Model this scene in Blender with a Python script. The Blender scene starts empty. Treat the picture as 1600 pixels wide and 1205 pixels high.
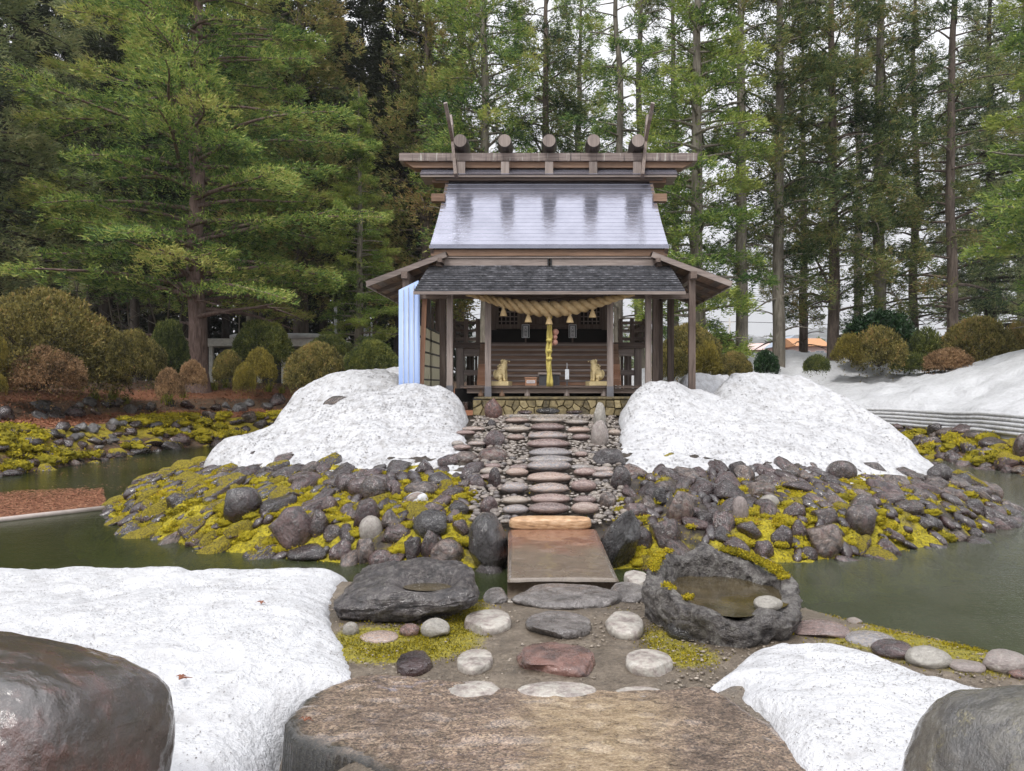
import bpy, math, random, time
import numpy as np
from mathutils import Vector, Matrix, Euler
random.seed(7)
RNG = np.random.default_rng(11)
T0 = time.time()
SC = bpy.context.scene
COL = SC.collection

# ------------------------------------------------------------------ camera
FPX, CX, CY, EYE = 1200.0, 858.0, 602.5, 2.0      # focal length and optical centre in photo pixels, eye height
cam_data = bpy.data.cameras.new('camera')
cam_data.sensor_width = 36.0
cam_data.lens = 36.0 * FPX / 1600.0
cam_data.shift_x = -(CX - 800.0) / 1600.0
cam_data.clip_start = 0.05
cam_data.clip_end = 3000.0
cam = bpy.data.objects.new('camera', cam_data)
cam.location = (0, 0, EYE)
cam.rotation_euler = (math.radians(90), 0, 0)
COL.objects.link(cam)
SC.camera = cam

# ------------------------------------------------------------------ overcast, rainy sky
SUN_EL, SUN_ROT = math.radians(55), math.radians(200)
world = bpy.data.worlds.new('World')
SC.world = world
world.use_nodes = True
wn, wl = world.node_tree.nodes, world.node_tree.links
wn.clear()
w_out = wn.new('ShaderNodeOutputWorld')
w_bg = wn.new('ShaderNodeBackground')
w_sky = wn.new('ShaderNodeTexSky')
w_sky.sky_type = 'NISHITA'
w_sky.sun_disc = False
w_sky.sun_elevation = SUN_EL
w_sky.sun_rotation = SUN_ROT
w_sky.dust_density = 4.0
w_hsv = wn.new('ShaderNodeHueSaturation')
w_hsv.inputs['Saturation'].default_value = 0.25
w_mix = wn.new('ShaderNodeMix')
w_mix.data_type = 'RGBA'
w_mix.inputs[0].default_value = 0.85
w_cl = wn.new('ShaderNodeTexNoise')
w_cl.inputs['Scale'].default_value = 2.2
w_cl.inputs['Detail'].default_value = 5.0
w_rmp = wn.new('ShaderNodeMix')
w_rmp.data_type = 'RGBA'
w_rmp.inputs[6].default_value = (8.4, 8.5, 9.0, 1)
w_rmp.inputs[7].default_value = (10.0, 10.0, 10.3, 1)
wl.new(w_cl.outputs['Fac'], w_rmp.inputs[0])
wl.new(w_sky.outputs[0], w_hsv.inputs['Color'])
wl.new(w_hsv.outputs[0], w_mix.inputs[6])
wl.new(w_rmp.outputs[2], w_mix.inputs[7])
# an overcast sky is brighter overhead than near the horizon (CIE overcast sky, steepened for contrast)
w_geo = wn.new('ShaderNodeTexCoord')
w_sep = wn.new('ShaderNodeSeparateXYZ')
wl.new(w_geo.outputs['Generated'], w_sep.inputs[0])
w_mr = wn.new('ShaderNodeMapRange')
w_mr.inputs['From Min'].default_value = 0.0
w_mr.inputs['From Max'].default_value = 1.0
w_mr.inputs['To Min'].default_value = 0.46
w_mr.inputs['To Max'].default_value = 1.60
wl.new(w_sep.outputs['Z'], w_mr.inputs['Value'])
w_mul = wn.new('ShaderNodeVectorMath')
w_mul.operation = 'SCALE'
wl.new(w_mix.outputs[2], w_mul.inputs[0])
wl.new(w_mr.outputs[0], w_mul.inputs['Scale'])
wl.new(w_mul.outputs[0], w_bg.inputs['Color'])
w_bg.inputs['Strength'].default_value = 0.10
wl.new(w_bg.outputs[0], w_out.inputs['Surface'])

sun_data = bpy.data.lights.new('sun', 'SUN')
sun_data.energy = 1.4
sun_data.angle = math.radians(12)
sun_data.color = (1.0, 0.97, 0.92)
sun = bpy.data.objects.new('sun', sun_data)
sd = Vector((math.sin(SUN_ROT) * math.cos(SUN_EL), math.cos(SUN_ROT) * math.cos(SUN_EL), math.sin(SUN_EL)))
sun.rotation_euler = sd.to_track_quat('Z', 'Y').to_euler()
COL.objects.link(sun)

SC.view_settings.view_transform = 'Standard'
SC.view_settings.look = 'None'
SC.view_settings.exposure = 0.66
SC.view_settings.gamma = 1.0
SC.render.engine = 'CYCLES'
SC.cycles.max_bounces = 8
SC.cycles.transparent_max_bounces = 12
SC.cycles.use_denoising = True

# ------------------------------------------------------------------ helpers
def P(px, py, Y):
    """The point at distance Y that the photograph shows at (px, py)."""
    return Vector(((px - CX) / FPX * Y, Y, EYE - (py - CY) / FPX * Y))

def GP(px, py, z=0.0):
    """The point at height z that the photograph shows at (px, py) below the horizon."""
    Y = (EYE - z) * FPX / (py - CY)
    return Vector(((px - CX) / FPX * Y, Y, z))

def _hash(ix, iy, iz):
    h = (ix.astype(np.int64) * 374761393 + iy.astype(np.int64) * 668265263 + iz.astype(np.int64) * 2147483647 * 3 + 1274126177) & 0xFFFFFFFF
    h = ((h ^ (h >> 13)) * 1274126177) & 0xFFFFFFFF
    h = ((h ^ (h >> 16)) * 2246822519) & 0xFFFFFFFF
    h = h ^ (h >> 15)
    return (h & 0xFFFFFF) / float(0xFFFFFF) * 2.0 - 1.0

def vnoise(p):
    p = np.asarray(p, dtype=np.float64)
    i = np.floor(p).astype(np.int64)
    f = p - i
    f = f * f * f * (f * (f * 6 - 15) + 10)
    r = 0
    for dx in (0, 1):
        wx = f[..., 0] if dx else 1 - f[..., 0]
        for dy in (0, 1):
            wy = f[..., 1] if dy else 1 - f[..., 1]
            for dz in (0, 1):
                wz = f[..., 2] if dz else 1 - f[..., 2]
                r = r + wx * wy * wz * _hash(i[..., 0] + dx, i[..., 1] + dy, i[..., 2] + dz)
    return r

def fbm(p, octaves=4, gain=0.5):
    p = np.asarray(p, dtype=np.float64)
    r, a, s, n = 0, 1.0, 1.0, 0
    for k in range(octaves):
        r = r + a * vnoise(p * s + 17.3 * k)
        n += a
        a *= gain
        s *= 2.03
    return r / n

def xyz(x, y, z=0.0):
    x, y = np.broadcast_arrays(np.asarray(x, float), np.asarray(y, float))
    return np.stack([x, y, np.broadcast_to(z, x.shape).astype(float)], -1)

def smooth(a, b, x):
    t = np.clip((x - a) / (b - a), 0, 1)
    return t * t * (3 - 2 * t)

def tag(o, label=None, cat=None, group=None, kind=None):
    if label: o['label'] = label
    if cat: o['category'] = cat
    if group: o['group'] = group
    if kind: o['kind'] = kind
    return o

def empty(name, loc=(0, 0, 0), parent=None):
    o = bpy.data.objects.new(name, None)
    o.empty_display_size = 0.2
    o.location = loc
    o.parent = parent
    COL.objects.link(o)
    return o

def link(name, me, parent=None, mat=None, world_geo=True):
    """Link a mesh as one object; geometry in world space is kept where it is under a moved parent."""
    o = bpy.data.objects.new(name, me)
    COL.objects.link(o)
    if mat is not None and not me.materials:
        me.materials.append(mat)
    if parent is not None:
        o.parent = parent
        if world_geo:
            o.matrix_parent_inverse = world_matrix(parent).inverted()
    return o

def world_matrix(o):
    m = o.matrix_basis.copy()
    if o.parent is not None:
        m = world_matrix(o.parent) @ o.matrix_parent_inverse @ m
    return m

def mesh_np(name, v, f, smooth_shade=True, attrs=None):
    """Mesh from numpy: v (N,3), f (M,k) with one k."""
    v = np.ascontiguousarray(v, dtype=np.float32)
    f = np.ascontiguousarray(f, dtype=np.int32)
    me = bpy.data.meshes.new(name)
    me.vertices.add(len(v))
    me.vertices.foreach_set('co', v.ravel())
    k = f.shape[1]
    me.loops.add(f.size)
    me.loops.foreach_set('vertex_index', f.ravel())
    me.polygons.add(len(f))
    me.polygons.foreach_set('loop_start', np.arange(0, f.size, k, dtype=np.int32))
    me.polygons.foreach_set('loop_total', np.full(len(f), k, dtype=np.int32))
    me.polygons.foreach_set('use_smooth', np.full(len(f), smooth_shade, dtype=bool))
    for an, av in (attrs or {}).items():
        a = me.attributes.new(an, 'FLOAT', 'POINT')
        a.data.foreach_set('value', np.ascontiguousarray(av, dtype=np.float32).ravel())
    me.update()
    me.validate()
    return me

def grid_faces(nu, nv, wrap_u=False):
    iu = np.arange(nu if wrap_u else nu - 1)
    jv = np.arange(nv - 1)
    I, J = np.meshgrid(iu, jv, indexing='ij')
    a = I * nv + J
    b = ((I + 1) % nu) * nv + J
    return np.stack([a, b, b + 1, a + 1], -1).reshape(-1, 4)

class MB:
    """Collects simple solids, then links them as one mesh object."""
    def __init__(self):
        self.v, self.f = [], []
    def add(self, vs, fs):
        n = len(self.v)
        self.v += [tuple(p) for p in vs]
        self.f += [tuple(i + n for i in q) for q in fs]
        return self
    def box(self, x0, x1, y0, y1, z0, z1):
        return self.add([(x0, y0, z0), (x1, y0, z0), (x1, y1, z0), (x0, y1, z0), (x0, y0, z1), (x1, y0, z1), (x1, y1, z1), (x0, y1, z1)],
                        [(0, 3, 2, 1), (4, 5, 6, 7), (0, 1, 5, 4), (1, 2, 6, 5), (2, 3, 7, 6), (3, 0, 4, 7)])
    def beam(self, a, b, w, h, up=(0, 0, 1)):
        a, b = Vector(a), Vector(b)
        d = (b - a).normalized()
        s = d.cross(Vector(up))
        s = (s if s.length > 1e-5 else d.cross(Vector((0, 1, 0)))).normalized()
        u = s.cross(d)
        vs = [p + s * (i * w / 2) + u * (j * h / 2) for p in (a, b) for (i, j) in ((-1, -1), (1, -1), (1, 1), (-1, 1))]
        return self.add(vs, [(0, 3, 2, 1), (4, 5, 6, 7), (0, 1, 5, 4), (1, 2, 6, 5), (2, 3, 7, 6), (3, 0, 4, 7)])
    def tube(self, pts, r, n=8, cap=True):
        pts = [Vector(p) for p in pts]
        rs = r if hasattr(r, '__len__') else [r] * len(pts)
        base = len(self.v)
        ref = None
        for i, p in enumerate(pts):
            d = (pts[min(i + 1, len(pts) - 1)] - pts[max(i - 1, 0)]).normalized()
            if ref is None:
                ref = d.cross(Vector((0.123, 0.31, 0.94))).normalized()
            s = (ref - d * ref.dot(d)).normalized()
            ref = s
            u = d.cross(s)
            for k in range(n):
                t = 2 * math.pi * k / n
                self.v.append(tuple(p + (s * math.cos(t) + u * math.sin(t)) * rs[i]))
        for i in range(len(pts) - 1):
            for k in range(n):
                a, b = base + i * n + k, base + i * n + (k + 1) % n
                self.f.append((a, b, b + n, a + n))
        if cap:
            self.f.append(tuple(base + k for k in reversed(range(n))))
            self.f.append(tuple(base + (len(pts) - 1) * n + k for k in range(n)))
        return self
    def lathe(self, prof, c, n=12):
        base = len(self.v)
        for (r, z) in prof:
            for k in range(n):
                t = 2 * math.pi * k / n
                self.v.append((c[0] + r * math.cos(t), c[1] + r * math.sin(t), c[2] + z))
        for i in range(len(prof) - 1):
            for k in range(n):
                a, b = base + i * n + k, base + i * n + (k + 1) % n
                self.f.append((a, b, b + n, a + n))
        self.f.append(tuple(base + k for k in reversed(range(n))))
        self.f.append(tuple(base + (len(prof) - 1) * n + k for k in range(n)))
        return self
    def prism(self, poly, y0, y1):
        """poly in x,z extruded along y"""
        n = len(poly)
        vs = [(x, y0, z) for x, z in poly] + [(x, y1, z) for x, z in poly]
        return self.add(vs, [tuple(range(n)), tuple(reversed(range(n, 2 * n)))] + [(i, i + n, (i + 1) % n + n, (i + 1) % n) for i in range(n)])
    def mesh(self, name, smooth_shade=False):
        me = bpy.data.meshes.new(name)
        me.from_pydata(self.v, [], self.f)
        if smooth_shade:
            me.polygons.foreach_set('use_smooth', np.ones(len(me.polygons), dtype=bool))
        me.update()
        return me
    def build(self, name, mat, parent=None, smooth_shade=False):
        return link(name, self.mesh(name, smooth_shade), parent, mat)

# ------------------------------------------------------------------ materials
class N:
    """Small wrapper round a material's node tree."""
    def __init__(self, name):
        self.m = bpy.data.materials.new(name)
        self.m.use_nodes = True
        self.t = self.m.node_tree
        self.t.nodes.clear()
        self.out = self.t.nodes.new('ShaderNodeOutputMaterial')
    def n(self, typ, **kw):
        nd = self.t.nodes.new(typ)
        for k, v in kw.items():
            setattr(nd, k, v)
        return nd
    def set(self, sock, v):
        if hasattr(v, 'links') or isinstance(v, bpy.types.NodeSocket):
            self.t.links.new(v, sock)
        else:
            if sock.type == 'RGBA' and len(v) == 3:
                v = (*v, 1)
            sock.default_value = v
    def coord(self, which='Object', scale=(1, 1, 1), offset_random=False):
        tc = self.n('ShaderNodeTexCoord')
        mp = self.n('ShaderNodeMapping')
        self.t.links.new(tc.outputs[which], mp.inputs['Vector'])
        mp.inputs['Scale'].default_value = scale
        if offset_random:
            oi = self.n('ShaderNodeObjectInfo')
            m = self.n('ShaderNodeMath', operation='MULTIPLY')
            self.t.links.new(oi.outputs['Random'], m.inputs[0])
            m.inputs[1].default_value = 40.0
            self.t.links.new(m.outputs[0], mp.inputs['Location'])
        return mp.outputs[0]
    def noise(self, vec, scale, detail=4.0, rough=0.55, dist=0.0):
        nd = self.n('ShaderNodeTexNoise')
        self.set(nd.inputs['Vector'], vec)
        nd.inputs['Scale'].default_value = scale
        nd.inputs['Detail'].default_value = detail
        nd.inputs['Roughness'].default_value = rough
        nd.inputs['Distortion'].default_value = dist
        return nd.outputs['Fac']
    def voronoi(self, vec, scale, feature='F1', out='Distance', rand=1.0):
        nd = self.n('ShaderNodeTexVoronoi', feature=feature)
        self.set(nd.inputs['Vector'], vec)
        nd.inputs['Scale'].default_value = scale
        nd.inputs['Randomness'].default_value = rand
        return nd.outputs[out]
    def ramp(self, fac, stops, interp='LINEAR'):
        nd = self.n('ShaderNodeValToRGB')
        nd.color_ramp.interpolation = interp
        el = nd.color_ramp.elements
        while len(el) < len(stops):
            el.new(0.5)
        for e, (p, c) in zip(el, stops):
            e.position = p
            e.color = (c, c, c, 1) if not hasattr(c, '__len__') else (*c[:3], 1)
        self.set(nd.inputs['Fac'], fac)
        return nd.outputs['Color']
    def math(self, op, a, b=0.0, clamp=False):
        nd = self.n('ShaderNodeMath', operation=op, use_clamp=clamp)
        self.set(nd.inputs[0], a)
        self.set(nd.inputs[1], b)
        return nd.outputs[0]
    def mix(self, fac, a, b, mode='MIX'):
        nd = self.n('ShaderNodeMix', data_type='RGBA', blend_type=mode)
        self.set(nd.inputs[0], fac)
        self.set(nd.inputs[6], a)
        self.set(nd.inputs[7], b)
        return nd.outputs[2]
    def attr(self, name):
        return self.n('ShaderNodeAttribute', attribute_name=name).outputs['Fac']
    def rand(self):
        return self.n('ShaderNodeObjectInfo').outputs['Random']
    def upness(self):
        g = self.n('ShaderNodeNewGeometry')
        s = self.n('ShaderNodeSeparateXYZ')
        self.t.links.new(g.outputs['Normal'], s.inputs[0])
        return s.outputs['Z']
    def worldpos(self):
        return self.n('ShaderNodeNewGeometry').outputs['Position']
    def bump(self, h, strength=0.5, dist=0.02, normal=None):
        nd = self.n('ShaderNodeBump')
        nd.inputs['Strength'].default_value = strength
        nd.inputs['Distance'].default_value = dist
        self.set(nd.inputs['Height'], h)
        if normal is not None:
            self.set(nd.inputs['Normal'], normal)
        return nd.outputs[0]
    def bsdf(self, color, rough=0.6, normal=None, spec=0.5, metallic=0.0, coat=None, coat_rough=0.1, **kw):
        b = self.n('ShaderNodeBsdfPrincipled')
        self.set(b.inputs['Base Color'], color)
        self.set(b.inputs['Roughness'], rough)
        self.set(b.inputs['Specular IOR Level'], spec)
        self.set(b.inputs['Metallic'], metallic)
        if coat is not None:
            self.set(b.inputs['Coat Weight'], coat)
            self.set(b.inputs['Coat Roughness'], coat_rough)
        for k, v in kw.items():
            self.set(b.inputs[k], v)
        if normal is not None:
            self.set(b.inputs['Normal'], normal)
        self.t.links.new(b.outputs[0], self.out.inputs['Surface'])
        return b

def rock_material(name, stops, moss=0.0, gloss=(0.12, 0.5), speck=0.25, scale=1.0, bump=0.5, moss_col=None, coords='Object', film_w=0.85, uniq=False, wetd=0.78):
    m = N(name)
    v = m.coord(coords, offset_random=(coords == 'Object'))
    a = m.noise(v, 3.0 * scale, 6, 0.62, 0.4)
    b = m.noise(v, 14.0 * scale, 5, 0.65)
    fac = m.math('ADD', m.math('MULTIPLY', m.rand(), 0.85), m.math('MULTIPLY', m.math('SUBTRACT', a, 0.42), 0.8), True)
    if uniq:
        fac = m.math('MULTIPLY', m.math('SUBTRACT', m.math('ADD', m.math('MULTIPLY', a, 0.6), m.math('MULTIPLY', m.noise(v, 9.0 * scale, 5, 0.7), 0.4)), 0.34), 3.0, True)
    col = m.ramp(fac, stops)
    wetp = m.ramp(m.noise(v, 1.7 * scale, 6, 0.68, 0.6), [(0.40, 1.0), (0.56, 0.0)])
    col = m.mix(m.math('MULTIPLY', wetp, 0.30 if uniq else wetd), col, (0.016, 0.012, 0.013))
    col = m.mix(m.math('MULTIPLY', b, 0.75), col, m.mix(0.7, col, (0.012, 0.010, 0.011), 'MIX'))
    if speck > 0:
        s = m.voronoi(v, 60 * scale)
        sp = m.ramp(s, [(0.0, 1.0), (0.22, 1.0), (0.3, 0.0), (1.0, 0.0)])
        lich = m.ramp(m.noise(v, 5.0 * scale, 5, 0.7), [(0.5, 0.0), (0.62, 1.0)])
        col = m.mix(m.math('MULTIPLY', m.math('MULTIPLY', sp, lich), speck), col, (0.42, 0.42, 0.38))
    wet = m.ramp(m.noise(v, 4.0 * scale, 4, 0.6), [(0.35, gloss[0]), (0.68, gloss[1])])
    c = m.noise(v, 45.0 * scale, 3, 0.7)
    h = m.math('ADD', m.math('ADD', m.math('MULTIPLY', a, 1.0), m.math('MULTIPLY', b, 0.5)), m.math('MULTIPLY', c, 0.16))
    nrm = m.bump(h, bump, 0.12)
    if moss > 0:
        up = m.upness()
        mn = m.noise(v, 4.5, 5, 0.62)
        mk = m.math('ADD', m.math('MULTIPLY', up, 0.55), m.math('ADD', mn, m.math('MULTIPLY', m.rand(), 0.5)))
        mk = m.ramp(mk, [(1.34 - moss * 0.7 - 0.03, 0.0), (1.34 - moss * 0.7 + 0.05, 1.0)])
        mc = m.ramp(m.noise(m.worldpos(), 34, 4, 0.75), [(0.34, (0.07, 0.06, 0.010)), (0.46, (0.26, 0.21, 0.014)), (0.56, (0.48, 0.375, 0.02)), (0.72, (0.62, 0.48, 0.03))])
        col = m.mix(mk, col, mc)
        wet = m.mix(mk, wet, (0.9, 0.9, 0.9))
        fz = m.bump(m.noise(v, 90, 3, 0.7), 0.9, 0.03, nrm)
        mxn = m.n('ShaderNodeMix', data_type='VECTOR')
        m.set(mxn.inputs[0], mk); m.set(mxn.inputs[4], nrm); m.set(mxn.inputs[5], fz)
        nrm = mxn.outputs[1]
    film = m.ramp(m.noise(v, 2.2, 4, 0.6), [(0.3, 0.15), (0.62, film_w)])
    if moss > 0:
        film = m.mix(mk, film, (0, 0, 0))
    m.bsdf(col, wet, nrm, 0.5, coat=film, coat_rough=0.05, **{'Coat IOR': 1.6, 'Coat Normal': m.bump(a, 0.35, 0.12)})
    return m.m

PURPLE = [(0.0, (0.008, 0.004, 0.004)), (0.22, (0.034, 0.014, 0.014)), (0.42, (0.078, 0.036, 0.036)), (0.56, (0.155, 0.092, 0.086)), (0.68, (0.036, 0.020, 0.018)), (0.86, (0.22, 0.16, 0.13)), (1.0, (0.105, 0.026, 0.020))]
PALE = [(0.0, (0.16, 0.12, 0.11)), (0.35, (0.33, 0.27, 0.25)), (0.6, (0.45, 0.42, 0.37)), (0.8, (0.33, 0.31, 0.27)), (1.0, (0.30, 0.17, 0.14))]
M = {}
M['wet_stone'] = rock_material('wet_stone', PURPLE, 0.0, (0.10, 0.42), 0.14)
M['mossy_stone'] = rock_material('mossy_stone', PURPLE, 0.36, (0.10, 0.45), 0.2)
M['dark_boulder'] = rock_material('dark_boulder', [(0.0, (0.008, 0.007, 0.007)), (0.45, (0.022, 0.018, 0.019)), (0.7, (0.075, 0.058, 0.06)), (1.0, (0.035, 0.026, 0.026))], 0.0, (0.12, 0.4), 0.35, 1.2, 0.6)
M['pale_stone'] = rock_material('pale_stone', PALE, 0.0, (0.3, 0.6), 0.5, 2.0, 0.4, film_w=0.5, wetd=0.3)
M['step_stone'] = rock_material('step_stone', [(0.0, (0.17, 0.125, 0.115)), (0.25, (0.34, 0.23, 0.205)), (0.5, (0.47, 0.39, 0.31)), (0.7, (0.24, 0.24, 0.265)), (0.85, (0.48, 0.36, 0.29)), (1.0, (0.40, 0.27, 0.22))], 0.0, (0.14, 0.4), 0.3, 2.0, 0.3, film_w=0.7, wetd=0.25)
M['cobble'] = rock_material('cobble', [(0.0, (0.06, 0.05, 0.05)), (0.4, (0.20, 0.165, 0.145)), (0.7, (0.34, 0.29, 0.24)), (1.0, (0.24, 0.17, 0.15))], 0.0, (0.18, 0.5), 0.15, 2.0, 0.25, wetd=0.35)
M['basin_rock'] = rock_material('basin_rock', [(0.0, (0.02, 0.018, 0.018)), (0.3, (0.12, 0.105, 0.10)), (0.5, (0.25, 0.225, 0.21)), (0.75, (0.42, 0.40, 0.37)), (1.0, (0.30, 0.27, 0.22))], 0.0, (0.45, 0.8), 0.7, 4.0, 1.0, film_w=0.3, uniq=True)
M['dark_basin_rock'] = rock_material('dark_basin_rock', [(0.0, (0.012, 0.010, 0.011)), (0.3, (0.06, 0.048, 0.05)), (0.55, (0.16, 0.135, 0.13)), (0.8, (0.30, 0.27, 0.25)), (1.0, (0.12, 0.10, 0.10))], 0.0, (0.35, 0.7), 0.6, 4.0, 1.0, film_w=0.6, uniq=True)
M['pale_flat'] = rock_material('pale_flat', [(0.0, (0.20, 0.16, 0.14)), (0.3, (0.40, 0.34, 0.31)), (0.6, (0.56, 0.52, 0.46)), (1.0, (0.66, 0.63, 0.58))], 0.0, (0.3, 0.6), 0.6, 3.0, 0.3, film_w=0.5, uniq=True)
M['grey_flat'] = rock_material('grey_flat', [(0.0, (0.04, 0.035, 0.035)), (0.35, (0.17, 0.15, 0.14)), (0.65, (0.32, 0.29, 0.28)), (1.0, (0.45, 0.42, 0.40))], 0.0, (0.15, 0.45), 0.4, 2.0, 0.8, film_w=0.7, uniq=True)
M['very_mossy_stone'] = rock_material('very_mossy_stone', PURPLE, 0.46, (0.10, 0.45), 0.2)
M['red_stone'] = rock_material('red_stone', [(0.0, (0.13, 0.06, 0.05)), (0.5, (0.24, 0.11, 0.085)), (1.0, (0.30, 0.18, 0.15))], 0.0, (0.15, 0.5), 0.25, 1.6, 0.5)
M['wall_stone'] = rock_material('wall_stone', [(0.0, (0.05, 0.045, 0.045)), (0.4, (0.13, 0.12, 0.12)), (0.75, (0.25, 0.24, 0.235)), (1.0, (0.15, 0.11, 0.09))], 0.1, (0.25, 0.6), 0.2, 1.4, 0.5)
# ------------------------------------------------------------------ terrain shape
WATER_Z = -0.4
ISL = (0.2, 18.5, 9.4, 8.4, 2.1)
POND = (-14.4, 12.7, 33.0, 5.0)

def s_island(x, y):
    dx, dy = x - ISL[0], y - ISL[1]
    d = np.sqrt(dx * dx + dy * dy) + 1e-6
    rho = (np.abs(dx / ISL[2]) ** ISL[4] + np.abs(dy / ISL[3]) ** ISL[4]) ** (1 / ISL[4]) + 1e-6
    return d / rho - d
def s_bank(x, y):
    x0, x1, yb, r = POND
    cx, hx = (x0 + x1) / 2, (x1 - x0) / 2
    qx = np.abs(x - cx) - (hx - r)
    qy = y - (yb - r)
    return np.minimum(np.maximum(qx, qy), 0) + np.sqrt(np.maximum(qx, 0) ** 2 + np.maximum(qy, 0) ** 2) - r
SHX = [-20, -2.5, -1.2, -0.6, 1.0, 2.2, 2.64, 2.9, 3.4, 4.1, 5.0, 8.0, 20.0]
SHY = [9.0, 8.9, 8.4, 7.95, 8.0, 8.6, 8.3, 7.9, 7.45, 6.6, 5.5, 3.0, 2.0]
def s_near(x, y):
    return np.interp(x, SHX, SHY) - y
def G(x, y):
    x, y = np.asarray(x, float), np.asarray(y, float)
    si, sb, sn = s_island(x, y), s_bank(x, y), s_near(x, y)
    zi = np.interp(si, [-5, -0.5, 0, 0.5, 7, 9, 50], [-1.3, -0.75, -0.4, -0.02, 1.25, 1.3, 1.3])
    zl = np.interp(sb, [-6, -0.5, 0, 1.5, 3.5, 4.2, 9, 20, 60], [-1.3, -0.75, -0.4, 0.6, 0.85, 1.3, 2.1, 2.3, 2.3])
    zr = np.interp(sb, [-6, -0.5, 0, 1.5, 3.5, 9, 20, 60], [-1.3, -0.75, -0.4, 0.3, 0.5, 1.5, 2.2, 2.3])
    w = smooth(-2, 4, x)
    zb = zl * (1 - w) + zr * w
    zn = np.where(x > 1.8, np.interp(sn, [-4, -0.5, 0, 0.6, 1.8, 9], [-1.2, -0.65, -0.4, -0.25, -0.02, 0]),
                  np.interp(sn, [-4, -0.4, 0, 0.5, 0.9, 9], [-1.2, -0.8, -0.4, -0.12, 0, 0]))
    zn = zn - 0.35 * smooth(-1.0, -1.5, x) * smooth(5.2, 4.2, y)
    return np.maximum(np.maximum(zi, zb), zn)
def g1(x, y):
    return float(G(np.array([x]), np.array([y]))[0])
def ground_hit(px, py, y0=4.0, y1=60.0):
    """First point of the terrain that the photograph shows at (px, py)."""
    Y = np.linspace(y0, y1, 3000)
    X = (px - CX) / FPX * Y
    Z = EYE - (py - CY) / FPX * Y
    below = np.where(Z <= G(X, Y))[0]
    i = below[0] if len(below) else len(Y) - 1
    return float(X[i]), float(Y[i]), float(Z[i])

def axis_coords(lo, hi, step, far_lo, far_hi, grow=1.22):
    c = list(np.arange(lo, hi + 1e-6, step))
    d = step
    while c[-1] < far_hi:
        d *= grow
        c.append(c[-1] + d)
    d = step
    while c[0] > far_lo:
        d *= grow
        c.insert(0, c[0] - d)
    return np.array(c)

m = N('bank_soil')
v = m.worldpos()
nz = m.noise(v, 1.3, 5, 0.6)
nz2 = m.noise(v, 9.0, 5, 0.7)
col = m.ramp(nz2, [(0.25, (0.035, 0.028, 0.022)), (0.5, (0.10, 0.065, 0.040)), (0.62, (0.17, 0.085, 0.045)), (0.8, (0.085, 0.07, 0.03))])
mos = m.ramp(m.math('MULTIPLY', m.attr('moss'), m.math('ADD', nz, 0.45)), [(0.42, 0.0), (0.55, 1.0)])
col = m.mix(mos, col, m.ramp(nz2, [(0.3, (0.12, 0.10, 0.015)), (0.6, (0.34, 0.27, 0.02))]))
lit = m.ramp(m.math('MULTIPLY', m.attr('litter'), m.math('ADD', nz, 0.5)), [(0.40, 0.0), (0.55, 1.0)])
col = m.mix(lit, col, m.ramp(m.noise(v, 16, 4, 0.7), [(0.3, (0.11, 0.045, 0.025)), (0.55, (0.27, 0.11, 0.055)), (0.75, (0.36, 0.19, 0.10))]))
m.bsdf(col, 0.75, m.bump(nz2, 0.8, 0.08), 0.4)
M['bank_soil'] = m.m

gx = axis_coords(-18, 16, 0.17, -900, 900)
gy = axis_coords(2, 38, 0.17, -60, 1500)
GX, GY = np.meshgrid(gx, gy, indexing='ij')
GZ = G(GX, GY) + 0.05 * fbm(xyz(GX * 0.9, GY * 0.9), 3) * smooth(0.0, 1.5, s_bank(GX, GY))
GZ = GZ - 0.10 * (s_island(GX, GY) > -0.5) - 0.06 * ((s_near(GX, GY) > -0.3) & (GX > -3.2) & (GX < 5.5))
sbk = s_bank(GX, GY)
lit_a = np.exp(-((sbk - 2.7) / 1.0) ** 2) * (GX < 2) + 0.55 * smooth(3.8, 5.0, sbk) * smooth(9.5, 6.5, sbk)
mos_a = np.exp(-((sbk - 1.2) / 0.7) ** 2) * 0.9
link('ground', mesh_np('ground', np.stack([GX, GY, GZ], -1).reshape(-1, 3), grid_faces(len(gx), len(gy)), True,
     {'litter': lit_a, 'moss': mos_a}), None, M['bank_soil'])['kind'] = 'structure'

# ------------------------------------------------------------------ pond water
m = N('pond_water')
v = m.worldpos()
mp = m.n('ShaderNodeMapping')
m.set(mp.inputs['Vector'], v)
mp.inputs['Scale'].default_value = (1.0, 2.6, 1.0)
h1 = m.noise(mp.outputs[0], 2.0, 3, 0.5)
h2 = m.noise(mp.outputs[0], 9.0, 3, 0.6)
h3 = m.noise(v, 34.0, 2, 0.5)
h = m.math('ADD', m.math('ADD', m.math('MULTIPLY', h1, 0.35), m.math('MULTIPLY', h2, 0.30)), m.math('MULTIPLY', h3, 0.26))
nrm = m.bump(h, 0.22, 0.05)
tr = m.n('ShaderNodeBsdfTransparent')
tr.inputs[0].default_value = (0.42, 0.50, 0.30, 1)
df = m.n('ShaderNodeBsdfDiffuse')
sx_ = m.n('ShaderNodeSeparateXYZ'); m.set(sx_.inputs[0], v)
sky_pale = m.ramp(m.math('ADD', m.math('MULTIPLY', sx_.outputs[0], 0.10), m.math('MULTIPLY', m.noise(v, 0.3, 4, 0.6), 0.5)), [(0.35, 0.0), (0.95, 1.0)])  # paler toward the right; sky reflection put into the water's colour
m.set(df.inputs[0], m.mix(sky_pale, m.ramp(m.noise(v, 0.35, 3, 0.5), [(0.35, (0.026, 0.036, 0.012)), (0.65, (0.052, 0.062, 0.028))]), m.ramp(m.noise(v, 0.8, 4, 0.6), [(0.3, (0.085, 0.092, 0.066)), (0.7, (0.14, 0.145, 0.115))])))
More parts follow.
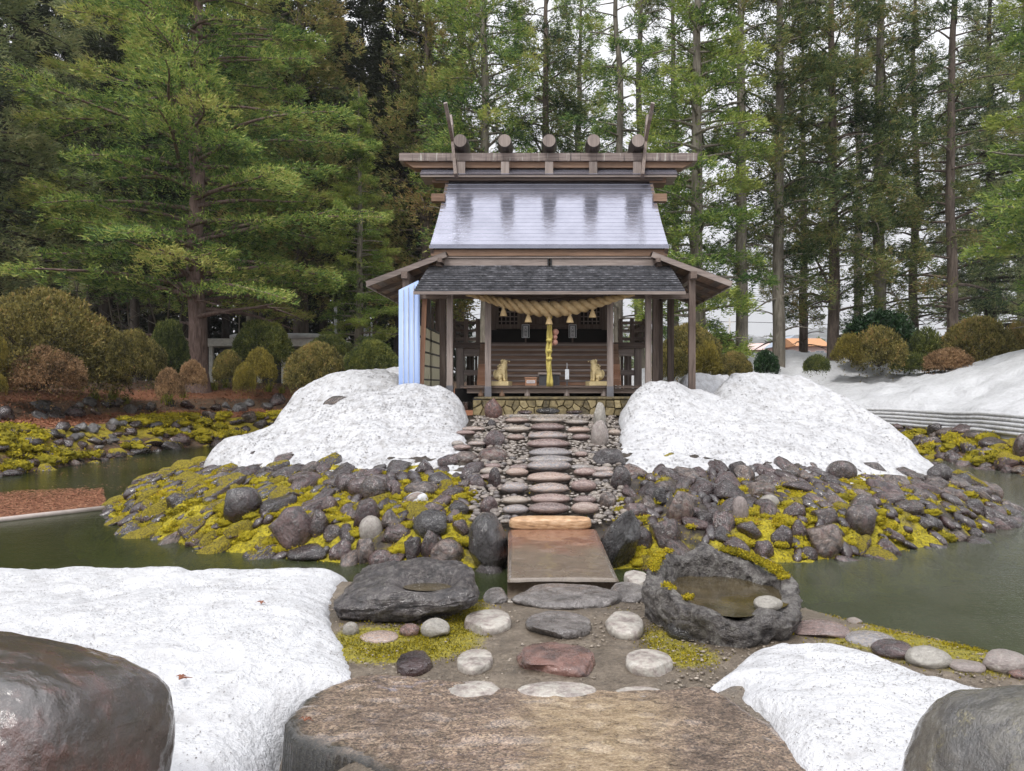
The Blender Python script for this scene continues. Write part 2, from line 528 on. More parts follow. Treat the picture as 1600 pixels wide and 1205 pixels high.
mx = m.n('ShaderNodeMixShader')
mx.inputs[0].default_value = 0.66
m.t.links.new(tr.outputs[0], mx.inputs[1]); m.t.links.new(df.outputs[0], mx.inputs[2])
gl = m.n('ShaderNodeBsdfGlossy')
gl.inputs['Roughness'].default_value = 0.06
m.set(gl.inputs['Normal'], nrm)
fr = m.n('ShaderNodeFresnel')
fr.inputs['IOR'].default_value = 1.33
m.set(fr.inputs['Normal'], nrm)
mx2 = m.n('ShaderNodeMixShader')
m.set(mx2.inputs[0], fr.outputs[0])
m.t.links.new(mx.outputs[0], mx2.inputs[1]); m.t.links.new(gl.outputs[0], mx2.inputs[2])
m.t.links.new(mx2.outputs[0], m.out.inputs['Surface'])
M['pond_water'] = m.m
wx, wy = np.linspace(-16, 14.2, 12), np.linspace(1, 34.5, 12)
WX, WY = np.meshgrid(wx, wy, indexing='ij')
link('water', mesh_np('water', np.stack([WX, WY, np.full_like(WX, WATER_Z)], -1).reshape(-1, 3), grid_faces(12, 12)), None, M['pond_water'])['kind'] = 'structure'

# ------------------------------------------------------------------ island
m = N('mossy_bank')
v = m.worldpos()
n1 = m.noise(v, 2.2, 5, 0.6)
n2 = m.noise(v, 26.0, 4, 0.7)
n3 = m.noise(v, 7.0, 4, 0.6)
soil = m.ramp(n3, [(0.3, (0.022, 0.019, 0.016)), (0.55, (0.06, 0.048, 0.038)), (0.75, (0.11, 0.085, 0.06))])
mc = m.ramp(m.math('ADD', m.math('MULTIPLY', n2, 0.7), m.math('MULTIPLY', n3, 0.3)), [(0.30, (0.05, 0.045, 0.010)), (0.42, (0.17, 0.145, 0.014)), (0.54, (0.36, 0.30, 0.018)), (0.66, (0.50, 0.40, 0.025)), (0.8, (0.30, 0.17, 0.035))])
mk = m.ramp(m.math('ADD', m.math('MULTIPLY', m.attr('moss'), 0.8), m.math('MULTIPLY', n1, 0.6)), [(0.60, 0.0), (0.70, 1.0)])
col = m.mix(mk, soil, mc)
rg = m.mix(mk, (0.4, 0.4, 0.4), (0.92, 0.92, 0.92))
m.bsdf(col, rg, m.bump(m.math('ADD', m.math('MULTIPLY', n2, 0.7), n3), 0.9, 0.06), 0.35)
M['mossy_bank'] = m.m
NA, NR = 460, 120
ang = np.linspace(0, 2 * np.pi, NA, endpoint=False)
ca, sa = np.cos(ang), np.sin(ang)
Lr = 1 / ((np.abs(ca / ISL[2]) ** ISL[4] + np.abs(sa / ISL[3]) ** ISL[4]) ** (1 / ISL[4]))
sv = np.concatenate([np.linspace(-0.8, 4.5, 96), np.linspace(4.7, 8.0, NR - 96)])
A, S = np.meshgrid(np.arange(NA), sv, indexing='ij')
R_ = np.maximum(Lr[A] - S, 0.02)
IX, IY = ISL[0] + R_ * ca[A], ISL[1] + R_ * sa[A]
IZ = G(IX, IY)
lump = np.abs(fbm(xyz(IX * 2.6, IY * 2.6), 4)) * 0.16 + 0.05 * fbm(xyz(IX * 7, IY * 7, 3.0), 3)
stair = smooth(1.35, 0.95, np.abs(IX)) * smooth(10.0, 10.6, IY) * smooth(17.6, 17.0, IY)
IZ = IZ + lump * (1 - stair) * smooth(6.5, 5.0, S) - 0.02 * stair
def moss_amount(x, y):
    """how much moss grows at x, y on the island bank: thick on the left flank and low by the water, thin by the snow"""
    s = s_island(x, y)
    left = 1.0 * smooth(-2.2, -5.2, x) * smooth(4.4, 2.6, s)
    front = smooth(3.2, 1.6, s) * 0.46
    mid = 0.5 * np.exp(-((np.abs(x) - 1.9) / 1.0) ** 2) * smooth(4.2, 2.6, s)
    right = smooth(6.0, 8.0, x) * 0.6 * smooth(3.5, 2.2, s)
    return np.clip(np.maximum.reduce([left, front, mid, right]) + 0.55 * fbm(xyz(x * 0.9, y * 0.9, 9.0), 4), 0, 1)
moss_v = moss_amount(IX, IY) * (1 - 0.75 * stair)
island = link('island', mesh_np('island', np.stack([IX, IY, IZ], -1).reshape(-1, 3), grid_faces(NA, len(sv), True), True, {'moss': moss_v}), None, M['mossy_bank'])
tag(island, 'low mossy stone-banked island carrying the shrine', None, None, 'structure')

# ------------------------------------------------------------------ rocks
_ico = {}
def ico(sub):
    if sub not in _ico:
        import bmesh
        bm = bmesh.new()
        bmesh.ops.create_icosphere(bm, subdivisions=sub, radius=1.0)
        bm.verts.ensure_lookup_table()
        v = np.array([tuple(x.co) for x in bm.verts])
        f = np.array([[q.index for q in x.verts] for x in bm.faces])
        bm.free()
        _ico[sub] = (v, f)
    return _ico[sub]
def rock_verts(seed, sub=3, cuts=5, amp=0.12, nscale=1.3, cut=(0.62, 0.9), octaves=3):
    r = np.random.default_rng(seed)
    v, f = ico(sub)
    v = v.copy()
    for _ in range(cuts):
        n = r.normal(size=3); n /= np.linalg.norm(n)
        d = r.uniform(*cut)
        t = v @ n
        v -= np.outer(np.maximum(t - d, 0) * 0.9, n)
    v *= (1 + amp * fbm(v * nscale + seed * 3.7, octaves))[:, None]
    v -= (v.max(0) + v.min(0)) / 2
    v /= (v.max(0) - v.min(0)) / 2
    return v, f
def rock_mesh(name, seed, mat, **kw):
    v, f = rock_verts(seed, **kw)
    me = mesh_np(name, v, f, True)
    me.materials.append(mat)
    return me
POOL = {k: [rock_mesh('stone', 100 + i, M[k], cuts=5 + i % 6, amp=0.13 + 0.03 * (i % 3), cut=(0.5, 0.85)) for i in range(10)] for k in ('wet_stone', 'mossy_stone', 'wall_stone', 'very_mossy_stone')}
POOL['round'] = [rock_mesh('stone', 300 + i, M['wet_stone'], cuts=1, amp=0.07, cut=(0.8, 0.95)) for i in range(4)]
POOL['dark_boulder'] = [rock_mesh('stone', 400 + i, M['dark_boulder'], sub=4, cuts=7, amp=0.16, octaves=4) for i in range(4)]
POOL['red_stone'] = [rock_mesh('stone', 500 + i, M['red_stone'], cuts=4) for i in range(2)]
POOL['pale_stone'] = [rock_mesh('stone', 520 + i, M['pale_stone'], cuts=3, amp=0.08) for i in range(3)]
POOL['step_stone'] = [rock_mesh('step_stone', 600 + i, M['step_stone'], cuts=1, amp=0.07, nscale=0.9, cut=(0.8, 0.95)) for i in range(5)]
POOL['cobble'] = [rock_mesh('cobble', 700 + i, M['cobble'], sub=2, cuts=1, amp=0.06, cut=(0.85, 0.97)) for i in range(5)]

def put_rock(name, me, loc, dims, rot=(0, 0, 0), parent=None):
    o = bpy.data.objects.new(name, me)
    COL.objects.link(o)
    if parent is not None:
        o.parent = parent
        o.matrix_parent_inverse = world_matrix(parent).inverted()
    o.location = loc
    o.rotation_euler = rot
    o.scale = dims
    return o
def px_rock(name, me, px, py, w, h, parent=None, depth=None, rot=(0, 0, 0), sink=0.12, Y=None):
    """a rock whose foot stands on the terrain where the photograph shows its bottom edge, w and h photo pixels across"""
    if Y is None:
        x, y, z = ground_hit(px, py + h / 2 * (1 - sink))
    else:
        y = Y
    half_w, half_h = w * y / FPX / 2, h * y / FPX / 2
    d = depth or half_w * 0.85
    c = P(px, py, y + d * 0.55)
    return put_rock(name, me, c, (half_w, d, half_h * 1.12), rot, parent)

rs = random.Random(5)
HAND = []     # (x, y, radius) of stones placed by hand, so that the fill leaves them room
def hand(kind, px, py, w, h, rz=0.0, tilt=0.0, parent=island, name='stone'):
    me = POOL[kind][len(HAND) % len(POOL[kind])]
    o = px_rock(name, me, px, py, w, h, parent, None, (0, tilt, rz))
    HAND.append((o.location.x, o.location.y, max(o.scale.x, o.scale.y) * 0.8))
    return o
# notable stones of the bank, left of the steps
for a in [('wet_stone', 378, 790, 62, 58, 0.3, -0.5), ('wet_stone', 458, 832, 66, 70, 0.2, -0.4), ('round', 584, 766, 46, 42), ('wet_stone', 617, 770, 18, 28),
          ('round', 478, 750, 54, 24), ('round', 660, 765, 58, 24), ('wet_stone', 690, 750, 48, 24), ('wet_stone', 573, 806, 42, 50), ('pale_stone', 580, 828, 36, 40),
          ('pale_stone', 652, 781, 34, 22), ('wet_stone', 675, 798, 40, 26), ('dark_boulder', 672, 822, 58, 44), ('wet_stone', 533, 863, 38, 36), ('wet_stone', 570, 864, 32, 42),
          ('round', 596, 876, 42, 32), ('wet_stone', 495, 822, 40, 48), ('wet_stone', 612, 814, 34, 34), ('wet_stone', 716, 798, 36, 24), ('wet_stone', 720, 826, 28, 28),
          ('mossy_stone', 482, 866, 66, 30), ('wet_stone', 672, 853, 30, 46), ('wet_stone', 645, 862, 30, 44), ('round', 404, 718, 48, 28), ('wet_stone', 540, 758, 40, 34), ('wet_stone', 560, 764, 34, 34),
          ('wet_stone', 512, 790, 34, 30), ('wet_stone', 545, 800, 30, 24), ('mossy_stone', 620, 836, 50, 30), ('wet_stone', 355, 700, 40, 18), ('wet_stone', 700, 722, 34, 22),
          # right of the steps
          ('wet_stone', 1062, 797, 46, 56), ('wet_stone', 1040, 838, 50, 52), ('pale_stone', 1157, 800, 26, 44), ('wet_stone', 992, 800, 40, 26), ('dark_boulder', 1030, 778, 22, 30),
          ('wet_stone', 1095, 766, 46, 30), ('wet_stone', 1140, 770, 56, 38), ('wet_stone', 1190, 768, 48, 28), ('wet_stone', 1250, 764, 58, 26), ('pale_stone', 1202, 786, 34, 24),
          ('round', 1315, 738, 48, 34), ('wet_stone', 1288, 848, 60, 56), ('wet_stone', 1220, 840, 34, 36), ('wet_stone', 1192, 862, 34, 32), ('wet_stone', 1345, 815, 50, 52),
          ('round', 1263, 868, 30, 26), ('wet_stone', 1250, 830, 30, 34), ('wet_stone', 1000, 845, 40, 40), ('wet_stone', 1440, 727, 26, 24), ('wet_stone', 1465, 742, 36, 34),
          ('wet_stone', 1345, 790, 46, 34), ('wet_stone', 1290, 810, 40, 32), ('wet_stone', 1240, 800, 34, 28), ('wet_stone', 1390, 780, 48, 22), ('wet_stone', 1420, 795, 46, 24),
          ('mossy_stone', 1555, 803, 36, 22), ('mossy_stone', 1130, 838, 40, 30), ('mossy_stone', 1100, 812, 34, 26), ('mossy_stone', 1170, 830, 40, 30)]:
    hand(*a)
# fill the bank with more stones
cand = []
tries = 0
placed = [(x, y, r) for x, y, r in HAND]
while len(cand) < 1050 and tries < 60000:
    tries += 1
    a = rs.uniform(math.pi * 0.93, math.pi * 2.07)
    s = rs.uniform(-0.35, 3.0 if -0.75 < math.cos(a) < 0.75 else 3.5)
    c_, s_ = math.cos(a), math.sin(a)
    L = 1 / ((abs(c_ / ISL[2]) ** ISL[4] + abs(s_ / ISL[3]) ** ISL[4]) ** (1 / ISL[4]))
    x, y = ISL[0] + (L - s) * c_, ISL[1] + (L - s) * s_
    if abs(x) < 1.15 and y < 18: continue
    r = rs.choice([0.07, 0.09, 0.11, 0.13, 0.15, 0.18, 0.22])
    if any((x - q[0]) ** 2 + (y - q[1]) ** 2 < (0.70 * (r + q[2])) ** 2 for q in placed): continue
    placed.append((x, y, r))
    cand.append((x, y, r, a))
cand.sort(key=lambda q: -q[2] / q[1])
n_parts = max(0, 292 - len(HAND))
rest_v, rest_f, off = [], [], 0
for i, (x, y, r, a) in enumerate(cand):
    mz = float(moss_amount(np.array([x]), np.array([y]))[0])
    mz2 = mz + rs.uniform(-0.25, 0.25)
    kind = 'very_mossy_stone' if mz2 > 0.75 else ('mossy_stone' if mz2 > 0.45 else 'wet_stone')
    k = rs.randrange(8)
    asp = rs.uniform(1.0, 1.9)
    dims = Vector((r * asp, r * rs.uniform(0.75, 1.0), r * rs.uniform(0.5, 0.9)))
    side = abs(math.cos(a))
    rz = a + rs.uniform(-0.4, 0.4) + (0 if side > 0.5 else rs.uniform(-1.2, 1.2))
    rot = Euler((rs.uniform(-0.25, 0.25), -(-0.25 - 0.35 * rs.random()) * 1.0, rz))
    loc = Vector((x, y, g1(x, y) + dims.z * 0.3 + 0.03))
    if i < n_parts:
        put_rock('stone', POOL[kind][k], loc, dims, rot, island)
    else:
        v, f = rock_verts(100 + k, 2, 3 + k % 5, 0.1)
        mat = Matrix.LocRotScale(loc, rot, dims)
        rest_v.append(v @ np.array(mat.to_3x3()).T + np.array(loc)); rest_f.append(f + off); off += len(v)
if rest_v:
    o = link('small_stones', mesh_np('small_stones', np.concatenate(rest_v), np.concatenate(rest_f)), island, M['mossy_stone'])
    o['kind'] = 'stuff'

# moss cushions between the stones
def cushion_mesh(seeds, centers, radii, flat=0.45, sub=3):
    vs, fs, off = [], [], 0
    for sd_, c, r in zip(seeds, centers, radii):
        v, f = ico(sub)
        v = v * (1 + 0.45 * fbm(v * 2.1 + sd_ * 1.7, 3))[:, None]
        v = v * np.array([r, r * 0.8, r * flat]) + np.array(c)
        vs.append(v); fs.append(f + off); off += len(v)
    return np.concatenate(vs), np.concatenate(fs)
m = N('moss')
v = m.worldpos()
n2 = m.noise(v, 30.0, 4, 0.7)
mf = m.math('ADD', m.math('MULTIPLY', m.attr('tint'), 0.55), m.math('ADD', m.math('MULTIPLY', n2, 0.25), m.math('MULTIPLY', m.noise(v, 2.0, 4, 0.6), 0.3)))
col = m.ramp(mf, [(0.30, (0.045, 0.045, 0.010)), (0.41, (0.17, 0.15, 0.016)), (0.52, (0.40, 0.325, 0.020)), (0.64, (0.60, 0.47, 0.03)), (0.78, (0.45, 0.27, 0.045))])
m.bsdf(col, 0.95, m.bump(m.noise(v, 70, 3, 0.7), 1.0, 0.03), 0.15)
M['moss'] = m.m
cc, rr_ = [], []
for _ in range(4200):
    a = rs.uniform(math.pi * 0.95, math.pi * 2.05)
    s = rs.uniform(0.0, 4.0)
    c_, s_ = math.cos(a), math.sin(a)
    L = 1 / ((abs(c_ / ISL[2]) ** ISL[4] + abs(s_ / ISL[3]) ** ISL[4]) ** (1 / ISL[4]))
    x, y = ISL[0] + (L - s) * c_, ISL[1] + (L - s) * s_
    if abs(x) < 1.0 or (s > 2.85 and abs(x) < 6.5) or s > 3.5: continue
    if rs.random() > float(moss_amount(np.array([x]), np.array([y]))[0]) ** 1.6: continue
    r = rs.uniform(0.04, 0.15)
    cc.append((x, y, g1(x, y) + 0.05)); rr_.append(r)
cv, cf = cushion_mesh(range(len(cc)), cc, rr_)
o = link('moss', mesh_np('moss', cv, cf, True, {'tint': np.full(len(cv), 0.35)}), island, M['moss'])
o['kind'] = 'stuff'
def fuzz(cv, n, size, rng):
    """short upright moss shoots over a set of cushions"""
    k = rng.integers(0, len(cv), n)
    c = cv[k] + rng.normal(0, size * 0.5, (n, 3))
    d = rng.normal(0, 0.55, (n, 3)) + np.array([0, 0, 0.8])
    d /= np.linalg.norm(d, axis=1)[:, None]
    s_ = np.cross(d, rng.normal(0, 1, (n, 3))); s_ /= np.linalg.norm(s_, axis=1)[:, None]
    L = (size * rng.uniform(0.6, 1.4, n))[:, None]
    v = np.stack([c - s_ * L * 0.45, c + s_ * L * 0.45, c + d * L], 1).reshape(-1, 3)
    t = np.repeat(np.clip(0.5 + 0.28 * fbm(c * 1.1, 3) + rng.normal(0, 0.16, n), 0, 1), 3)
    return v, t
# moss also creeps over the bank between the cushions
bx_, by_ = IX.ravel(), IY.ravel()
mw = moss_v.ravel() * (S.ravel() > -0.1) * (by_ < 20) * (S.ravel() < np.where(np.abs(bx_) < 6.5, 2.9, 3.6))
pick = RNG.choice(len(mw), 42000, p=mw / mw.sum())
bank_pts = np.stack([bx_, by_, IZ.ravel()], -1)[pick] + RNG.normal(0, 0.03, (42000, 3)) * np.array([1, 1, 0.2])
up_pts = cv[cv[:, 2] > G(cv[:, 0], cv[:, 1]) + 0.04]
fv1, ft1 = fuzz(up_pts, 230000, 0.021, RNG)
fv2, ft2 = fuzz(bank_pts, 42000, 0.024, RNG)
fv, ft = np.concatenate([fv1, fv2]), np.concatenate([ft1, ft2])
o = link('moss_shoots', mesh_np('moss_shoots', fv, np.arange(len(fv)).reshape(-1, 3), False, {'tint': ft}), island, M['moss'])
o['kind'] = 'stuff'
# ------------------------------------------------------------------ stone steps up the island
def stair_z(y):
    return 0.195 * (y - 10.5) + 0.02
def PS(px, py):
    """point on the slope of the steps that the photograph shows at px, py"""
    k = (py - CY) / FPX
    Y = (EYE - 0.02 + 0.195 * 10.5) / (k + 0.195)
    return Vector(((px - CX) / FPX * Y, Y, stair_z(Y)))
steps = empty('stone_steps', (0.0, 10.6, 0.0))
tag(steps, 'rising path of flat oval stepping stones and cobbles up to the shrine', 'stone path')
taken = []
def step(px, py, w, h, kind='step_stone', parent=steps, name='step_stone'):
    p = PS(px, py)
    hw = w * p.y / FPX / 2
    hh = max(h * p.y / FPX / 2, 0.05) * 1.12
    me = POOL[kind][len(taken) % len(POOL[kind])]
    put_rock(name, me, (p.x, p.y, p.z + hh * 0.85), (hw, min(hw * 0.62, 0.24), hh), (0, 0, rs.uniform(-0.05, 0.05)), parent)
    taken.append((p.x, p.y, hw * 0.95, min(hw * 0.6, 0.22)))
for row in [[(857, 803, 64, 17), (806, 803, 42, 14), (914, 803, 44, 18)], [(860, 787, 62, 15), (806, 788, 40, 13), (914, 787, 36, 12)],
            [(858, 771, 62, 16), (804, 770, 44, 16), (912, 768, 40, 18)], [(858, 754, 68, 16)], [(858, 737, 70, 18), (808, 744, 36, 13), (914, 744, 36, 13)],
            [(860, 725, 70, 13), (812, 735, 32, 9), (906, 735, 32, 9)], [(860, 714, 68, 14)], [(857, 701, 68, 15), (908, 714, 20, 8)], [(856, 688, 62, 14), (806, 688, 28, 9), (908, 688, 28, 10)],
            [(856, 674, 54, 13), (808, 676, 38, 11), (904, 677, 36, 10)], [(855, 662, 54, 11), (808, 661, 38, 9), (902, 664, 38, 9)],
            # stones beside the steps
            [(740, 674, 36, 7), (728, 680, 30, 7), (705, 673, 22, 7), (745, 697, 28, 6), (715, 697, 20, 6), (722, 703, 28, 7), (944, 739, 28, 10), (942, 747, 34, 10), (768, 742, 36, 12), (950, 745, 20, 9)],
            [(770, 733, 26, 9), (765, 750, 30, 9), (960, 680, 20, 9)]]:
    for q in row:
        step(*q)
cob = []
tr_ = 0
while len(cob) < 1150 and tr_ < 60000:
    tr_ += 1
    y = rs.uniform(10.75, 17.15)
    x = rs.uniform(-1.05 - 0.10 * (y - 10.5), 1.05 + 0.07 * (y - 10.5))
    r = rs.choice([0.026, 0.034, 0.042, 0.052, 0.065])
    if any(((x - q[0]) / (q[2] + r)) ** 2 + ((y - q[1]) / (q[3] + r)) ** 2 < 1.0 for q in taken): continue
    if any((x - q[0]) ** 2 + (y - q[1]) ** 2 < (0.82 * (r + q[2])) ** 2 for q in cob): continue
    cob.append((x, y, r))
cob.sort(key=lambda q: -q[2] / q[1])
vs, fs, off = [], [], 0
for i, (x, y, r) in enumerate(cob):
    dims = (r * rs.uniform(1.0, 1.4), r, r * rs.uniform(0.6, 0.9))
    loc = (x, y, stair_z(y) + r * 0.15)
    rz = rs.uniform(-0.6, 0.6)
    if i < 240:
        put_rock('cobble', POOL['cobble'][i % 5], loc, dims, (0, 0, rz), steps)
    else:
        v, f = rock_verts(700 + i % 5, 2, 1, 0.06, cut=(0.85, 0.97))
        vs.append(v * np.array(dims) + np.array(loc)); fs.append(f + off); off += len(v)
o = link('small_cobbles', mesh_np('small_cobbles', np.concatenate(vs), np.concatenate(fs)), steps, M['cobble'])
o['kind'] = 'stuff'

# standing stones that edge the steps: things of their own
def boulder(label, kind, seed, px, py, w, h, cuts=5, amp=0.13, sub=5, rot=(0, 0, 0), name='boulder', cat='boulder', sink=0.12, depth=None, nscale=1.3, group=None):
    mat = M.get(kind) or POOL[kind][0].materials[0]
    me = rock_mesh(name, seed, mat, sub=sub, cuts=cuts, amp=amp, nscale=nscale, octaves=5)
    o = px_rock(name, me, px, py, w, h, None, depth, rot, sink)
    return tag(o, label, cat, group)
EDGE = 'standing stones along the steps'
boulder('red pointed standing stone at the top left of the steps', 'red_stone', 31, 771, 642, 29, 36, 4, 0.1, 4, group=EDGE, name='standing_stone', cat='standing stone')
boulder('small grey stone leaning below the red pointed standing stone', 'wet_stone', 32, 768, 664, 14, 16, 4, 0.1, 4, group=EDGE, name='standing_stone', cat='standing stone')
boulder('streaked wedge stone resting on the dark red block left of the steps', 'wet_stone', 33, 772, 689, 36, 30, 5, 0.1, 4, group=EDGE, name='standing_stone', cat='standing stone')
boulder('dark red squared block left of the upper steps', 'wet_stone', 34, 770, 714, 46, 28, 6, 0.08, 4, group=EDGE, name='standing_stone', cat='standing stone')
boulder('rounded pinkish stone between snow and dark red block', 'wet_stone', 35, 728, 717, 42, 22, 2, 0.07, 4, group=EDGE, name='standing_stone', cat='standing stone')
boulder('tall thin pale streaked stone at the top right of the steps', 'pale_stone', 36, 937, 652, 20, 42, 5, 0.12, 4, group=EDGE, name='standing_stone', cat='standing stone')
boulder('tall grey streaked stone below the pale pointed one right of the steps', 'pale_stone', 37, 937, 682, 28, 46, 4, 0.12, 4, group=EDGE, name='standing_stone', cat='standing stone')
boulder('broad dark sloping stone right of the steps against the snow', 'dark_boulder', 38, 951, 717, 52, 30, 4, 0.09, 4, group=EDGE, name='standing_stone', cat='standing stone')
boulder('upright dark rounded stone at the foot of the right snow mound', 'wet_stone', 39, 970, 751, 34, 42, 3, 0.08, 4, group=EDGE, name='standing_stone', cat='standing stone')
boulder('narrow purple standing stone left of the lower steps', 'wet_stone', 40, 773, 752, 20, 40, 3, 0.1, 4, group=EDGE, name='standing_stone', cat='standing stone')
boulder('pyramid-shaped purple stone left of the lowest steps', 'wet_stone', 41, 764, 794, 28, 34, 5, 0.1, 4, group=EDGE, name='standing_stone', cat='standing stone')
boulder('rounded grey stone above the leaning black boulder right of the bridge', 'wet_stone', 42, 950, 784, 28, 28, 2, 0.08, 4, group=EDGE, name='standing_stone', cat='standing stone')
boulder('big upright black wet boulder left of the stone bridge', 'dark_boulder', 43, 764, 858, 62, 104, 6, 0.14, 5, sink=0.05, depth=0.35)
boulder('leaning black wet boulder right of the stone bridge', 'dark_boulder', 44, 966, 848, 60, 100, 6, 0.13, 5, (0, 0.35, 0), sink=0.05, depth=0.32)
boulder('smooth round dark boulder behind the left stone basin', 'wet_stone', 45, 699, 868, 54, 46, 1, 0.05, 5, sink=0.2)
boulder('grey wet boulder in the gap between left basin and bridge', 'dark_boulder', 46, 765, 903, 48, 46, 4, 0.12, 5)

# ------------------------------------------------------------------ approach ground in front of the bridge
ax, ay = np.arange(-3.2, 5.5, 0.035), np.arange(3.0, 8.75, 0.035)
AX, AY = np.meshgrid(ax, ay, indexing='ij')
AZ = G(AX, AY) + 0.012 * fbm(xyz(AX * 5, AY * 5), 4) + 0.02 * fbm(xyz(AX * 1.3, AY * 1.3, 4.0), 2)
def blob(px, py, rx, ry, z=0.0):
    p = GP(px, py, z)
    return np.exp(-(((AX - p.x) / rx) ** 2 + ((AY - p.y) / ry) ** 2))
ams = np.clip(0.45 * blob(600, 1020, 0.8, 0.4) + 0.45 * blob(720, 985, 0.5, 0.4) + 0.35 * blob(1100, 1020, 0.5, 0.4) + 0.7 * blob(560, 1000, 0.45, 0.6) + blob(650, 1010, 0.4, 0.3) + 0.8 * blob(740, 960, 0.25, 0.5) + 0.8 * blob(1035, 1000, 0.22, 0.6) + 0.6 * blob(1080, 1025, 0.22, 0.25) + 0.5 * blob(960, 950, 0.2, 0.4)
              + 0.55 * blob(760, 930, 0.2, 0.3) + 1.0 * blob(1420, 1040, 0.9, 0.5, -0.2) + 0.8 * blob(1350, 990, 0.5, 0.4, -0.3) + 0.9 * blob(1520, 1060, 0.5, 0.5, -0.2), 0, 1)
m = N('wet_mortar')
v = m.worldpos()
n1, n2, n3 = m.noise(v, 3.6, 6, 0.7), m.noise(v, 26, 5, 0.75), m.noise(v, 90, 4, 0.75)
col = m.ramp(m.math('ADD', m.math('MULTIPLY', n2, 0.55), m.math('MULTIPLY', n1, 0.45)), [(0.36, (0.024, 0.018, 0.013)), (0.48, (0.078, 0.058, 0.040)), (0.58, (0.145, 0.115, 0.085)), (0.7, (0.25, 0.205, 0.155))])
gr = m.ramp(n3, [(0.4, 0.0), (0.7, 1.0)])
col = m.mix(m.math('MULTIPLY', gr, 0.4), col, (0.33, 0.285, 0.23))
mk = m.ramp(m.math('MULTIPLY', m.attr('moss'), m.math('ADD', m.math('MULTIPLY', n2, 0.8), m.math('MULTIPLY', n1, 0.9))), [(0.50, 0.0), (0.72, 1.0)])
col = m.mix(mk, col, m.ramp(m.math('ADD', m.math('MULTIPLY', n3, 0.6), m.math('MULTIPLY', n2, 0.4)), [(0.36, (0.035, 0.035, 0.010)), (0.47, (0.14, 0.125, 0.016)), (0.57, (0.30, 0.25, 0.02)), (0.7, (0.36, 0.22, 0.05))]))
m.bsdf(col, m.mix(mk, m.ramp(n1, [(0.4, 0.28), (0.65, 0.6)]), (0.95, 0.95, 0.95)), m.bump(m.math('ADD', n2, m.math('MULTIPLY', n3, 0.5)), 0.7, 0.015), 0.5)
M['wet_mortar'] = m.m
path = link('path', mesh_np('path', np.stack([AX, AY, AZ], -1).reshape(-1, 3), grid_faces(len(ax), len(ay)), True, {'moss': ams}), None, M['wet_mortar'])
tag(path, 'wet gravelly approach ground with inset stones', None, None, 'structure')

gn = 9500
gxx, gyy = RNG.uniform(-2.2, 3.6, gn), RNG.uniform(4.6, 8.2, gn)
gk = fbm(xyz(gxx * 1.6, gyy * 1.6, 6.0), 3) > -0.12
gxx, gyy = gxx[gk], gyy[gk]
gv, gf, go = [], [], 0
iv, if_ = ico(1)
for x, y in zip(gxx, gyy):
    r = 0.0035 + 0.010 * RNG.random() ** 4
    gv.append(iv * np.array([r * 1.3, r, r * 0.7]) * RNG.uniform(0.7, 1.3, 3) + np.array([x, y, 0.0])); gf.append(if_ + go); go += len(iv)
gv = np.concatenate(gv); gv[:, 2] += G(gv[:, 0], gv[:, 1]) + 0.006
plain_done = N('gravel_grain')
gvv = plain_done.worldpos()
plain_done.bsdf(plain_done.ramp(plain_done.noise(gvv, 40, 2), [(0.3, (0.07, 0.055, 0.045)), (0.5, (0.20, 0.165, 0.13)), (0.7, (0.38, 0.33, 0.27))]), 0.5)
o = link('gravel', mesh_np('gravel', gv, np.concatenate(gf)), path, plain_done.m)
o['kind'] = 'stuff'
mw = (np.clip(ams - 0.38, 0, 1) * (0.08 + np.clip(fbm(xyz(AX * 4, AY * 4, 2.0), 4) + 0.25, 0, 1))).ravel()
pick = RNG.choice(len(mw), 20000, p=mw / mw.sum())
mp_ = np.stack([AX, AY, AZ], -1).reshape(-1, 3)[pick] + RNG.normal(0, 0.02, (20000, 3)) * np.array([1, 1, 0.1])
fv, ft = fuzz(mp_, 20000, 0.012, RNG)
o = link('moss_shoots', mesh_np('moss_shoots', fv, np.arange(len(fv)).reshape(-1, 3), False, {'tint': ft * 0.62}), path, M['moss'])
o['kind'] = 'stuff'

# great flat slab in the foreground
def sd_poly(px, py, poly):
    """signed distance to a closed polygon, positive inside"""
    d = np.full(px.shape, 1e9)
    ins = np.zeros(px.shape, bool)
    n = len(poly)
    for i in range(n):
        ax_, ay_ = poly[i]; bx_, by_ = poly[(i + 1) % n]
        ex, ey = bx_ - ax_, by_ - ay_
        t = np.clip(((px - ax_) * ex + (py - ay_) * ey) / (ex * ex + ey * ey + 1e-12), 0, 1)
        d = np.minimum(d, (px - ax_ - t * ex) ** 2 + (py - ay_ - t * ey) ** 2)
        c = ((ay_ > py) != (by_ > py)) & (px < (bx_ - ax_) * (py - ay_) / (by_ - ay_ + 1e-12) + ax_)
        ins ^= c
    d = np.sqrt(d)
    return np.where(ins, d, -d)
def smooth_poly(pts, k=6):
    n, out = len(pts), []
    for i in range(n):
        p0, p1, p2, p3 = (np.array(pts[(i + j - 1) % n]) for j in range(4))
        for t in np.linspace(0, 1, k, endpoint=False):
            out.append(0.5 * ((2 * p1) + (-p0 + p2) * t + (2 * p0 - 5 * p1 + 4 * p2 - p3) * t * t + (-p0 + 3 * p1 - 3 * p2 + p3) * t ** 3))
    return [tuple(q) for q in out]
m = N('granite_slab')
v = m.worldpos()
mp = m.n('ShaderNodeMapping'); m.set(mp.inputs['Vector'], v); mp.inputs['Scale'].default_value = (1.0, 1.9, 1.0)
n1, n2, n3 = m.noise(v, 1.6, 4, 0.6), m.noise(mp.outputs[0], 12, 5, 0.72, 0.3), m.noise(mp.outputs[0], 70, 4, 0.72)
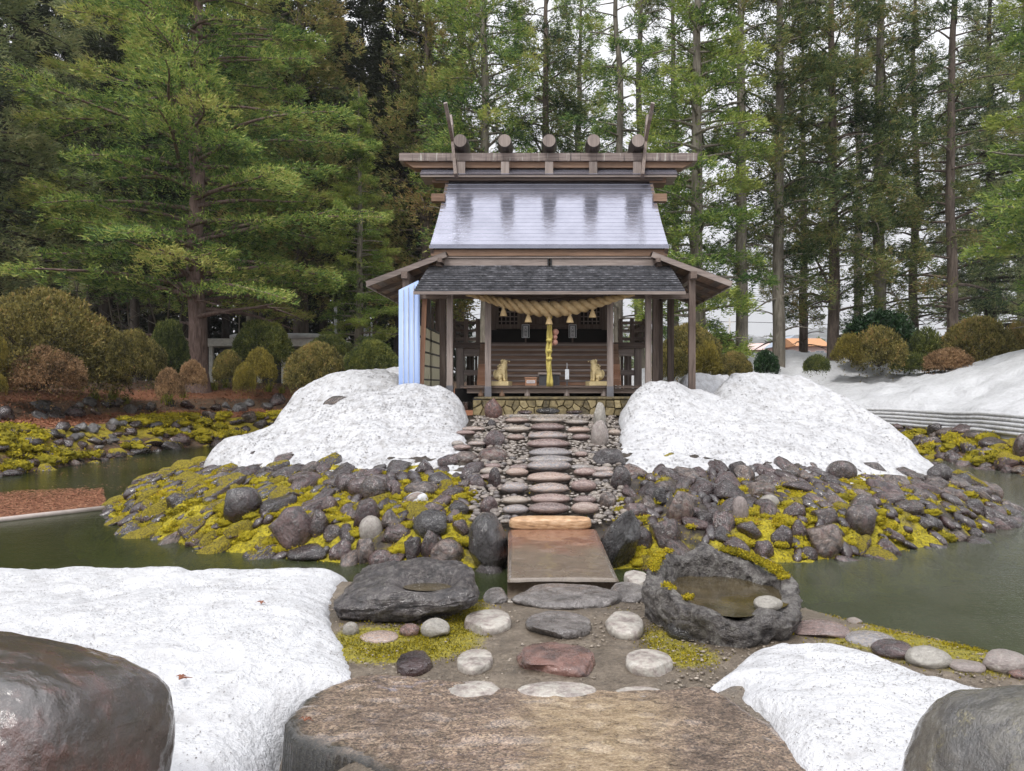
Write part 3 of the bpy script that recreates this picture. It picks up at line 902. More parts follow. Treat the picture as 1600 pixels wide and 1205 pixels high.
col = m.ramp(m.math('ADD', m.math('MULTIPLY', n3, 0.6), m.math('MULTIPLY', n2, 0.4)), [(0.38, (0.02, 0.015, 0.012)), (0.46, (0.10, 0.073, 0.057)), (0.54, (0.22, 0.165, 0.127)), (0.64, (0.44, 0.35, 0.28))])
gx_ = m.n('ShaderNodeTexVoronoi'); m.set(gx_.inputs['Vector'], v); gx_.inputs['Scale'].default_value = 95.0
gsep = m.n('ShaderNodeSeparateColor'); m.t.links.new(gx_.outputs['Color'], gsep.inputs[0])
gcol = m.ramp(gsep.outputs[0], [(0.0, (0.025, 0.02, 0.02)), (0.18, (0.10, 0.075, 0.07)), (0.4, (0.25, 0.185, 0.145)), (0.7, (0.40, 0.31, 0.24)), (1.0, (0.60, 0.51, 0.41))])
tone = m.ramp(m.math('ADD', m.math('MULTIPLY', n1, 0.5), m.math('MULTIPLY', n2, 0.5)), [(0.36, (0.22, 0.18, 0.16)), (0.48, (0.72, 0.64, 0.57)), (0.62, (1.30, 1.15, 1.02))])
col = m.mix(0.62, col, m.mix(1.0, gcol, tone, 'MULTIPLY'))
st = m.ramp(m.math('MULTIPLY', m.attr('stain'), m.math('ADD', n2, 0.5)), [(0.3, 0.0), (0.8, 1.0)])
col = m.mix(m.math('MULTIPLY', st, 0.7), col, m.ramp(m.math('ADD', m.math('MULTIPLY', n3, 0.6), m.math('MULTIPLY', n2, 0.4)), [(0.38, (0.09, 0.055, 0.025)), (0.48, (0.33, 0.23, 0.12)), (0.62, (0.62, 0.50, 0.33))]))
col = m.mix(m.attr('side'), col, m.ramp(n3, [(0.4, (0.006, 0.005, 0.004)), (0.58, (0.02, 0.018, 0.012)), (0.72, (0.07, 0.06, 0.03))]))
pit = m.ramp(m.noise(mp.outputs[0], 7, 6, 0.75), [(0.60, 0.0), (0.67, 1.0)])
col = m.mix(m.math('MULTIPLY', pit, 0.8), col, (0.05, 0.033, 0.025))
m.bsdf(col, m.ramp(n2, [(0.35, 0.25), (0.65, 0.6)]), m.bump(m.math('ADD', m.math('MULTIPLY', n2, 1.0), m.math('MULTIPLY', n3, 0.6)), 0.8, 0.03), 0.5, coat=m.ramp(n1, [(0.35, 0.2), (0.55, 1.0)]), coat_rough=0.12)
M['granite_slab'] = m.m
slab_poly = [(-0.20, 3.0), (-0.84, 3.90), (-1.42, 4.28), (-1.55, 4.60), (-1.45, 5.0), (-1.15, 5.24), (-0.75, 5.14), (-0.2, 4.98), (0.25, 4.97), (0.6, 4.95), (0.95, 5.03), (1.12, 4.9), (1.32, 4.4), (1.42, 3.9), (1.4, 3.2)]
slab_poly = smooth_poly(slab_poly, 4)
bx, by = np.arange(-2.0, 1.75, 0.022), np.arange(2.8, 5.45, 0.022)
BX, BY = np.meshgrid(bx, by, indexing='ij')
sd_ = sd_poly(BX, BY, slab_poly) + 0.025 * fbm(xyz(BX * 6, BY * 6, 1.0), 3)
BZ = 0.045 + 0.02 * fbm(xyz(BX * 1.7, BY * 2.2, 2.0), 3) + 0.016 * fbm(xyz(BX * 7, BY * 10, 7.0), 5, 0.6)
BZ = np.where(sd_ > 0, BZ - 0.03 * np.clip(1 - sd_ / 0.06, 0, 1) ** 1.5, np.maximum(BZ - 0.045 + sd_ * 14, -0.5))
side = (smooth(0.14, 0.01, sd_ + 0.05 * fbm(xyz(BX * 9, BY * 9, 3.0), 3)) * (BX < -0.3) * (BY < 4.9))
pS = GP(930, 1130)
stain = np.exp(-(((BX - pS.x) / 0.55) ** 2 + ((BY - pS.y) / 0.45) ** 2)) + np.exp(-(((BX - 0.25) / 0.4) ** 2 + ((BY - 3.9) / 0.25) ** 2))
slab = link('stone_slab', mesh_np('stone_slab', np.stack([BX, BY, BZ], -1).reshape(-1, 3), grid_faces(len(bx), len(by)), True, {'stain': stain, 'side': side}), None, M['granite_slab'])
tag(slab, 'huge flat rough brown granite slab lying nearest the camera', 'stone slab')

# stepping stones on the approach, one thing each
def stepping(label, kind, seed, px, py, w, h, cuts=2, amp=0.08, thick=0.07, rot=0.0, flat=True):
    p = GP(px, py, 0.04)
    hw = w * p.y / FPX / 2
    hd = h * p.y / FPX / 2 * p.y / (EYE - 0.04) * 0.92
    mat = M[kind]
    v, f = rock_verts(seed, 5, cuts + 2, amp * 1.6, 1.6, (0.65, 0.92), 6) if kind != 'pale_flat' else rock_verts(seed, 5, cuts, amp, 1.2, (0.8, 0.96), 5)
    if flat:
        v[:, 2] = np.where(v[:, 2] > 0.35, 0.35 + (v[:, 2] - 0.35) * 0.22, v[:, 2])
        v[:, 2] += 0.03 * fbm(v * 5 + seed, 3)
    v = v * np.array([hw, hd, thick])
    me = mesh_np('stepping_stone', v, f)
    me.materials.append(mat)
    o = bpy.data.objects.new('stepping_stone', me)
    COL.objects.link(o)
    o.location = (p.x, p.y, 0.02)
    o.rotation_euler = (0, 0, rot)
    tag(o, label, 'stepping stone', 'stepping stones on the approach')
    return o
stepping('wide wet white-veined stepping stone at the near end of the bridge', 'grey_flat', 61, 884, 931, 172, 36, 4, 0.1, 0.13)
stepping('grey squarish stepping stone in the second row, central', 'grey_flat', 62, 872, 975, 104, 38, 5, 0.08, 0.12)
stepping('large reddish-brown stepping stone in front of the grey squarish one', 'red_stone', 63, 868, 1028, 124, 48, 5, 0.1, 0.13)
stepping('long pale oval stone touching the back edge of the granite slab', 'pale_flat', 64, 870, 1080, 130, 28, 1, 0.05, 0.1)
stepping('banded pale pink oval stone beside the left basin', 'pale_flat', 65, 762, 970, 74, 34, 2, 0.06, 0.12)
stepping('round speckled pale stone left of the large reddish stone', 'pale_flat', 66, 742, 1031, 56, 34, 1, 0.05, 0.1)
stepping('purple-grey oval stone near the tip of the left snow', 'wet_stone', 67, 650, 1033, 56, 34, 2, 0.07, 0.1)
stepping('pale oval stone with a pink left end on the slab edge', 'pale_flat', 68, 742, 1079, 88, 30, 1, 0.05, 0.09)
stepping('buff oval stone left of the right basin', 'pale_flat', 69, 976, 974, 60, 38, 2, 0.06, 0.12)
stepping('pale rectangular rounded stone in front of the right basin', 'pale_flat', 70, 1014, 1033, 74, 34, 4, 0.05, 0.12)
stepping('half-buried pale stone at the right back edge of the slab', 'pale_flat', 71, 1000, 1083, 84, 24, 1, 0.05, 0.06)
stepping('flat grey stone set in mortar right of the bridge end', 'grey_flat', 72, 985, 922, 66, 30, 4, 0.06, 0.07)
stepping('small flat grey stone set in mortar left of the bridge end', 'grey_flat', 73, 775, 928, 40, 22, 4, 0.06, 0.07)
stepping('mottled rounded stone between the bridge and the right basin rim', 'pale_flat', 74, 994, 904, 38, 20, 2, 0.06, 0.14)

# ------------------------------------------------------------------ stone bridge
m = N('bridge_stone')
v = m.coord('Object')
n1, n2, n3 = m.noise(v, 1.4, 4, 0.6), m.noise(v, 14, 5, 0.65), m.noise(v, 80, 3, 0.7)
col = m.ramp(m.math('ADD', m.math('MULTIPLY', n2, 0.5), m.math('MULTIPLY', n3, 0.5)), [(0.3, (0.085, 0.062, 0.045)), (0.5, (0.155, 0.122, 0.093)), (0.72, (0.235, 0.195, 0.15))])
sep = m.n('ShaderNodeSeparateXYZ'); m.set(sep.inputs[0], v)
rust = m.ramp(m.math('ADD', m.math('ADD', m.math('MULTIPLY', sep.outputs[1], 0.30), 0.80), m.math('MULTIPLY', n1, 0.6)), [(0.62, 0.0), (0.82, 1.0)])
col = m.mix(m.math('MULTIPLY', rust, 0.8), col, m.ramp(n2, [(0.3, (0.13, 0.05, 0.032)), (0.7, (0.25, 0.105, 0.062))]))
m.bsdf(col, m.ramp(n1, [(0.35, 0.12), (0.7, 0.4)]), m.bump(m.math('ADD', n2, m.math('MULTIPLY', n3, 0.4)), 0.4, 0.012), 0.55, coat=0.7, coat_rough=0.12)
M['bridge_stone'] = m.m
b0, b1 = (-0.426, 0.714), (-0.56, 0.65)
ub, vb = np.linspace(0, 1, 60), np.linspace(0, 1, 90)
UB, VB = np.meshgrid(ub, vb, indexing='ij')
TX = (b0[0] + (b0[1] - b0[0]) * UB) * (1 - VB) + (b1[0] + (b1[1] - b1[0]) * UB) * VB
TY = 7.82 + VB * 2.75
ed = np.minimum(np.minimum(UB, 1 - UB) * 1.15, np.minimum(VB, 1 - VB) * 2.7)
TZ = 0.03 + 0.010 * fbm(xyz(TX * 3, TY * 3), 3) - 0.03 * np.clip(1 - ed / 0.05, 0, 1) ** 2
top = np.stack([TX, TY - 10.5, TZ], -1).reshape(-1, 3)
bot = top.copy(); bot[:, 2] = -0.24
nt = len(top)
fb = grid_faces(60, 90)
ring = [i * 90 for i in range(60)] + [59 * 90 + j for j in range(1, 90)] + [i * 90 + 89 for i in range(58, -1, -1)] + [j for j in range(88, 0, -1)]
ring = np.array(ring)
sides = np.stack([ring, np.roll(ring, -1), np.roll(ring, -1) + nt, ring + nt], -1)
br = link('stone_bridge', mesh_np('stone_bridge', np.concatenate([top, bot]), np.concatenate([fb, fb[:, ::-1] + nt, sides])), None, M['bridge_stone'])
br.location = (0, 10.5, 0)
tag(br, 'single long wet grey stone slab bridging the water to the steps', 'stone bridge')
m = N('orange_stone')
v = m.coord('Object', (1, 1, 4))
n2 = m.noise(v, 7, 5, 0.65)
m.bsdf(m.ramp(n2, [(0.3, (0.20, 0.11, 0.06)), (0.5, (0.46, 0.28, 0.15)), (0.7, (0.62, 0.45, 0.30))]), 0.35, m.bump(n2, 0.5, 0.03))
M['orange_stone'] = m.m
v, f = rock_verts(81, 4, 0, 0.04, 1.5)
v = np.sign(v) * np.abs(v) ** 0.45
v = v * np.array([0.57, 0.17, 0.085])
o = link('threshold_stone', mesh_np('threshold_stone', v, f), None, M['orange_stone'])
o.location = (0.015, 10.68, 0.09)
tag(o, 'long orange-brown squared stone across the far end of the bridge', 'threshold stone')

# ------------------------------------------------------------------ hollowed stone basins
m = N('basin_water')
m.bsdf(m.ramp(m.noise(m.worldpos(), 5, 4), [(0.3, (0.035, 0.027, 0.014)), (0.7, (0.085, 0.066, 0.036))]), 0.04, m.bump(m.noise(m.worldpos(), 30, 2), 0.12, 0.01), 0.5)
M['basin_water'] = m.m
def basin(name, label, c, rx, ry, rim, inner, floor_z, base_z, rot, seed, undercut, water_z, mat):
    """rock ring: rim(theta) gives the rim height, inner the inner/outer radius ratio by theta"""
    n = 190
    th = np.linspace(0, 2 * np.pi, n, endpoint=False)
    prof = [(undercut * 0.55, base_z, 0), (undercut, base_z + 0.02, 0), (undercut + 0.12 * (1 - undercut), None, 0.12), (0.94, None, 0.3), (1.0, None, 0.5), (1.03, None, 0.68), (1.02, None, 0.84), (1.0, None, 0.94), (0.955, None, 1.0), (None, None, 1.0),
            (None, None, 0.93), (None, None, 0.8), (None, None, 0.4), (None, floor_z, 0), (0.0, floor_z, 0)]
    rows = []
    for k, (rr, z, t) in enumerate(prof):
        iw = inner(th)
        if rr is None:
            rr_arr = iw * {9: 1.05, 10: 0.99, 11: 0.955, 12: 0.92, 13: 0.85}[k]
        else:
            rr_arr = np.full(n, rr)
        zz = np.full(n, z) if z is not None else base_z + (rim(th) - base_z) * t
        x, y = rx * rr_arr * np.cos(th), ry * rr_arr * np.sin(th)
        rows.append(np.stack([x, y, zz], -1))
    # refine the profile
    rows = np.array(rows)
    K = 64
    tt = np.linspace(0, len(rows) - 1, K)
    i0 = np.minimum(tt.astype(int), len(rows) - 2)
    fr_ = (tt - i0)[:, None, None]
    rows = rows[i0] * (1 - fr_) + rows[i0 + 1] * fr_
    v = rows.transpose(1, 0, 2).reshape(-1, 3)
    d = fbm(v * 3.0 + seed, 5, 0.6)
    d2 = fbm(v * 11 + seed, 4, 0.6)
    nrm_ = v - np.array([0, 0, (base_z + 0.1)])
    nrm_ /= np.linalg.norm(nrm_, axis=1)[:, None] + 1e-6
    v = v + nrm_ * (0.09 * d + 0.045 * d2)[:, None]
    me = mesh_np(name, v, grid_faces(n, K, True))
    me.materials.append(mat)
    root = empty(name, c)
    root.rotation_euler = (0, 0, rot)
    tag(root, label, 'stone basin')
    body = link('rock_bowl', me, root, None, False)
    wv = [(rx * 1.14 * inner(np.array([t]))[0] * math.cos(t), ry * 1.14 * inner(np.array([t]))[0] * math.sin(t), water_z) for t in th[::4]]
    wm = bpy.data.meshes.new('basin_water')
    wm.from_pydata(wv, [], [tuple(range(len(wv)))])
    wm.materials.append(M['basin_water'])
    link('basin_water', wm, root, None, False)
    return root
pb = GP(1125, 960, 0.0)
rb = basin('stone_basin', 'large hollowed grey rock basin holding rainwater right of the bridge', (1.475, 6.60, 0.0), 0.64, 0.74,
      lambda t: 0.33 + 0.11 * np.sin(t) - 0.04 * np.cos(t) + 0.025 * np.sin(5 * t + 1) + 0.02 * np.sin(9 * t),
      lambda t: 0.79 + 0.04 * np.sin(3 * t + 0.6) + 0.025 * np.sin(7 * t), 0.06, -0.10, 0.0, 5.0, 0.92, 0.225, M['basin_rock'])
# moss cushions on its back rim
cc = [(1.475 + 0.61 * math.cos(t) * 0.93, 6.60 + 0.74 * math.sin(t) * 0.9, 0.37 + 0.10 * math.sin(t) - 0.04 * math.cos(t)) for t in np.concatenate([np.linspace(0.1, 1.25, 34), np.linspace(2.5, 3.1, 6), [3.6, 3.7, 4.0, 2.3]])]
cv, cf = cushion_mesh(range(len(cc)), cc, [rs.uniform(0.03, 0.06) for _ in cc], 0.5)
fv, ft = fuzz(cv[cv[:, 2] > 0.3], 9000, 0.014, RNG)
nv0 = len(cv)
o = link('rim_moss', mesh_np('rim_moss', np.concatenate([cv, fv]), np.concatenate([cf, np.arange(len(fv)).reshape(-1, 3) + nv0]), False, {'tint': np.concatenate([np.full(nv0, 0.35), ft])}), rb, M['moss'])
o['kind'] = 'stuff'
lb = empty('stone_basin', (-1.22, 6.74, 0.0))
lb.rotation_euler = (0, 0, -0.06)
tag(lb, 'long dark flat-topped rock with a shallow water hollow, left of the bridge', 'stone basin')
v, f = ico(6)
v = np.sign(v) * np.abs(v) ** 0.55
v = v * (1 + 0.13 * fbm(v * 1.3 + 4.0, 4))[:, None]
v = v * np.array([0.60, 0.36, 0.155])
v[:, 0] *= 1 - 0.10 * v[:, 1] / 0.36
v[:, 2] += 0.175 + 0.10 * (v[:, 1] / 0.36) * smooth(-0.05, 0.10, v[:, 2]) + 0.04 * (v[:, 0] / 0.6)
bowl = np.exp(-(((v[:, 0] - 0.17) / 0.24) ** 2 + ((v[:, 1] + 0.03) / 0.16) ** 2) ** 2) * smooth(0.15, 0.25, v[:, 2])
v[:, 2] -= 0.15 * bowl
nn = v - np.array([0, 0, 0.15]); nn /= np.linalg.norm(nn, axis=1)[:, None] + 1e-6
v = v + nn * (0.05 * fbm(v * 4 + 9, 5, 0.6) + 0.03 * fbm(v * 14 + 2, 4, 0.6))[:, None]
link('rock_body', mesh_np('rock_body', v, f), lb, M['dark_basin_rock'], False)
wm = bpy.data.meshes.new('hollow_water')
wm.from_pydata([(0.17 + 0.22 * math.cos(t), -0.03 + 0.15 * math.sin(t), 0.248) for t in np.linspace(0, 2 * np.pi, 28, endpoint=False)], [], [tuple(range(28))])
wm.materials.append(M['basin_water'])
link('hollow_water', wm, lb, None, False)
cv, cf = cushion_mesh(range(6), [(-0.86 + rs.uniform(-0.05, 0.05), 6.95 + rs.uniform(-0.05, 0.05), 0.27) for _ in range(6)], [0.05] * 6)
o = link('rim_moss', mesh_np('rim_moss', cv, cf), lb, M['moss'])
o['kind'] = 'stuff'
PROP = 'small stones propping the left basin'
for (lab, kind, px, py, w, h, sd2) in [('grey egg-shaped prop stone under the left end of the dark basin', 'pale_stone', 548, 985, 26, 24, 91),
                                       ('flat brown wedge under the middle of the dark basin', 'step_stone', 592, 997, 62, 16, 92),
                                       ('white and ochre egg-shaped stone under the right end of the dark basin', 'pale_stone', 680, 983, 46, 30, 93),
                                       ('small brown block in shade under the dark basin', 'red_stone', 640, 986, 32, 20, 94)]:
    boulder(lab, kind, sd2, px, py, w, h, 2, 0.06, 4, group=PROP, name='prop_stone', cat='prop stone', sink=0.15)
boulder('flat dark stone tucked under the left side of the right basin', 'dark_boulder', 95, 1075, 985, 70, 30, 4, 0.06, 4, name='prop_stone', cat='prop stone')
boulder('flat loose pale stone lying on the front rim of the right basin', 'pale_stone', 96, 1168, 935, 34, 16, 5, 0.06, 4, name='rim_stone', cat='loose stone').location = (1.74, 6.10, 0.27)

# ------------------------------------------------------------------ rocks of the near right shore
SH = 'rocks along the near right shore'
for (lab, kind, px, py, w, h, cuts, sd2) in [
        ('dark red and black rock sitting in the shallow water', 'red_stone', 1413, 969, 48, 24, 4, 111),
        ('pale flat-topped rock rising from the water at the right edge', 'pale_stone', 1582, 952, 46, 38, 5, 112),
        ('low mossy rock beside the pale rock at the right edge', 'mossy_stone', 1545, 968, 50, 12, 3, 113),
        ('long flat grey slab at the waterline right of the basin', 'step_stone', 1280, 985, 90, 26, 5, 114),
        ('flat brown rock in front of the shallow water', 'step_stone', 1360, 1000, 80, 22, 3, 115),
        ('smooth purple stone just behind the right snow mound', 'wet_stone', 1395, 1016, 66, 26, 2, 116),
        ('rounded grey speckled stone behind the right snow mound', 'pale_stone', 1450, 1028, 70, 30, 2, 117),
        ('broad pale rounded rock on the right shore', 'pale_stone', 1570, 1035, 74, 34, 2, 118),
        ('flat pale stone half sunk in moss on the right shore', 'pale_stone', 1510, 1042, 56, 16, 2, 119),
        ('small red stone on the right shore by the broad pale rock', 'red_stone', 1592, 1054, 30, 12, 3, 120),
        ('small round stone at the water behind the flat grey slab', 'pale_stone', 1335, 970, 24, 9, 2, 121),
        ('bluish pebble at the back foot of the right basin', 'pale_stone', 1240, 951, 18, 14, 2, 122)]:
    boulder(lab, kind, sd2, px, py, w, h, cuts, 0.09, 4, group=SH, name='shore_rock', cat='rock')

# two big wet boulders that frame the view
def big_boulder(label, seed, c, r, mat, cuts, rot, amp=0.1):
    v, f = rock_verts(seed, 6, cuts, amp, 1.1, (0.6, 0.85), 6)
    me = mesh_np('boulder', v, f)
    me.materials.append(mat)
    o = bpy.data.objects.new('boulder', me)
    COL.objects.link(o)
    o.location = c; o.scale = r; o.rotation_euler = rot
    return tag(o, label, 'boulder')
def framing_rock(name, stops, rough, pit=0.34, lich=0.12):
    m = N(name)
    v = m.coord('Object')
    n1, n2, n3 = m.noise(v, 1.5, 6, 0.6, 0.5), m.noise(v, 9, 6, 0.65), m.noise(v, 45, 4, 0.7)
    col = m.ramp(m.math('ADD', m.math('MULTIPLY', n1, 0.6), m.math('MULTIPLY', n2, 0.4)), stops)
    col = m.mix(m.math('MULTIPLY', m.ramp(n3, [(0.5, 0.0), (0.75, 1.0)]), 0.35), col, (0.22, 0.19, 0.18))
    li = m.math('MULTIPLY', m.ramp(m.noise(v, 2.6, 6, 0.72), [(0.55, 0.0), (0.66, 1.0)]), m.ramp(m.noise(v, 60, 3, 0.7), [(0.46, 0.0), (0.56, 1.0)]))
    col = m.mix(m.math('MULTIPLY', li, lich), col, (0.30, 0.26, 0.12))
    m.bsdf(col, m.ramp(n2, rough), m.bump(m.math('ADD', m.math('ADD', m.math('MULTIPLY', n1, 0.8), m.math('MULTIPLY', n2, 0.35)), m.math('MULTIPLY', n3, pit)), 0.5, 0.09), 0.6, coat=1.0, coat_rough=0.09, **{'Coat IOR': 1.75, 'Coat Normal': m.bump(m.math('ADD', m.math('MULTIPLY', n1, 0.7), m.math('ADD', m.math('MULTIPLY', n2, 0.25), m.math('MULTIPLY', n3, 0.22))), 0.24, 0.08)})
    return m.m
M['brown_wet'] = framing_rock('brown_wet', [(0.36, (0.012, 0.009, 0.008)), (0.48, (0.042, 0.028, 0.025)), (0.56, (0.085, 0.035, 0.028)), (0.66, (0.085, 0.058, 0.042))], [(0.3, 0.10), (0.7, 0.32)])
M['grey_wet'] = framing_rock('grey_wet', [(0.36, (0.010, 0.009, 0.008)), (0.47, (0.045, 0.04, 0.034)), (0.56, (0.11, 0.10, 0.08)), (0.68, (0.035, 0.033, 0.022))], [(0.3, 0.22), (0.7, 0.5)], lich=0.6)
def framing_boulder(label, seed, c, r, mat, rot, powr=0.55, amp=0.06):
    v, f = ico(7)
    v = np.sign(v) * np.abs(v) ** powr
    v = v * (1 + amp * fbm(v * 1.2 + seed, 5) + 0.012 * fbm(v * 7 + seed, 4))[:, None]
    me = mesh_np('boulder', v, f)
    me.materials.append(mat)
    o = bpy.data.objects.new('boulder', me)
    COL.objects.link(o)
    o.location = c; o.scale = r; o.rotation_euler = rot
    return tag(o, label, 'boulder')
framing_boulder('large dark brown glossy wet boulder beside the left snow, nearest the camera', 3.0, (-2.36, 3.02, 0.30), (0.66, 0.55, 0.66), M['brown_wet'], (math.radians(-14), math.radians(8), math.radians(-8)), 0.42)
framing_boulder('large grey wet boulder beside the right snow, nearest the camera', 8.0, (2.18, 3.02, 0.08), (0.68, 0.6, 0.66), M['grey_wet'], (math.radians(-10), math.radians(14), math.radians(22)), 0.62, 0.05)
boulder('small grey-brown stone poking out below the left snow by the big brown boulder', 'step_stone', 131, 345, 1204, 60, 24, 2, 0.05, 4, name='boulder').location = (-1.70, 3.95, -0.10)

# ------------------------------------------------------------------ old snow
m = N('old_snow')
v = m.worldpos()
n1, n2, n3 = m.noise(v, 1.1, 5, 0.6), m.noise(v, 7, 5, 0.65), m.noise(v, 42, 3, 0.6)
col = m.ramp(m.math('ADD', m.math('MULTIPLY', n1, 0.5), m.math('MULTIPLY', n2, 0.5)), [(0.3, (0.40, 0.40, 0.415)), (0.5, (0.54, 0.545, 0.565)), (0.7, (0.63, 0.635, 0.655))])
mp = m.n('ShaderNodeMapping'); m.set(mp.inputs['Vector'], v); mp.inputs['Scale'].default_value = (1, 1, 1)
dv = m.n('ShaderNodeTexNoise'); m.set(dv.inputs['Vector'], v); dv.inputs['Scale'].default_value = 60.0
vm = m.n('ShaderNodeVectorMath', operation='MULTIPLY_ADD')
m.t.links.new(dv.outputs['Color'], vm.inputs[0]); vm.inputs[1].default_value = (0.05, 0.05, 0.05); m.t.links.new(v, vm.inputs[2])
sp = m.noise(v, 48, 5, 0.75, 0.8)
spk = m.ramp(sp, [(0.60, 0.0), (0.68, 1.0)])
den = m.ramp(m.noise(v, 1.6, 4, 0.7), [(0.42, 0.0), (0.66, 1.0)])
col = m.mix(m.math('MULTIPLY', m.math('MULTIPLY', spk, den), m.math('ADD', m.math('MULTIPLY', m.attr('dirt'), 0.6), 0.1)), col, (0.16, 0.14, 0.12))
dk = m.ramp(m.noise(v, 5.0, 7, 0.78), [(0.47, 0.0), (0.66, 1.0)])
col = m.mix(m.math('MULTIPLY', dk, m.math('MULTIPLY', m.attr('dirt'), 0.75)), col, (0.27, 0.255, 0.245))
m.bsdf(col, 0.55, m.bump(m.math('ADD', m.math('ADD', m.math('MULTIPLY', n2, 1.0), m.math('MULTIPLY', n3, 0.22)), m.math('MULTIPLY', m.noise(v, 3.0, 3), 0.6)), 0.7, 0.09), 0.35)
M['old_snow'] = m.m
SNOW = []
def snow_pile(label, outline, tops, res, edge, rough=0.05, dirt=0.4, sm=4, seed=0.0, base=None, lump=2.2, name='snow_mound', group=None, p=2.0, edge_noise=0.12):
    poly = smooth_poly(outline, sm)
    xs = [q[0] for q in poly]; ys = [q[1] for q in poly]
    X1, Y1 = np.arange(min(xs) - 4 * res, max(xs) + 5 * res, res), np.arange(min(ys) - 4 * res, max(ys) + 5 * res, res)
    X2, Y2 = np.meshgrid(X1, Y1, indexing='ij')
    d = sd_poly(X2, Y2, poly)
    d = d + edge_noise * fbm(xyz(X2 * 1.8, Y2 * 1.8, seed), 4)
    # thin-plate spline through the surface points
    T_ = np.array(tops, float)
    nT_ = len(T_)
    def phi(r2): return 0.5 * r2 * np.log(r2 + 1e-9)
    D2 = ((T_[:, None, :2] - T_[None, :, :2]) ** 2).sum(-1)
    A_ = np.zeros((nT_ + 3, nT_ + 3))
    A_[:nT_, :nT_] = phi(D2) + np.eye(nT_) * 0.25
    A_[:nT_, nT_] = 1; A_[:nT_, nT_ + 1:] = T_[:, :2]
    A_[nT_, :nT_] = 1; A_[nT_ + 1:, :nT_] = T_[:, :2].T
    W_ = np.linalg.lstsq(A_, np.concatenate([T_[:, 2], np.zeros(3)]), rcond=None)[0]
    zt = W_[nT_] + W_[nT_ + 1] * X2 + W_[nT_ + 2] * Y2
    for k_ in range(nT_):
        zt = zt + W_[k_] * phi((X2 - T_[k_, 0]) ** 2 + (Y2 - T_[k_, 1]) ** 2)
    zt = np.clip(zt, T_[:, 2].min() - 0.25, T_[:, 2].max() + 0.08)
    gz = G(X2, Y2) if base is None else base(X2, Y2)
    zt = np.maximum(zt, gz + 0.10)
    u = np.clip(d / edge, 0, 1)
    pr = 0.5 * np.sqrt(np.clip(1 - (1 - u) ** 2, 0, 1)) + 0.5 * u ** 0.6
    nz = rough * fbm(xyz(X2 * lump, Y2 * lump, seed + 3.0), 5, 0.55) * 2.0 + rough * 0.5 * np.abs(fbm(xyz(X2 * 0.8, Y2 * 3.0, seed + 8.0), 4))
    cup = vnoise(xyz(X2 * lump * 1.7, Y2 * lump * 1.7, seed)) ** 2 * rough * 2.2 + np.clip(fbm(xyz(X2 * lump * 0.8, Y2 * lump * 0.8, seed + 5.0), 3), 0, 1) ** 2 * rough * 4.0
    z = gz + (zt + nz - cup - gz) * pr
    z = np.where(d > 0, z, gz - 0.03 + np.maximum(d, -0.6) * 1.5)
    keep = d > -2.5 * res
    f = grid_faces(len(X1), len(Y1))
    kf = keep.ravel()[f].all(1)
    f = f[kf]
    used, inv = np.unique(f, return_inverse=True)
    v = np.stack([X2, Y2, z], -1).reshape(-1, 3)[used]
    dd = np.full(len(v), dirt)
    me = mesh_np(name, v, inv.reshape(f.shape), True, {'dirt': dd})
    o = link(name, me, None, M['old_snow'])
    tag(o, label, 'snow mound', group)
    SNOW.append((v, d.ravel()[used]))
    return o
def gp2(px, py, z):
    q = GP(px, py, z); return (q.x, q.y)
def tp(px, py, Y):
    q = P(px, py, Y); return (q.x, q.y, q.z)

snow_pile('big white snow mound in the left foreground behind the brown boulder',
          [gp2(556, 1045, 0.05), gp2(535, 1072, 0.02), gp2(484, 1085, 0), gp2(452, 1118, 0), gp2(432, 1155, 0), (-1.47, 3.98), (-1.42, 3.2), (-2.4, 2.4), (-7.0, 2.4), (-9, 6), (-9, 8.9), (-5, 9.0), (-3.2, 8.95), (-2.30, 8.55), (-2.12, 8.0), (-2.05, 7.3), (-1.95, 6.7), (-1.62, 5.95)],
          [(-2.2, 8.2, -0.10), (-2.6, 7.3, 0.10), (-3.4, 7.8, 0.02), (-2.9, 6.4, 0.22), (-2.3, 5.6, 0.2), (-1.9, 5.2, 0.13), (-2.2, 4.4, 0.08), (-1.8, 3.6, -0.02), (-4.5, 8.2, -0.15), (-7, 8.3, -0.22), (-6, 6, 0.1), (-4, 5, 0.2), (-4, 3, 0.2)],
          0.04, 0.30, 0.024, 0.42, seed=1.0, edge_noise=0.06)
snow_pile('white snow mound in the right foreground between slab and grey boulder',
          [gp2(1106, 1080, 0.02), gp2(1128, 1052, 0.04), gp2(1190, 1008, 0.05), gp2(1268, 1000, 0.05), gp2(1340, 1012, 0.05), gp2(1430, 1050, 0.03), gp2(1520, 1090, 0.0), (3.6, 4.4), (3.4, 2.6), (1.5, 2.6), (1.33, 3.6), gp2(1232, 1195, 0), gp2(1200, 1130, 0), gp2(1165, 1100, 0), gp2(1158, 1072, 0.0), gp2(1130, 1078, 0)],
          [(1.7, 5.5, 0.10), (1.35, 5.2, 0.08), (2.0, 5.2, 0.15), (2.5, 4.9, 0.12), (1.8, 4.6, 0.17), (1.6, 4.1, 0.12), (2.4, 4.2, 0.2), (1.7, 3.4, 0.1), (3, 3.5, 0.15)],
          0.03, 0.16, 0.022, 0.45, seed=2.0, edge_noise=0.04)
boulder('dark stone and moss showing in the cleft between the two left snow mounds', 'mossy_stone', 141, 528, 634, 24, 14, 3, 0.08, 4, name='boulder', depth=0.2).location = tuple(P(528, 634, 18.2))
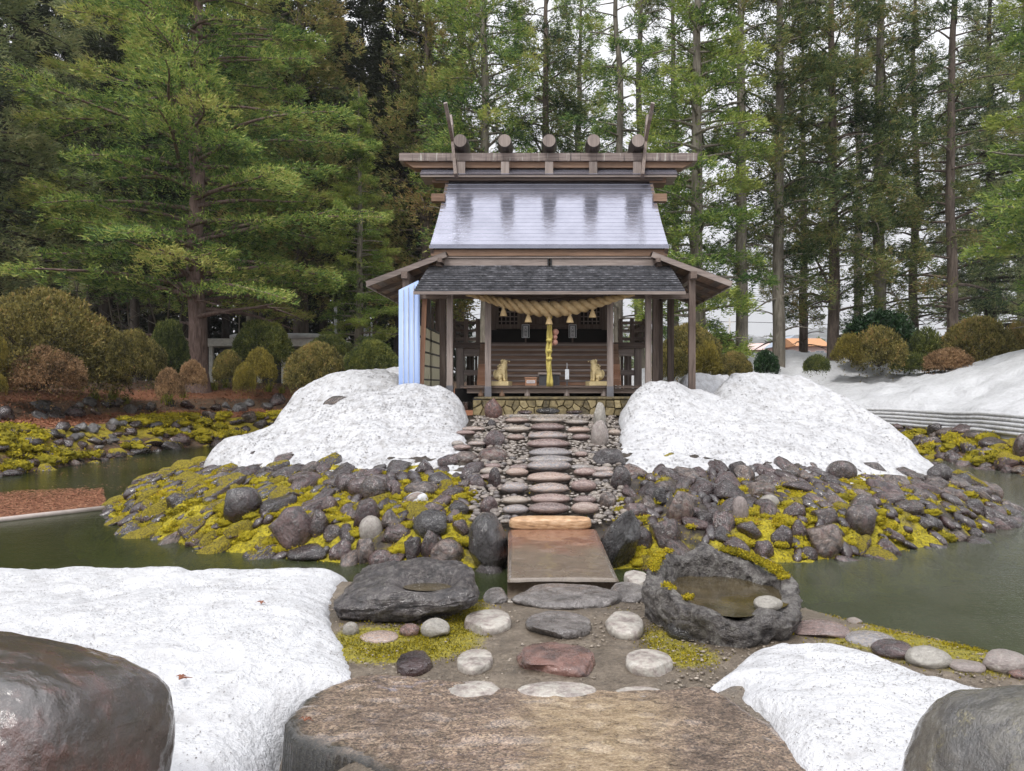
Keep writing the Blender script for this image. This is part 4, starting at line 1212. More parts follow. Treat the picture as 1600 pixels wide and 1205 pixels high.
# the mounds on the island
snow_pile('tall dirty snow mound on the island left of the steps, slumping to the stones',
          [(-1.36, 13.35), (-1.7, 13.1), (-2.6, 13.3), (-3.9, 13.6), (-5.2, 14.3), (-6.4, 15.2), (-7.3, 16.2), (-6.6, 16.9), (-4.8, 17.6), (-3.4, 18.1), (-2.4, 18.1), (-1.95, 17.7), (-1.78, 17.0), (-1.72, 16.2), (-1.60, 15.2), (-1.38, 14.2)],
          [tp(655, 606, 17.2), tp(683, 622, 17.0), tp(620, 618, 17.0), tp(560, 628, 16.8), tp(500, 645, 16.6), tp(450, 664, 16.4), tp(400, 682, 16.0), tp(340, 703, 15.6), tp(600, 680, 15.0), tp(520, 700, 14.8), tp(650, 690, 14.8), tp(680, 720, 14.0), tp(580, 735, 13.8)],
          0.07, 0.55, 0.034, 1.0, seed=3.0)
snow_pile('grey-streaked snow mound on the island behind the left one, beside the blue panel',
          [(-6.9, 18.2), (-5.6, 18.2), (-3.9, 18.3), (-3.25, 18.9), (-3.5, 20.8), (-4.4, 21.6), (-6.0, 21.4), (-7.2, 20.0)],
          [tp(545, 582, 20.0), tp(500, 604, 19.6), tp(600, 592, 19.6), tp(560, 600, 19.2), tp(460, 640, 19.2), tp(520, 625, 18.9), tp(615, 584, 20.8)],
          0.09, 0.6, 0.045, 1.0, seed=4.0)
snow_pile('small snow heap tight against the blue panel behind the other left mounds',
          [(-5.2, 21.2), (-3.7, 20.9), (-3.7, 23.2), (-5.2, 23.2)], [tp(600, 575, 22.0), tp(575, 590, 22.0), tp(625, 580, 22.0)], 0.1, 0.4, 0.06, 0.9, seed=5.0)
snow_pile('long white snow mound on the island right of the steps, running down to the stones',
          [(1.33, 13.3), (1.28, 14.2), (1.42, 15.2), (1.5, 16.2), (1.62, 17.1), (1.9, 17.7), (3.2, 17.9), (5.0, 17.5), (7.0, 16.9), (8.2, 16.2), (7.6, 14.7), (6.2, 13.6), (5.2, 13.35), (4.0, 13.5), (2.6, 13.3)],
          [tp(1008, 600, 17.0), tp(1050, 606, 17.0), tp(985, 620, 16.6), tp(1110, 632, 16.8), tp(1200, 645, 16.6), tp(1300, 662, 16.4), tp(1400, 690, 16.2), tp(1450, 715, 16.0), tp(1020, 690, 14.8), tp(1150, 700, 14.6), tp(1280, 705, 14.6), tp(1000, 735, 13.6), tp(1200, 735, 13.8)],
          0.07, 0.55, 0.032, 0.7, seed=6.0)
snow_pile('peaked snow mound behind the long right one, in front of the pale snow bank',
          [(3.6, 18.6), (4.6, 18.2), (6.5, 18.0), (8.2, 17.6), (8.9, 18.6), (7.6, 20.4), (5.6, 21.0), (4.4, 20.4)],
          [tp(1160, 588, 19.6), tp(1200, 606, 19.4), tp(1120, 612, 19.2), tp(1250, 634, 19.0), tp(1300, 655, 18.6), tp(1160, 620, 18.8)],
          0.09, 0.6, 0.04, 0.9, seed=7.0)
snow_pile('low rounded snow heap at the foot of the outer right post',
          [(3.5, 19.8), (4.9, 20.4), (5.6, 21.4), (4.8, 22.6), (3.5, 22.2)], [tp(1085, 590, 21.0), tp(1060, 600, 20.6), tp(1130, 602, 21.2)], 0.1, 0.45, 0.05, 0.9, seed=8.0)
boulder('lump of snow lying alone among the mossy stones', 'pale_stone', 140, 652, 781, 34, 22, 2, 0.1, 4, name='snow_lump', cat='snow').data.materials.clear()
bpy.data.objects['snow_lump'].data.materials.append(M['old_snow'])
# the great bank across the water on the right, with its layered cut edge
def bank_edge(s, n=60):
    x0, x1, yb, r = POND
    pts = [(x1 + s, y) for y in np.linspace(15, yb - r, 16)]
    pts += [(x1 - r + (r + s) * math.cos(t), yb - r + (r + s) * math.sin(t)) for t in np.linspace(0.08, math.pi / 2, 24)]
    pts += [(x, yb + s) for x in np.linspace(x1 - r - 0.5, 3.5, 12)]
    return pts
edge_pts = bank_edge(1.75)
bank = snow_pile('broad snow bank across the water on the right, rising to the shrubs',
          edge_pts[::3] + [(3.5, 48), (20, 52), (45, 50), (45, 15)],
          [(x, y, 1.08) for x, y in edge_pts[::3]] + [tp(1600, 547, 33), tp(1545, 562, 36), tp(1490, 582, 37), tp(1420, 582, 38), tp(1340, 572, 41), tp(1300, 562, 42), tp(1215, 552, 44), tp(1180, 572, 41), tp(1400, 625, 31), tp(1500, 630, 29), tp(1300, 615, 35), tp(1250, 600, 38), tp(1590, 600, 28), (30, 40, 3.8), (40, 30, 3.6), (20, 50, 4.0), (8, 48, 3.5)],
          0.22, 0.35, 0.10, 0.06, sm=3, seed=9.0, lump=0.7, name='snow_bank')
prof = []
for k in range(5):
    z0, z1 = 0.42 + 0.135 * k, 0.42 + 0.135 * (k + 1)
    for t in np.linspace(0, 1, 7):
        prof.append((0.06 * math.sin(math.pi * t) ** 0.6 - 0.035 * k, z0 + (z1 - z0) * t))
prof = np.array(prof)
for k in range(5):
    pk = prof[k * 7:(k + 1) * 7]
    ep = np.array(bank_edge(1.62))
    # resample evenly
    L_ = np.concatenate([[0], np.cumsum(np.linalg.norm(np.diff(ep, axis=0), axis=1))])
    tt = np.linspace(0, L_[-1], 260)
    ep = np.stack([np.interp(tt, L_, ep[:, 0]), np.interp(tt, L_, ep[:, 1])], -1)
    nr = np.gradient(ep, axis=0); nr = np.stack([nr[:, 1], -nr[:, 0]], -1); nr /= np.linalg.norm(nr, axis=1)[:, None]
    wob = 0.10 * fbm(xyz(tt * 0.35, 2.0 + k * 0.2), 3)
    wz = 0.05 * fbm(xyz(tt * 0.3, 7.0), 3)
    tail = smooth(0, 3, tt) * smooth(tt[-1], tt[-1] - 3, tt)
    rows = []
    for (o_, z_) in [(-0.5, pk[0][1])] + [tuple(q) for q in pk] + [(-0.5, pk[-1][1])]:
        xy = ep - nr * (o_ + wob)[:, None]
        rows.append(np.concatenate([xy, (z_ + wz)[:, None]], 1))
    rows = np.array(rows).transpose(1, 0, 2)
    v = rows.reshape(-1, 3)
    o = link('snow_layer', mesh_np('snow_layer', v, grid_faces(260, rows.shape[1]), True, {'dirt': np.full(len(v), 0.9 if k % 2 else 0.3)}), bank, M['old_snow'])

# needles and twigs fallen on the snow and the slab
m = N('needle_debris')
m.bsdf(m.ramp(m.rand(), [(0.0, (0.06, 0.04, 0.03)), (1.0, (0.09, 0.06, 0.04))]), 0.7)
M['needle_debris'] = m.m
def strips(pos, length, width, rng, up=0.004):
    n = len(pos)
    a = rng.uniform(0, 2 * np.pi, n)
    L_ = length * rng.uniform(0.4, 1.0, n)
    d = np.stack([np.cos(a) * L_, np.sin(a) * L_, rng.normal(0, 0.12, n) * L_], -1)
    s = np.stack([-np.sin(a), np.cos(a), np.zeros(n)], -1) * width
    c = pos + np.array([0, 0, up])
    v = np.stack([c - d - s, c + d - s * 0.3, c + d * 0.2 + s * 2.0], 1).reshape(-1, 3)
    return v, np.arange(3 * n).reshape(-1, 3)
vs = []
for idx, cnt, ln, wd in [(0, 9000, 0.015, 0.0018), (1, 4200, 0.012, 0.0016), (2, 4200, 0.05, 0.006), (3, 1200, 0.06, 0.008), (5, 3200, 0.05, 0.006), (6, 900, 0.05, 0.008)]:
    v, d = SNOW[idx]
    k = np.where(d > 0.05)[0]
    if idx == 0: k = k[(v[k, 0] > -5.5) & (v[k, 1] > 3)]
    w = 0.3 + np.clip(fbm(v[k] * 1.4, 3) + 0.4, 0, 2)
    ch = RNG.choice(k, cnt, p=w / w.sum())
    pos = v[ch] + np.concatenate([RNG.uniform(-0.02, 0.02, (cnt, 2)), np.zeros((cnt, 1))], 1)
    vs.append(strips(pos, ln, wd, RNG, 0.006 if ln < 0.03 else 0.02)[0])
vs = np.concatenate(vs)
o = link('needle_litter', mesh_np('needle_litter', vs, np.arange(len(vs)).reshape(-1, 3), False), None, M['needle_debris'])
tag(o, 'fallen conifer needles peppering the snow mounds', None, None, 'stuff')
m = N('rust_sprig')
m.bsdf((0.20, 0.07, 0.035), 0.6)
M['rust_sprig'] = m.m
def sprig(label, px, py, z, size, seed, Y=None):
    q = P(px, py, Y) if Y else GP(px, py, z)
    r = random.Random(seed)
    b = MB()
    for k in range(6):
        a = r.uniform(-0.5, 2.4); L = size * r.uniform(0.6, 1.1)
        b.tube([(0, 0, 0.004), (math.cos(a) * L * 0.5, math.sin(a) * L * 0.5, 0.02), (math.cos(a + 0.4) * L, math.sin(a + 0.4) * L, 0.006)], [size * 0.06, size * 0.07, size * 0.02], 5)
    o = b.build('dead_sprig', M['rust_sprig'])
    o.location = q + Vector((0, 0, 0.01))
    tag(o, label, 'twig')
sprig('rust-brown sprig lying in the middle of the left foreground snow', 280, 1065, 0.15, 0.075, 1)
sprig('small rust-brown sprig near the crest of the left foreground snow', 408, 946, 0.2, 0.06, 2)
sprig('dark red sprig lying on the left part of the granite slab', 476, 1130, 0.06, 0.05, 3)
sprig('reddish twig on the face of the left island snow mound', 583, 677, 0, 0.16, 4, 15.35)
sprig('reddish twig near the crest of the right island snow mound', 1108, 640, 0, 0.22, 5, 16.7)
# ------------------------------------------------------------------ the shrine
def wood(name, axis, stops, rough=0.6, dark=0.5):
    m = N(name)
    sc = [16.0, 16.0, 16.0]; sc[axis] = 0.9
    v = m.coord('Object', tuple(sc))
    g = m.noise(v, 1.0, 5, 0.65, 0.5)
    sc2 = [70.0, 70.0, 70.0]; sc2[axis] = 2.5
    g2 = m.noise(m.coord('Object', tuple(sc2)), 1.0, 3, 0.6)
    big = m.noise(m.worldpos(), 0.9, 4, 0.6)
    f = m.math('ADD', m.math('ADD', m.math('MULTIPLY', g, 0.5), m.math('MULTIPLY', g2, 0.25)), m.math('ADD', m.math('MULTIPLY', big, 0.25), m.math('MULTIPLY', m.math('SUBTRACT', m.rand(), 0.5), 0.12)))
    col = m.ramp(f, stops)
    m.bsdf(col, m.ramp(big, [(0.3, rough - 0.2), (0.7, rough + 0.15)]), m.bump(m.math('ADD', g, m.math('MULTIPLY', g2, 0.6)), 0.5, 0.012), 0.4)
    M[name] = m.m
WD = [(0.30, (0.035, 0.025, 0.021)), (0.45, (0.095, 0.068, 0.056)), (0.56, (0.165, 0.125, 0.105)), (0.72, (0.26, 0.21, 0.18))]
WB = [(0.30, (0.07, 0.04, 0.026)), (0.45, (0.16, 0.095, 0.06)), (0.58, (0.24, 0.15, 0.10)), (0.72, (0.31, 0.22, 0.16))]
WO = [(0.30, (0.18, 0.085, 0.045)), (0.5, (0.33, 0.17, 0.10)), (0.72, (0.44, 0.27, 0.18))]
WG = [(0.30, (0.085, 0.07, 0.062)), (0.45, (0.19, 0.155, 0.14)), (0.58, (0.30, 0.25, 0.225)), (0.72, (0.41, 0.36, 0.33))]
for i, a in enumerate('xyz'):
    wood('wood_' + a, i, WD)
    wood('brown_wood_' + a, i, WB)
    wood('grey_wood_' + a, i, WG)
wood('orange_wood_z', 2, WO)
wood('dark_wood_y', 1, [(0.30, (0.015, 0.012, 0.012)), (0.5, (0.045, 0.036, 0.034)), (0.72, (0.11, 0.095, 0.09))], 0.4)
wood('orange_wood_x', 0, WO)
m = N('drip_wood')
v = m.coord('Object', (9, 9, 0.6))
n1 = m.noise(v, 1.0, 4, 0.7); n2 = m.noise(m.coord('Object', (1.2, 20, 20)), 1.0, 4, 0.6)
c0 = m.ramp(n2, [(0.3, (0.12, 0.09, 0.08)), (0.7, (0.30, 0.245, 0.225))])
c0 = m.mix(m.ramp(n1, [(0.56, 0.0), (0.64, 0.85)]), c0, (0.52, 0.52, 0.47))
c0 = m.mix(m.ramp(n1, [(0.36, 0.9), (0.44, 0.0)]), c0, (0.05, 0.04, 0.04))
m.bsdf(c0, 0.55, m.bump(n2, 0.4, 0.01))
M['drip_wood'] = m.m
m = N('wet_metal_roof')
v = m.worldpos()
n1 = m.noise(v, 1.2, 4, 0.6); n2 = m.noise(v, 9, 4, 0.6)
m.bsdf(m.ramp(n1, [(0.3, (0.27, 0.275, 0.34)), (0.7, (0.36, 0.365, 0.44))]), m.ramp(n2, [(0.3, 0.10), (0.7, 0.18)]), m.bump(m.math('ADD', n2, m.math('MULTIPLY', m.noise(v, 3.0, 2), 0.8)), 0.10, 0.03), 0.8, metallic=0.75)
M['wet_metal_roof'] = m.m
m = N('wet_shingle')
v = m.coord('Object', (2.5, 12, 12))
n1 = m.noise(v, 1, 5, 0.7); n2 = m.noise(v, 5, 4, 0.7)
m.bsdf(m.ramp(m.math('ADD', m.math('MULTIPLY', n1, 0.5), m.math('MULTIPLY', n2, 0.5)), [(0.35, (0.008, 0.008, 0.010)), (0.5, (0.025, 0.027, 0.034)), (0.65, (0.065, 0.066, 0.078)), (0.8, (0.14, 0.14, 0.15))]), m.ramp(n1, [(0.35, 0.12), (0.7, 0.45)]), m.bump(n2, 0.5, 0.02), 0.6)
M['wet_shingle'] = m.m
m = N('wet_shingle_blue')
v = m.coord('Object', (3, 14, 14))
n1 = m.noise(v, 1.0, 5, 0.75)
m.bsdf(m.ramp(n1, [(0.38, (0.008, 0.009, 0.014)), (0.52, (0.03, 0.037, 0.055)), (0.68, (0.10, 0.115, 0.15))]), 0.2, m.bump(n1, 0.4, 0.02), 0.7, coat=0.8, coat_rough=0.1)
M['wet_shingle_blue'] = m.m
m = N('painted_glint')
n1 = m.noise(m.coord('Object', (5, 5, 5)), 1.0, 4, 0.75)
m.bsdf(m.ramp(n1, [(0.38, (0.03, 0.03, 0.035)), (0.55, (0.12, 0.12, 0.135)), (0.7, (0.30, 0.30, 0.33))]), 0.3)
M['painted_glint'] = m.m
m = N('blue_sheet')
v = m.coord('Object')
m.bsdf(m.ramp(m.noise(v, 1.2, 3), [(0.3, (0.30, 0.42, 0.72)), (0.7, (0.38, 0.50, 0.80))]), 0.35, None, 0.5)
M['blue_sheet'] = m.m
def plain(name, col, rough=0.5, **kw):
    m = N(name)
    v = m.coord('Object')
    n = m.noise(v, 6.0, 5, 0.65)
    c2 = tuple(c * 0.72 for c in col)
    m.bsdf(m.ramp(n, [(0.3, c2), (0.65, col)]), rough, m.bump(m.noise(v, 30, 3), 0.2, 0.01), 0.4, **kw)
    M[name] = m.m
    return m.m
m = N('pale_panel')
df = m.n('ShaderNodeBsdfDiffuse'); df.inputs[0].default_value = (0.62, 0.60, 0.50, 1)
tl = m.n('ShaderNodeBsdfTranslucent'); tl.inputs[0].default_value = (0.80, 0.77, 0.66, 1)
mx = m.n('ShaderNodeMixShader'); mx.inputs[0].default_value = 0.75
m.t.links.new(df.outputs[0], mx.inputs[1]); m.t.links.new(tl.outputs[0], mx.inputs[2]); m.t.links.new(mx.outputs[0], m.out.inputs['Surface'])
M['pale_panel'] = m.m
plain('black_batten', (0.02, 0.02, 0.022), 0.5)
plain('sandstone', (0.62, 0.50, 0.27), 0.7)
plain('rope_straw', (0.52, 0.38, 0.20), 0.85)
plain('yellow_cloth', (0.56, 0.46, 0.13), 0.8)
plain('copper_bell', (0.62, 0.33, 0.26), 0.4)
plain('white_paper', (0.68, 0.70, 0.74), 0.6)
plain('teal_ink', (0.035, 0.06, 0.075), 0.6)
plain('grey_boot', (0.20, 0.20, 0.22), 0.4, metallic=0.5)
plain('dark_box', (0.055, 0.055, 0.06), 0.6)
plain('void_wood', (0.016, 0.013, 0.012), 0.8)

SH_ = empty('shrine', (0, 18.2, 1.74))
tag(SH_, 'weathered wooden shrine with logs on its ridge and pale wet metal roof', 'shrine')
def part(name, b, mat, parent=SH_, ss=False):
    return b.build(name, M[mat], parent, ss)
FZ = 2.0                              # deck level
# deck
part('deck', MB().box(-2.1, 2.25, 18.15, 18.75, 1.94, FZ), 'wood_x')
part('deck_beam', MB().box(-1.95, 2.2, 18.22, 18.32, 1.82, 1.935), 'wood_x')
for x in (-1.62, -1.12, -0.52, 0.42, 1.3, 2.05):
    part('deck_leg', MB().lathe([(0.055, 0), (0.07, 0.02), (0.055, 0.18)], (x, 18.27, 1.735), 10), 'brown_wood_z' if x < -1 else 'grey_wood_z')
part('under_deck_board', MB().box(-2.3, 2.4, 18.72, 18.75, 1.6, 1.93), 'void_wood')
# porch posts, two by two, and the outer posts
for s in (-1, 1):
    q = part('porch_post', MB().box(s * 1.43 - 0.07, s * 1.43 + 0.07, 17.95, 18.09, 1.95, 4.16), 'grey_wood_z')
    link('post_boot', MB().box(s * 1.43 - 0.078, s * 1.43 + 0.078, 17.942, 18.098, 1.73, 1.98).mesh('post_boot'), q, M['grey_boot'])
    q = part('porch_post', MB().box(s * 2.33 - 0.07, s * 2.33 + 0.07, 17.98, 18.12, 1.98, 4.16), 'grey_wood_z')
    link('post_boot', MB().box(s * 2.33 - 0.078, s * 2.33 + 0.078, 17.972, 18.128, 1.6, 2.0).mesh('post_boot'), q, M['grey_boot'])
    part('inner_post', MB().box(s * 2.68 - 0.075, s * 2.68 + 0.075, 19.3, 19.45, 1.3, 4.9), 'wood_z')
    part('outer_post', MB().box(s * 3.35 - 0.075, s * 3.35 + 0.075, 17.95, 18.10, 1.3, 4.62), 'wood_z')
    part('outer_post', MB().box(s * 3.27 - 0.08, s * 3.27 + 0.08, 20.6, 20.76, 1.3, 4.66), 'wood_z')
    part('outer_post', MB().box(s * 3.27 - 0.08, s * 3.27 + 0.08, 22.6, 22.76, 1.3, 4.66), 'wood_z')
    part('post_beam', MB().beam((s * 3.35, 17.75, 4.56), (s * 3.35, 22.9, 4.56), 0.14, 0.16), 'wood_y')
    part('tie_beam', MB().beam((s * 2.3, 18.03, 4.10), (s * 3.42, 18.03, 4.10), 0.1, 0.13), 'wood_x')
part('porch_lintel', MB().box(-2.9, 2.9, 17.9, 18.02, 4.13, 4.30), 'wood_x')
part('porch_lintel', MB().box(-2.75, 2.75, 19.36, 19.5, 4.2, 4.42), 'wood_x')
# porch roof of thin wet shingles
def slope_rows(n, x0, x1, ya, za, yb, zb, th, x0b=None, x1b=None):
    out = []
    for i in range(n):
        t0, t1 = i / n, (i + 1.25) / n
        y0, z0 = ya + (yb - ya) * t0, za + (zb - za) * t0
        y1, z1 = ya + (yb - ya) * min(t1, 1.0), za + (zb - za) * min(t1, 1.0)
        xa0 = x0 + ((x0b if x0b is not None else x0) - x0) * t0
        xb0 = x1 + ((x1b if x1b is not None else x1) - x1) * t0
        b = MB()
        lift = th * 1.25
        b.add([(xa0, y0, z0), (xb0, y0, z0), (xb0, y1, z1 - 0.004), (xa0, y1, z1 - 0.004), (xa0, y0, z0 + lift), (xb0, y0, z0 + lift), (xb0, y1, z1 + th * 0.25), (xa0, y1, z1 + th * 0.25)],
              [(0, 3, 2, 1), (4, 5, 6, 7), (0, 1, 5, 4), (1, 2, 6, 5), (2, 3, 7, 6), (3, 0, 4, 7)])
        out.append(b)
    return out
for kk, b in enumerate(slope_rows(12, -3.04, 3.06, 17.3, 4.12, 18.4, 4.86, 0.045, -2.86, 2.88)):
    part('shingle_course', b, 'wet_shingle' if kk % 3 else 'wet_shingle_blue')
    yk, zk = 17.3 + 1.1 * kk / 12, 4.12 + 0.74 * kk / 12
    part('glint_strip', MB().box(-3.03 + 0.015 * kk, 3.05 - 0.015 * kk, yk - 0.012, yk - 0.001, zk + 0.036, zk + 0.060), 'painted_glint')  # pale strip per course; sky glint on wet edges painted in its colour
part('porch_fascia', MB().box(-3.05, 3.07, 17.25, 17.32, 4.05, 4.12), 'grey_wood_x')
part('porch_soffit', MB().add([(-3.0, 17.33, 4.085), (3.0, 17.33, 4.085), (2.86, 18.4, 4.8), (-2.86, 18.4, 4.8)], [(0, 1, 2, 3)]), 'wood_x')
part('porch_ridge_board', MB().box(-2.5, -0.04, 18.3, 18.36, 4.86, 5.03), 'grey_wood_x')
part('porch_ridge_board', MB().box(0.04, 2.5, 18.3, 18.36, 4.86, 5.03), 'grey_wood_x')
part('porch_ridge_cap', MB().box(-2.5, 2.5, 18.27, 18.42, 5.032, 5.065), 'grey_wood_x')
for x in (-0.02, 0.05): part('ridge_strap', MB().box(x - 0.02, x + 0.012, 18.26, 18.29, 4.72, 5.03), 'black_batten')
# side roofs sloping outward
for s in (-1, 1):
    a, b_ = (2.45, 5.06), (4.26, 4.385)
    x = lambda t: s * (a[0] + (b_[0] - a[0]) * t)
    z = lambda t: a[1] + (b_[1] - a[1]) * t
    bd = 11
    for k in range(bd):
        t0, t1 = k / bd, (k + 1) / bd - 0.004
        part('roof_board', MB().add([(x(t0), 18.05, z(t0) - 0.045), (x(t1), 18.05, z(t1) - 0.045), (x(t1), 22.6, z(t1) - 0.045), (x(t0), 22.6, z(t0) - 0.045),
                                      (x(t0), 18.05, z(t0)), (x(t1), 18.05, z(t1)), (x(t1), 22.6, z(t1)), (x(t0), 22.6, z(t0))],
                                     [(0, 3, 2, 1), (4, 5, 6, 7), (0, 1, 5, 4), (1, 2, 6, 5), (2, 3, 7, 6), (3, 0, 4, 7)]), 'brown_wood_y' if k % 3 else 'wood_y')
    part('bargeboard', MB().beam((x(-0.02), 18.0, z(-0.02) + 0.0), (x(1.01), 18.0, z(1.01) + 0.0), 0.05, 0.13), 'grey_wood_x')
    part('roof_sheet', MB().add([(x(-0.02), 17.97, z(0) + 0.075), (x(1.02), 17.97, z(1.02) + 0.075), (x(1.02), 22.65, z(1.02) + 0.075), (x(-0.02), 22.65, z(0) + 0.075)], [(0, 1, 2, 3)]), 'wet_shingle')
    part('eave_board', MB().beam((x(1.0), 18.0, z(1.0) - 0.03), (x(1.0), 22.6, z(1.0) - 0.03), 0.05, 0.09), 'grey_wood_y')
    for yy in (18.9, 19.9, 20.9, 21.9):
        part('rafter', MB().beam((x(0.02), yy, z(0.02) - 0.09), (x(0.98), yy, z(0.98) - 0.09), 0.06, 0.085), 'wood_x')
    part('purlin_end', MB().beam((s * 2.55, 17.9, 4.93), (s * 2.55, 19.4, 4.93), 0.1, 0.1), 'wood_y')
    part('purlin', MB().beam((s * 2.6, 18.1, 4.88), (s * 2.6, 22.6, 4.88), 0.12, 0.14), 'wood_y')
# honden: raised floor, walls, doors
part('veranda_floor', MB().box(-2.55, 2.55, 19.8, 23.0, 3.02, 3.10), 'wood_y')
part('veranda_edge', MB().box(-2.56, 2.56, 19.74, 19.795, 2.96, 3.11), 'wood_x')
for s in (-1, 1):
    for yy in (19.9, 22.6):
        part('floor_post', MB().box(s * 2.3 - 0.09, s * 2.3 + 0.09, yy - 0.09, yy + 0.09, 1.3, 3.015), 'grey_wood_z')
    part('floor_beam', MB().box(min(s * 1.76, s * 2.2), max(s * 1.76, s * 2.2), 19.84, 19.94, 2.76, 2.95), 'grey_wood_x')
    part('floor_beam', MB().box(min(s * 1.76, s * 2.2), max(s * 1.76, s * 2.2), 19.84, 19.94, 2.26, 2.40), 'grey_wood_x')
    for k in range(5):
        part('under_slat', MB().box(s * (1.72 + 0.11 * k) - 0.03, s * (1.72 + 0.11 * k) + 0.03, 20.4, 20.44, 1.9, 2.96), 'wood_z')
    # railing of the veranda
    for zz, hh in ((3.62, 0.07), (3.42, 0.06), (3.2, 0.08)):
        part('rail', MB().beam((s * 1.78, 19.84, zz), (s * 2.72, 19.84, zz), 0.06, hh), 'wood_x')
        part('rail', MB().beam((s * 2.46, 19.7, zz + 0.005), (s * 2.46, 22.9, zz + 0.005), 0.06, hh), 'wood_y')
    for xx in (1.84, 2.14, 2.46):
        part('rail_post', MB().box(s * xx - 0.05, s * xx + 0.05, 19.79, 19.89, 3.1, 3.72), 'wood_z')
    for yy in (20.8, 21.8, 22.8):
        part('rail_post', MB().box(s * 2.46 - 0.05, s * 2.46 + 0.05, yy - 0.05, yy + 0.05, 3.1, 3.72), 'wood_z')
# stair of eight broad treads
ns = 8
for k in range(ns):
    z0, z1 = FZ + (3.06 - FZ) * k / ns, FZ + (3.06 - FZ) * (k + 1) / ns
    y0 = 18.76 + (19.72 - 18.76) * k / ns
    part('stair_tread', MB().box(-1.52, 1.52, y0 - 0.02, y0 + 0.16, z1 - 0.045, z1 + 0.005), 'grey_wood_x')
    part('stair_riser', MB().box(-1.50, 1.50, y0 + 0.005, y0 + 0.03, z0 + 0.008, z1 - 0.048), 'orange_wood_x' if k < 1 else 'brown_wood_x')
    for s in (-1, 1):
        x0, x1 = sorted((s * 1.535, s * 1.76))
        part('stair_block', MB().box(x0, x1, y0 - 0.03, 19.72, z0 + 0.004, z1), 'orange_wood_x' if k < 4 else 'brown_wood_x')
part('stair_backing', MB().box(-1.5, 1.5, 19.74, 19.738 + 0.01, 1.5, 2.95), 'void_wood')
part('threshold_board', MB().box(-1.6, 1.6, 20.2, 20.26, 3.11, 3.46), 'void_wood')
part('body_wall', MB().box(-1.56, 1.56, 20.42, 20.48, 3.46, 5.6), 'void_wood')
for s in (-1, 1):
    part('body_side_wall', MB().box(s * 1.56 - 0.03, s * 1.56 + 0.03, 20.48, 22.7, 3.1, 5.6), 'wood_y')
    for xx in (1.5, 0.66):
        part('body_column', MB().box(s * xx - 0.1, s * xx + 0.1, 20.28, 20.42, 3.3, 5.55), 'wood_z')
    fr = part('lattice_door', MB().box(s * 1.09 - 0.33, s * 1.09 - 0.25, 20.33, 20.41, 3.5, 4.65).box(s * 1.09 + 0.25, s * 1.09 + 0.33, 20.33, 20.41, 3.5, 4.65).box(s * 1.09 - 0.25, s * 1.09 + 0.25, 20.34, 20.41, 3.5, 3.62).box(s * 1.09 - 0.25, s * 1.09 + 0.25, 20.34, 20.41, 4.55, 4.65), 'wood_z')
    lb_ = MB()
    for k in range(4): lb_.box(s * 1.09 - 0.17 + 0.113 * k - 0.014, s * 1.09 - 0.17 + 0.113 * k + 0.014, 20.36, 20.385, 3.62, 4.55)
    for k in range(7): lb_.box(s * 1.09 - 0.25, s * 1.09 + 0.25, 20.345, 20.359, 3.70 + 0.125 * k - 0.014, 3.70 + 0.125 * k + 0.014)
    link('lattice', lb_.mesh('lattice'), fr, M['grey_wood_z'])
    part('bracket', MB().beam((s * 1.5, 20.3, 4.9), (s * 2.5, 19.8, 5.05), 0.1, 0.14), 'wood_x')
    # panel-shuttered centre
    part('centre_door', MB().box(min(s * 0.02, s * 0.54), max(s * 0.02, s * 0.54), 20.36, 20.40, 3.5, 4.6), 'wood_z')
    part('door_rail', MB().box(min(s * 0.03, s * 0.55), max(s * 0.03, s * 0.55), 20.33, 20.358, 3.93, 4.06), 'grey_wood_x')
    part('door_rail', MB().box(min(s * 0.03, s * 0.55), max(s * 0.03, s * 0.55), 20.33, 20.358, 3.55, 3.64), 'wood_x')
part('door_lintel', MB().box(-1.6, 1.6, 20.25, 20.42, 4.66, 4.86), 'wood_x')
part('head_beam', MB().box(-2.6, 2.6, 20.2, 20.4, 5.2, 5.45), 'wood_x')
part('eave_beam', MB().box(-2.75, 2.75, 18.95, 19.1, 5.08, 5.25), 'brown_wood_x')
for k in range(12):
    xx = -2.6 + 5.2 * k / 11
    part('eave_rafter', MB().beam((xx, 18.48, 5.16), (xx, 19.6, 5.85), 0.09, 0.09), 'wood_y')
part('eave_bracket_rail', MB().box(-2.7, 2.7, 18.62, 18.68, 5.09, 5.14), 'grey_wood_x')
for k in range(16):
    xx = -2.5 + 5.0 * k / 15
    part('eave_bracket', MB().box(xx - 0.04, xx + 0.04, 18.66, 18.9, 5.1, 5.2), 'wood_y')
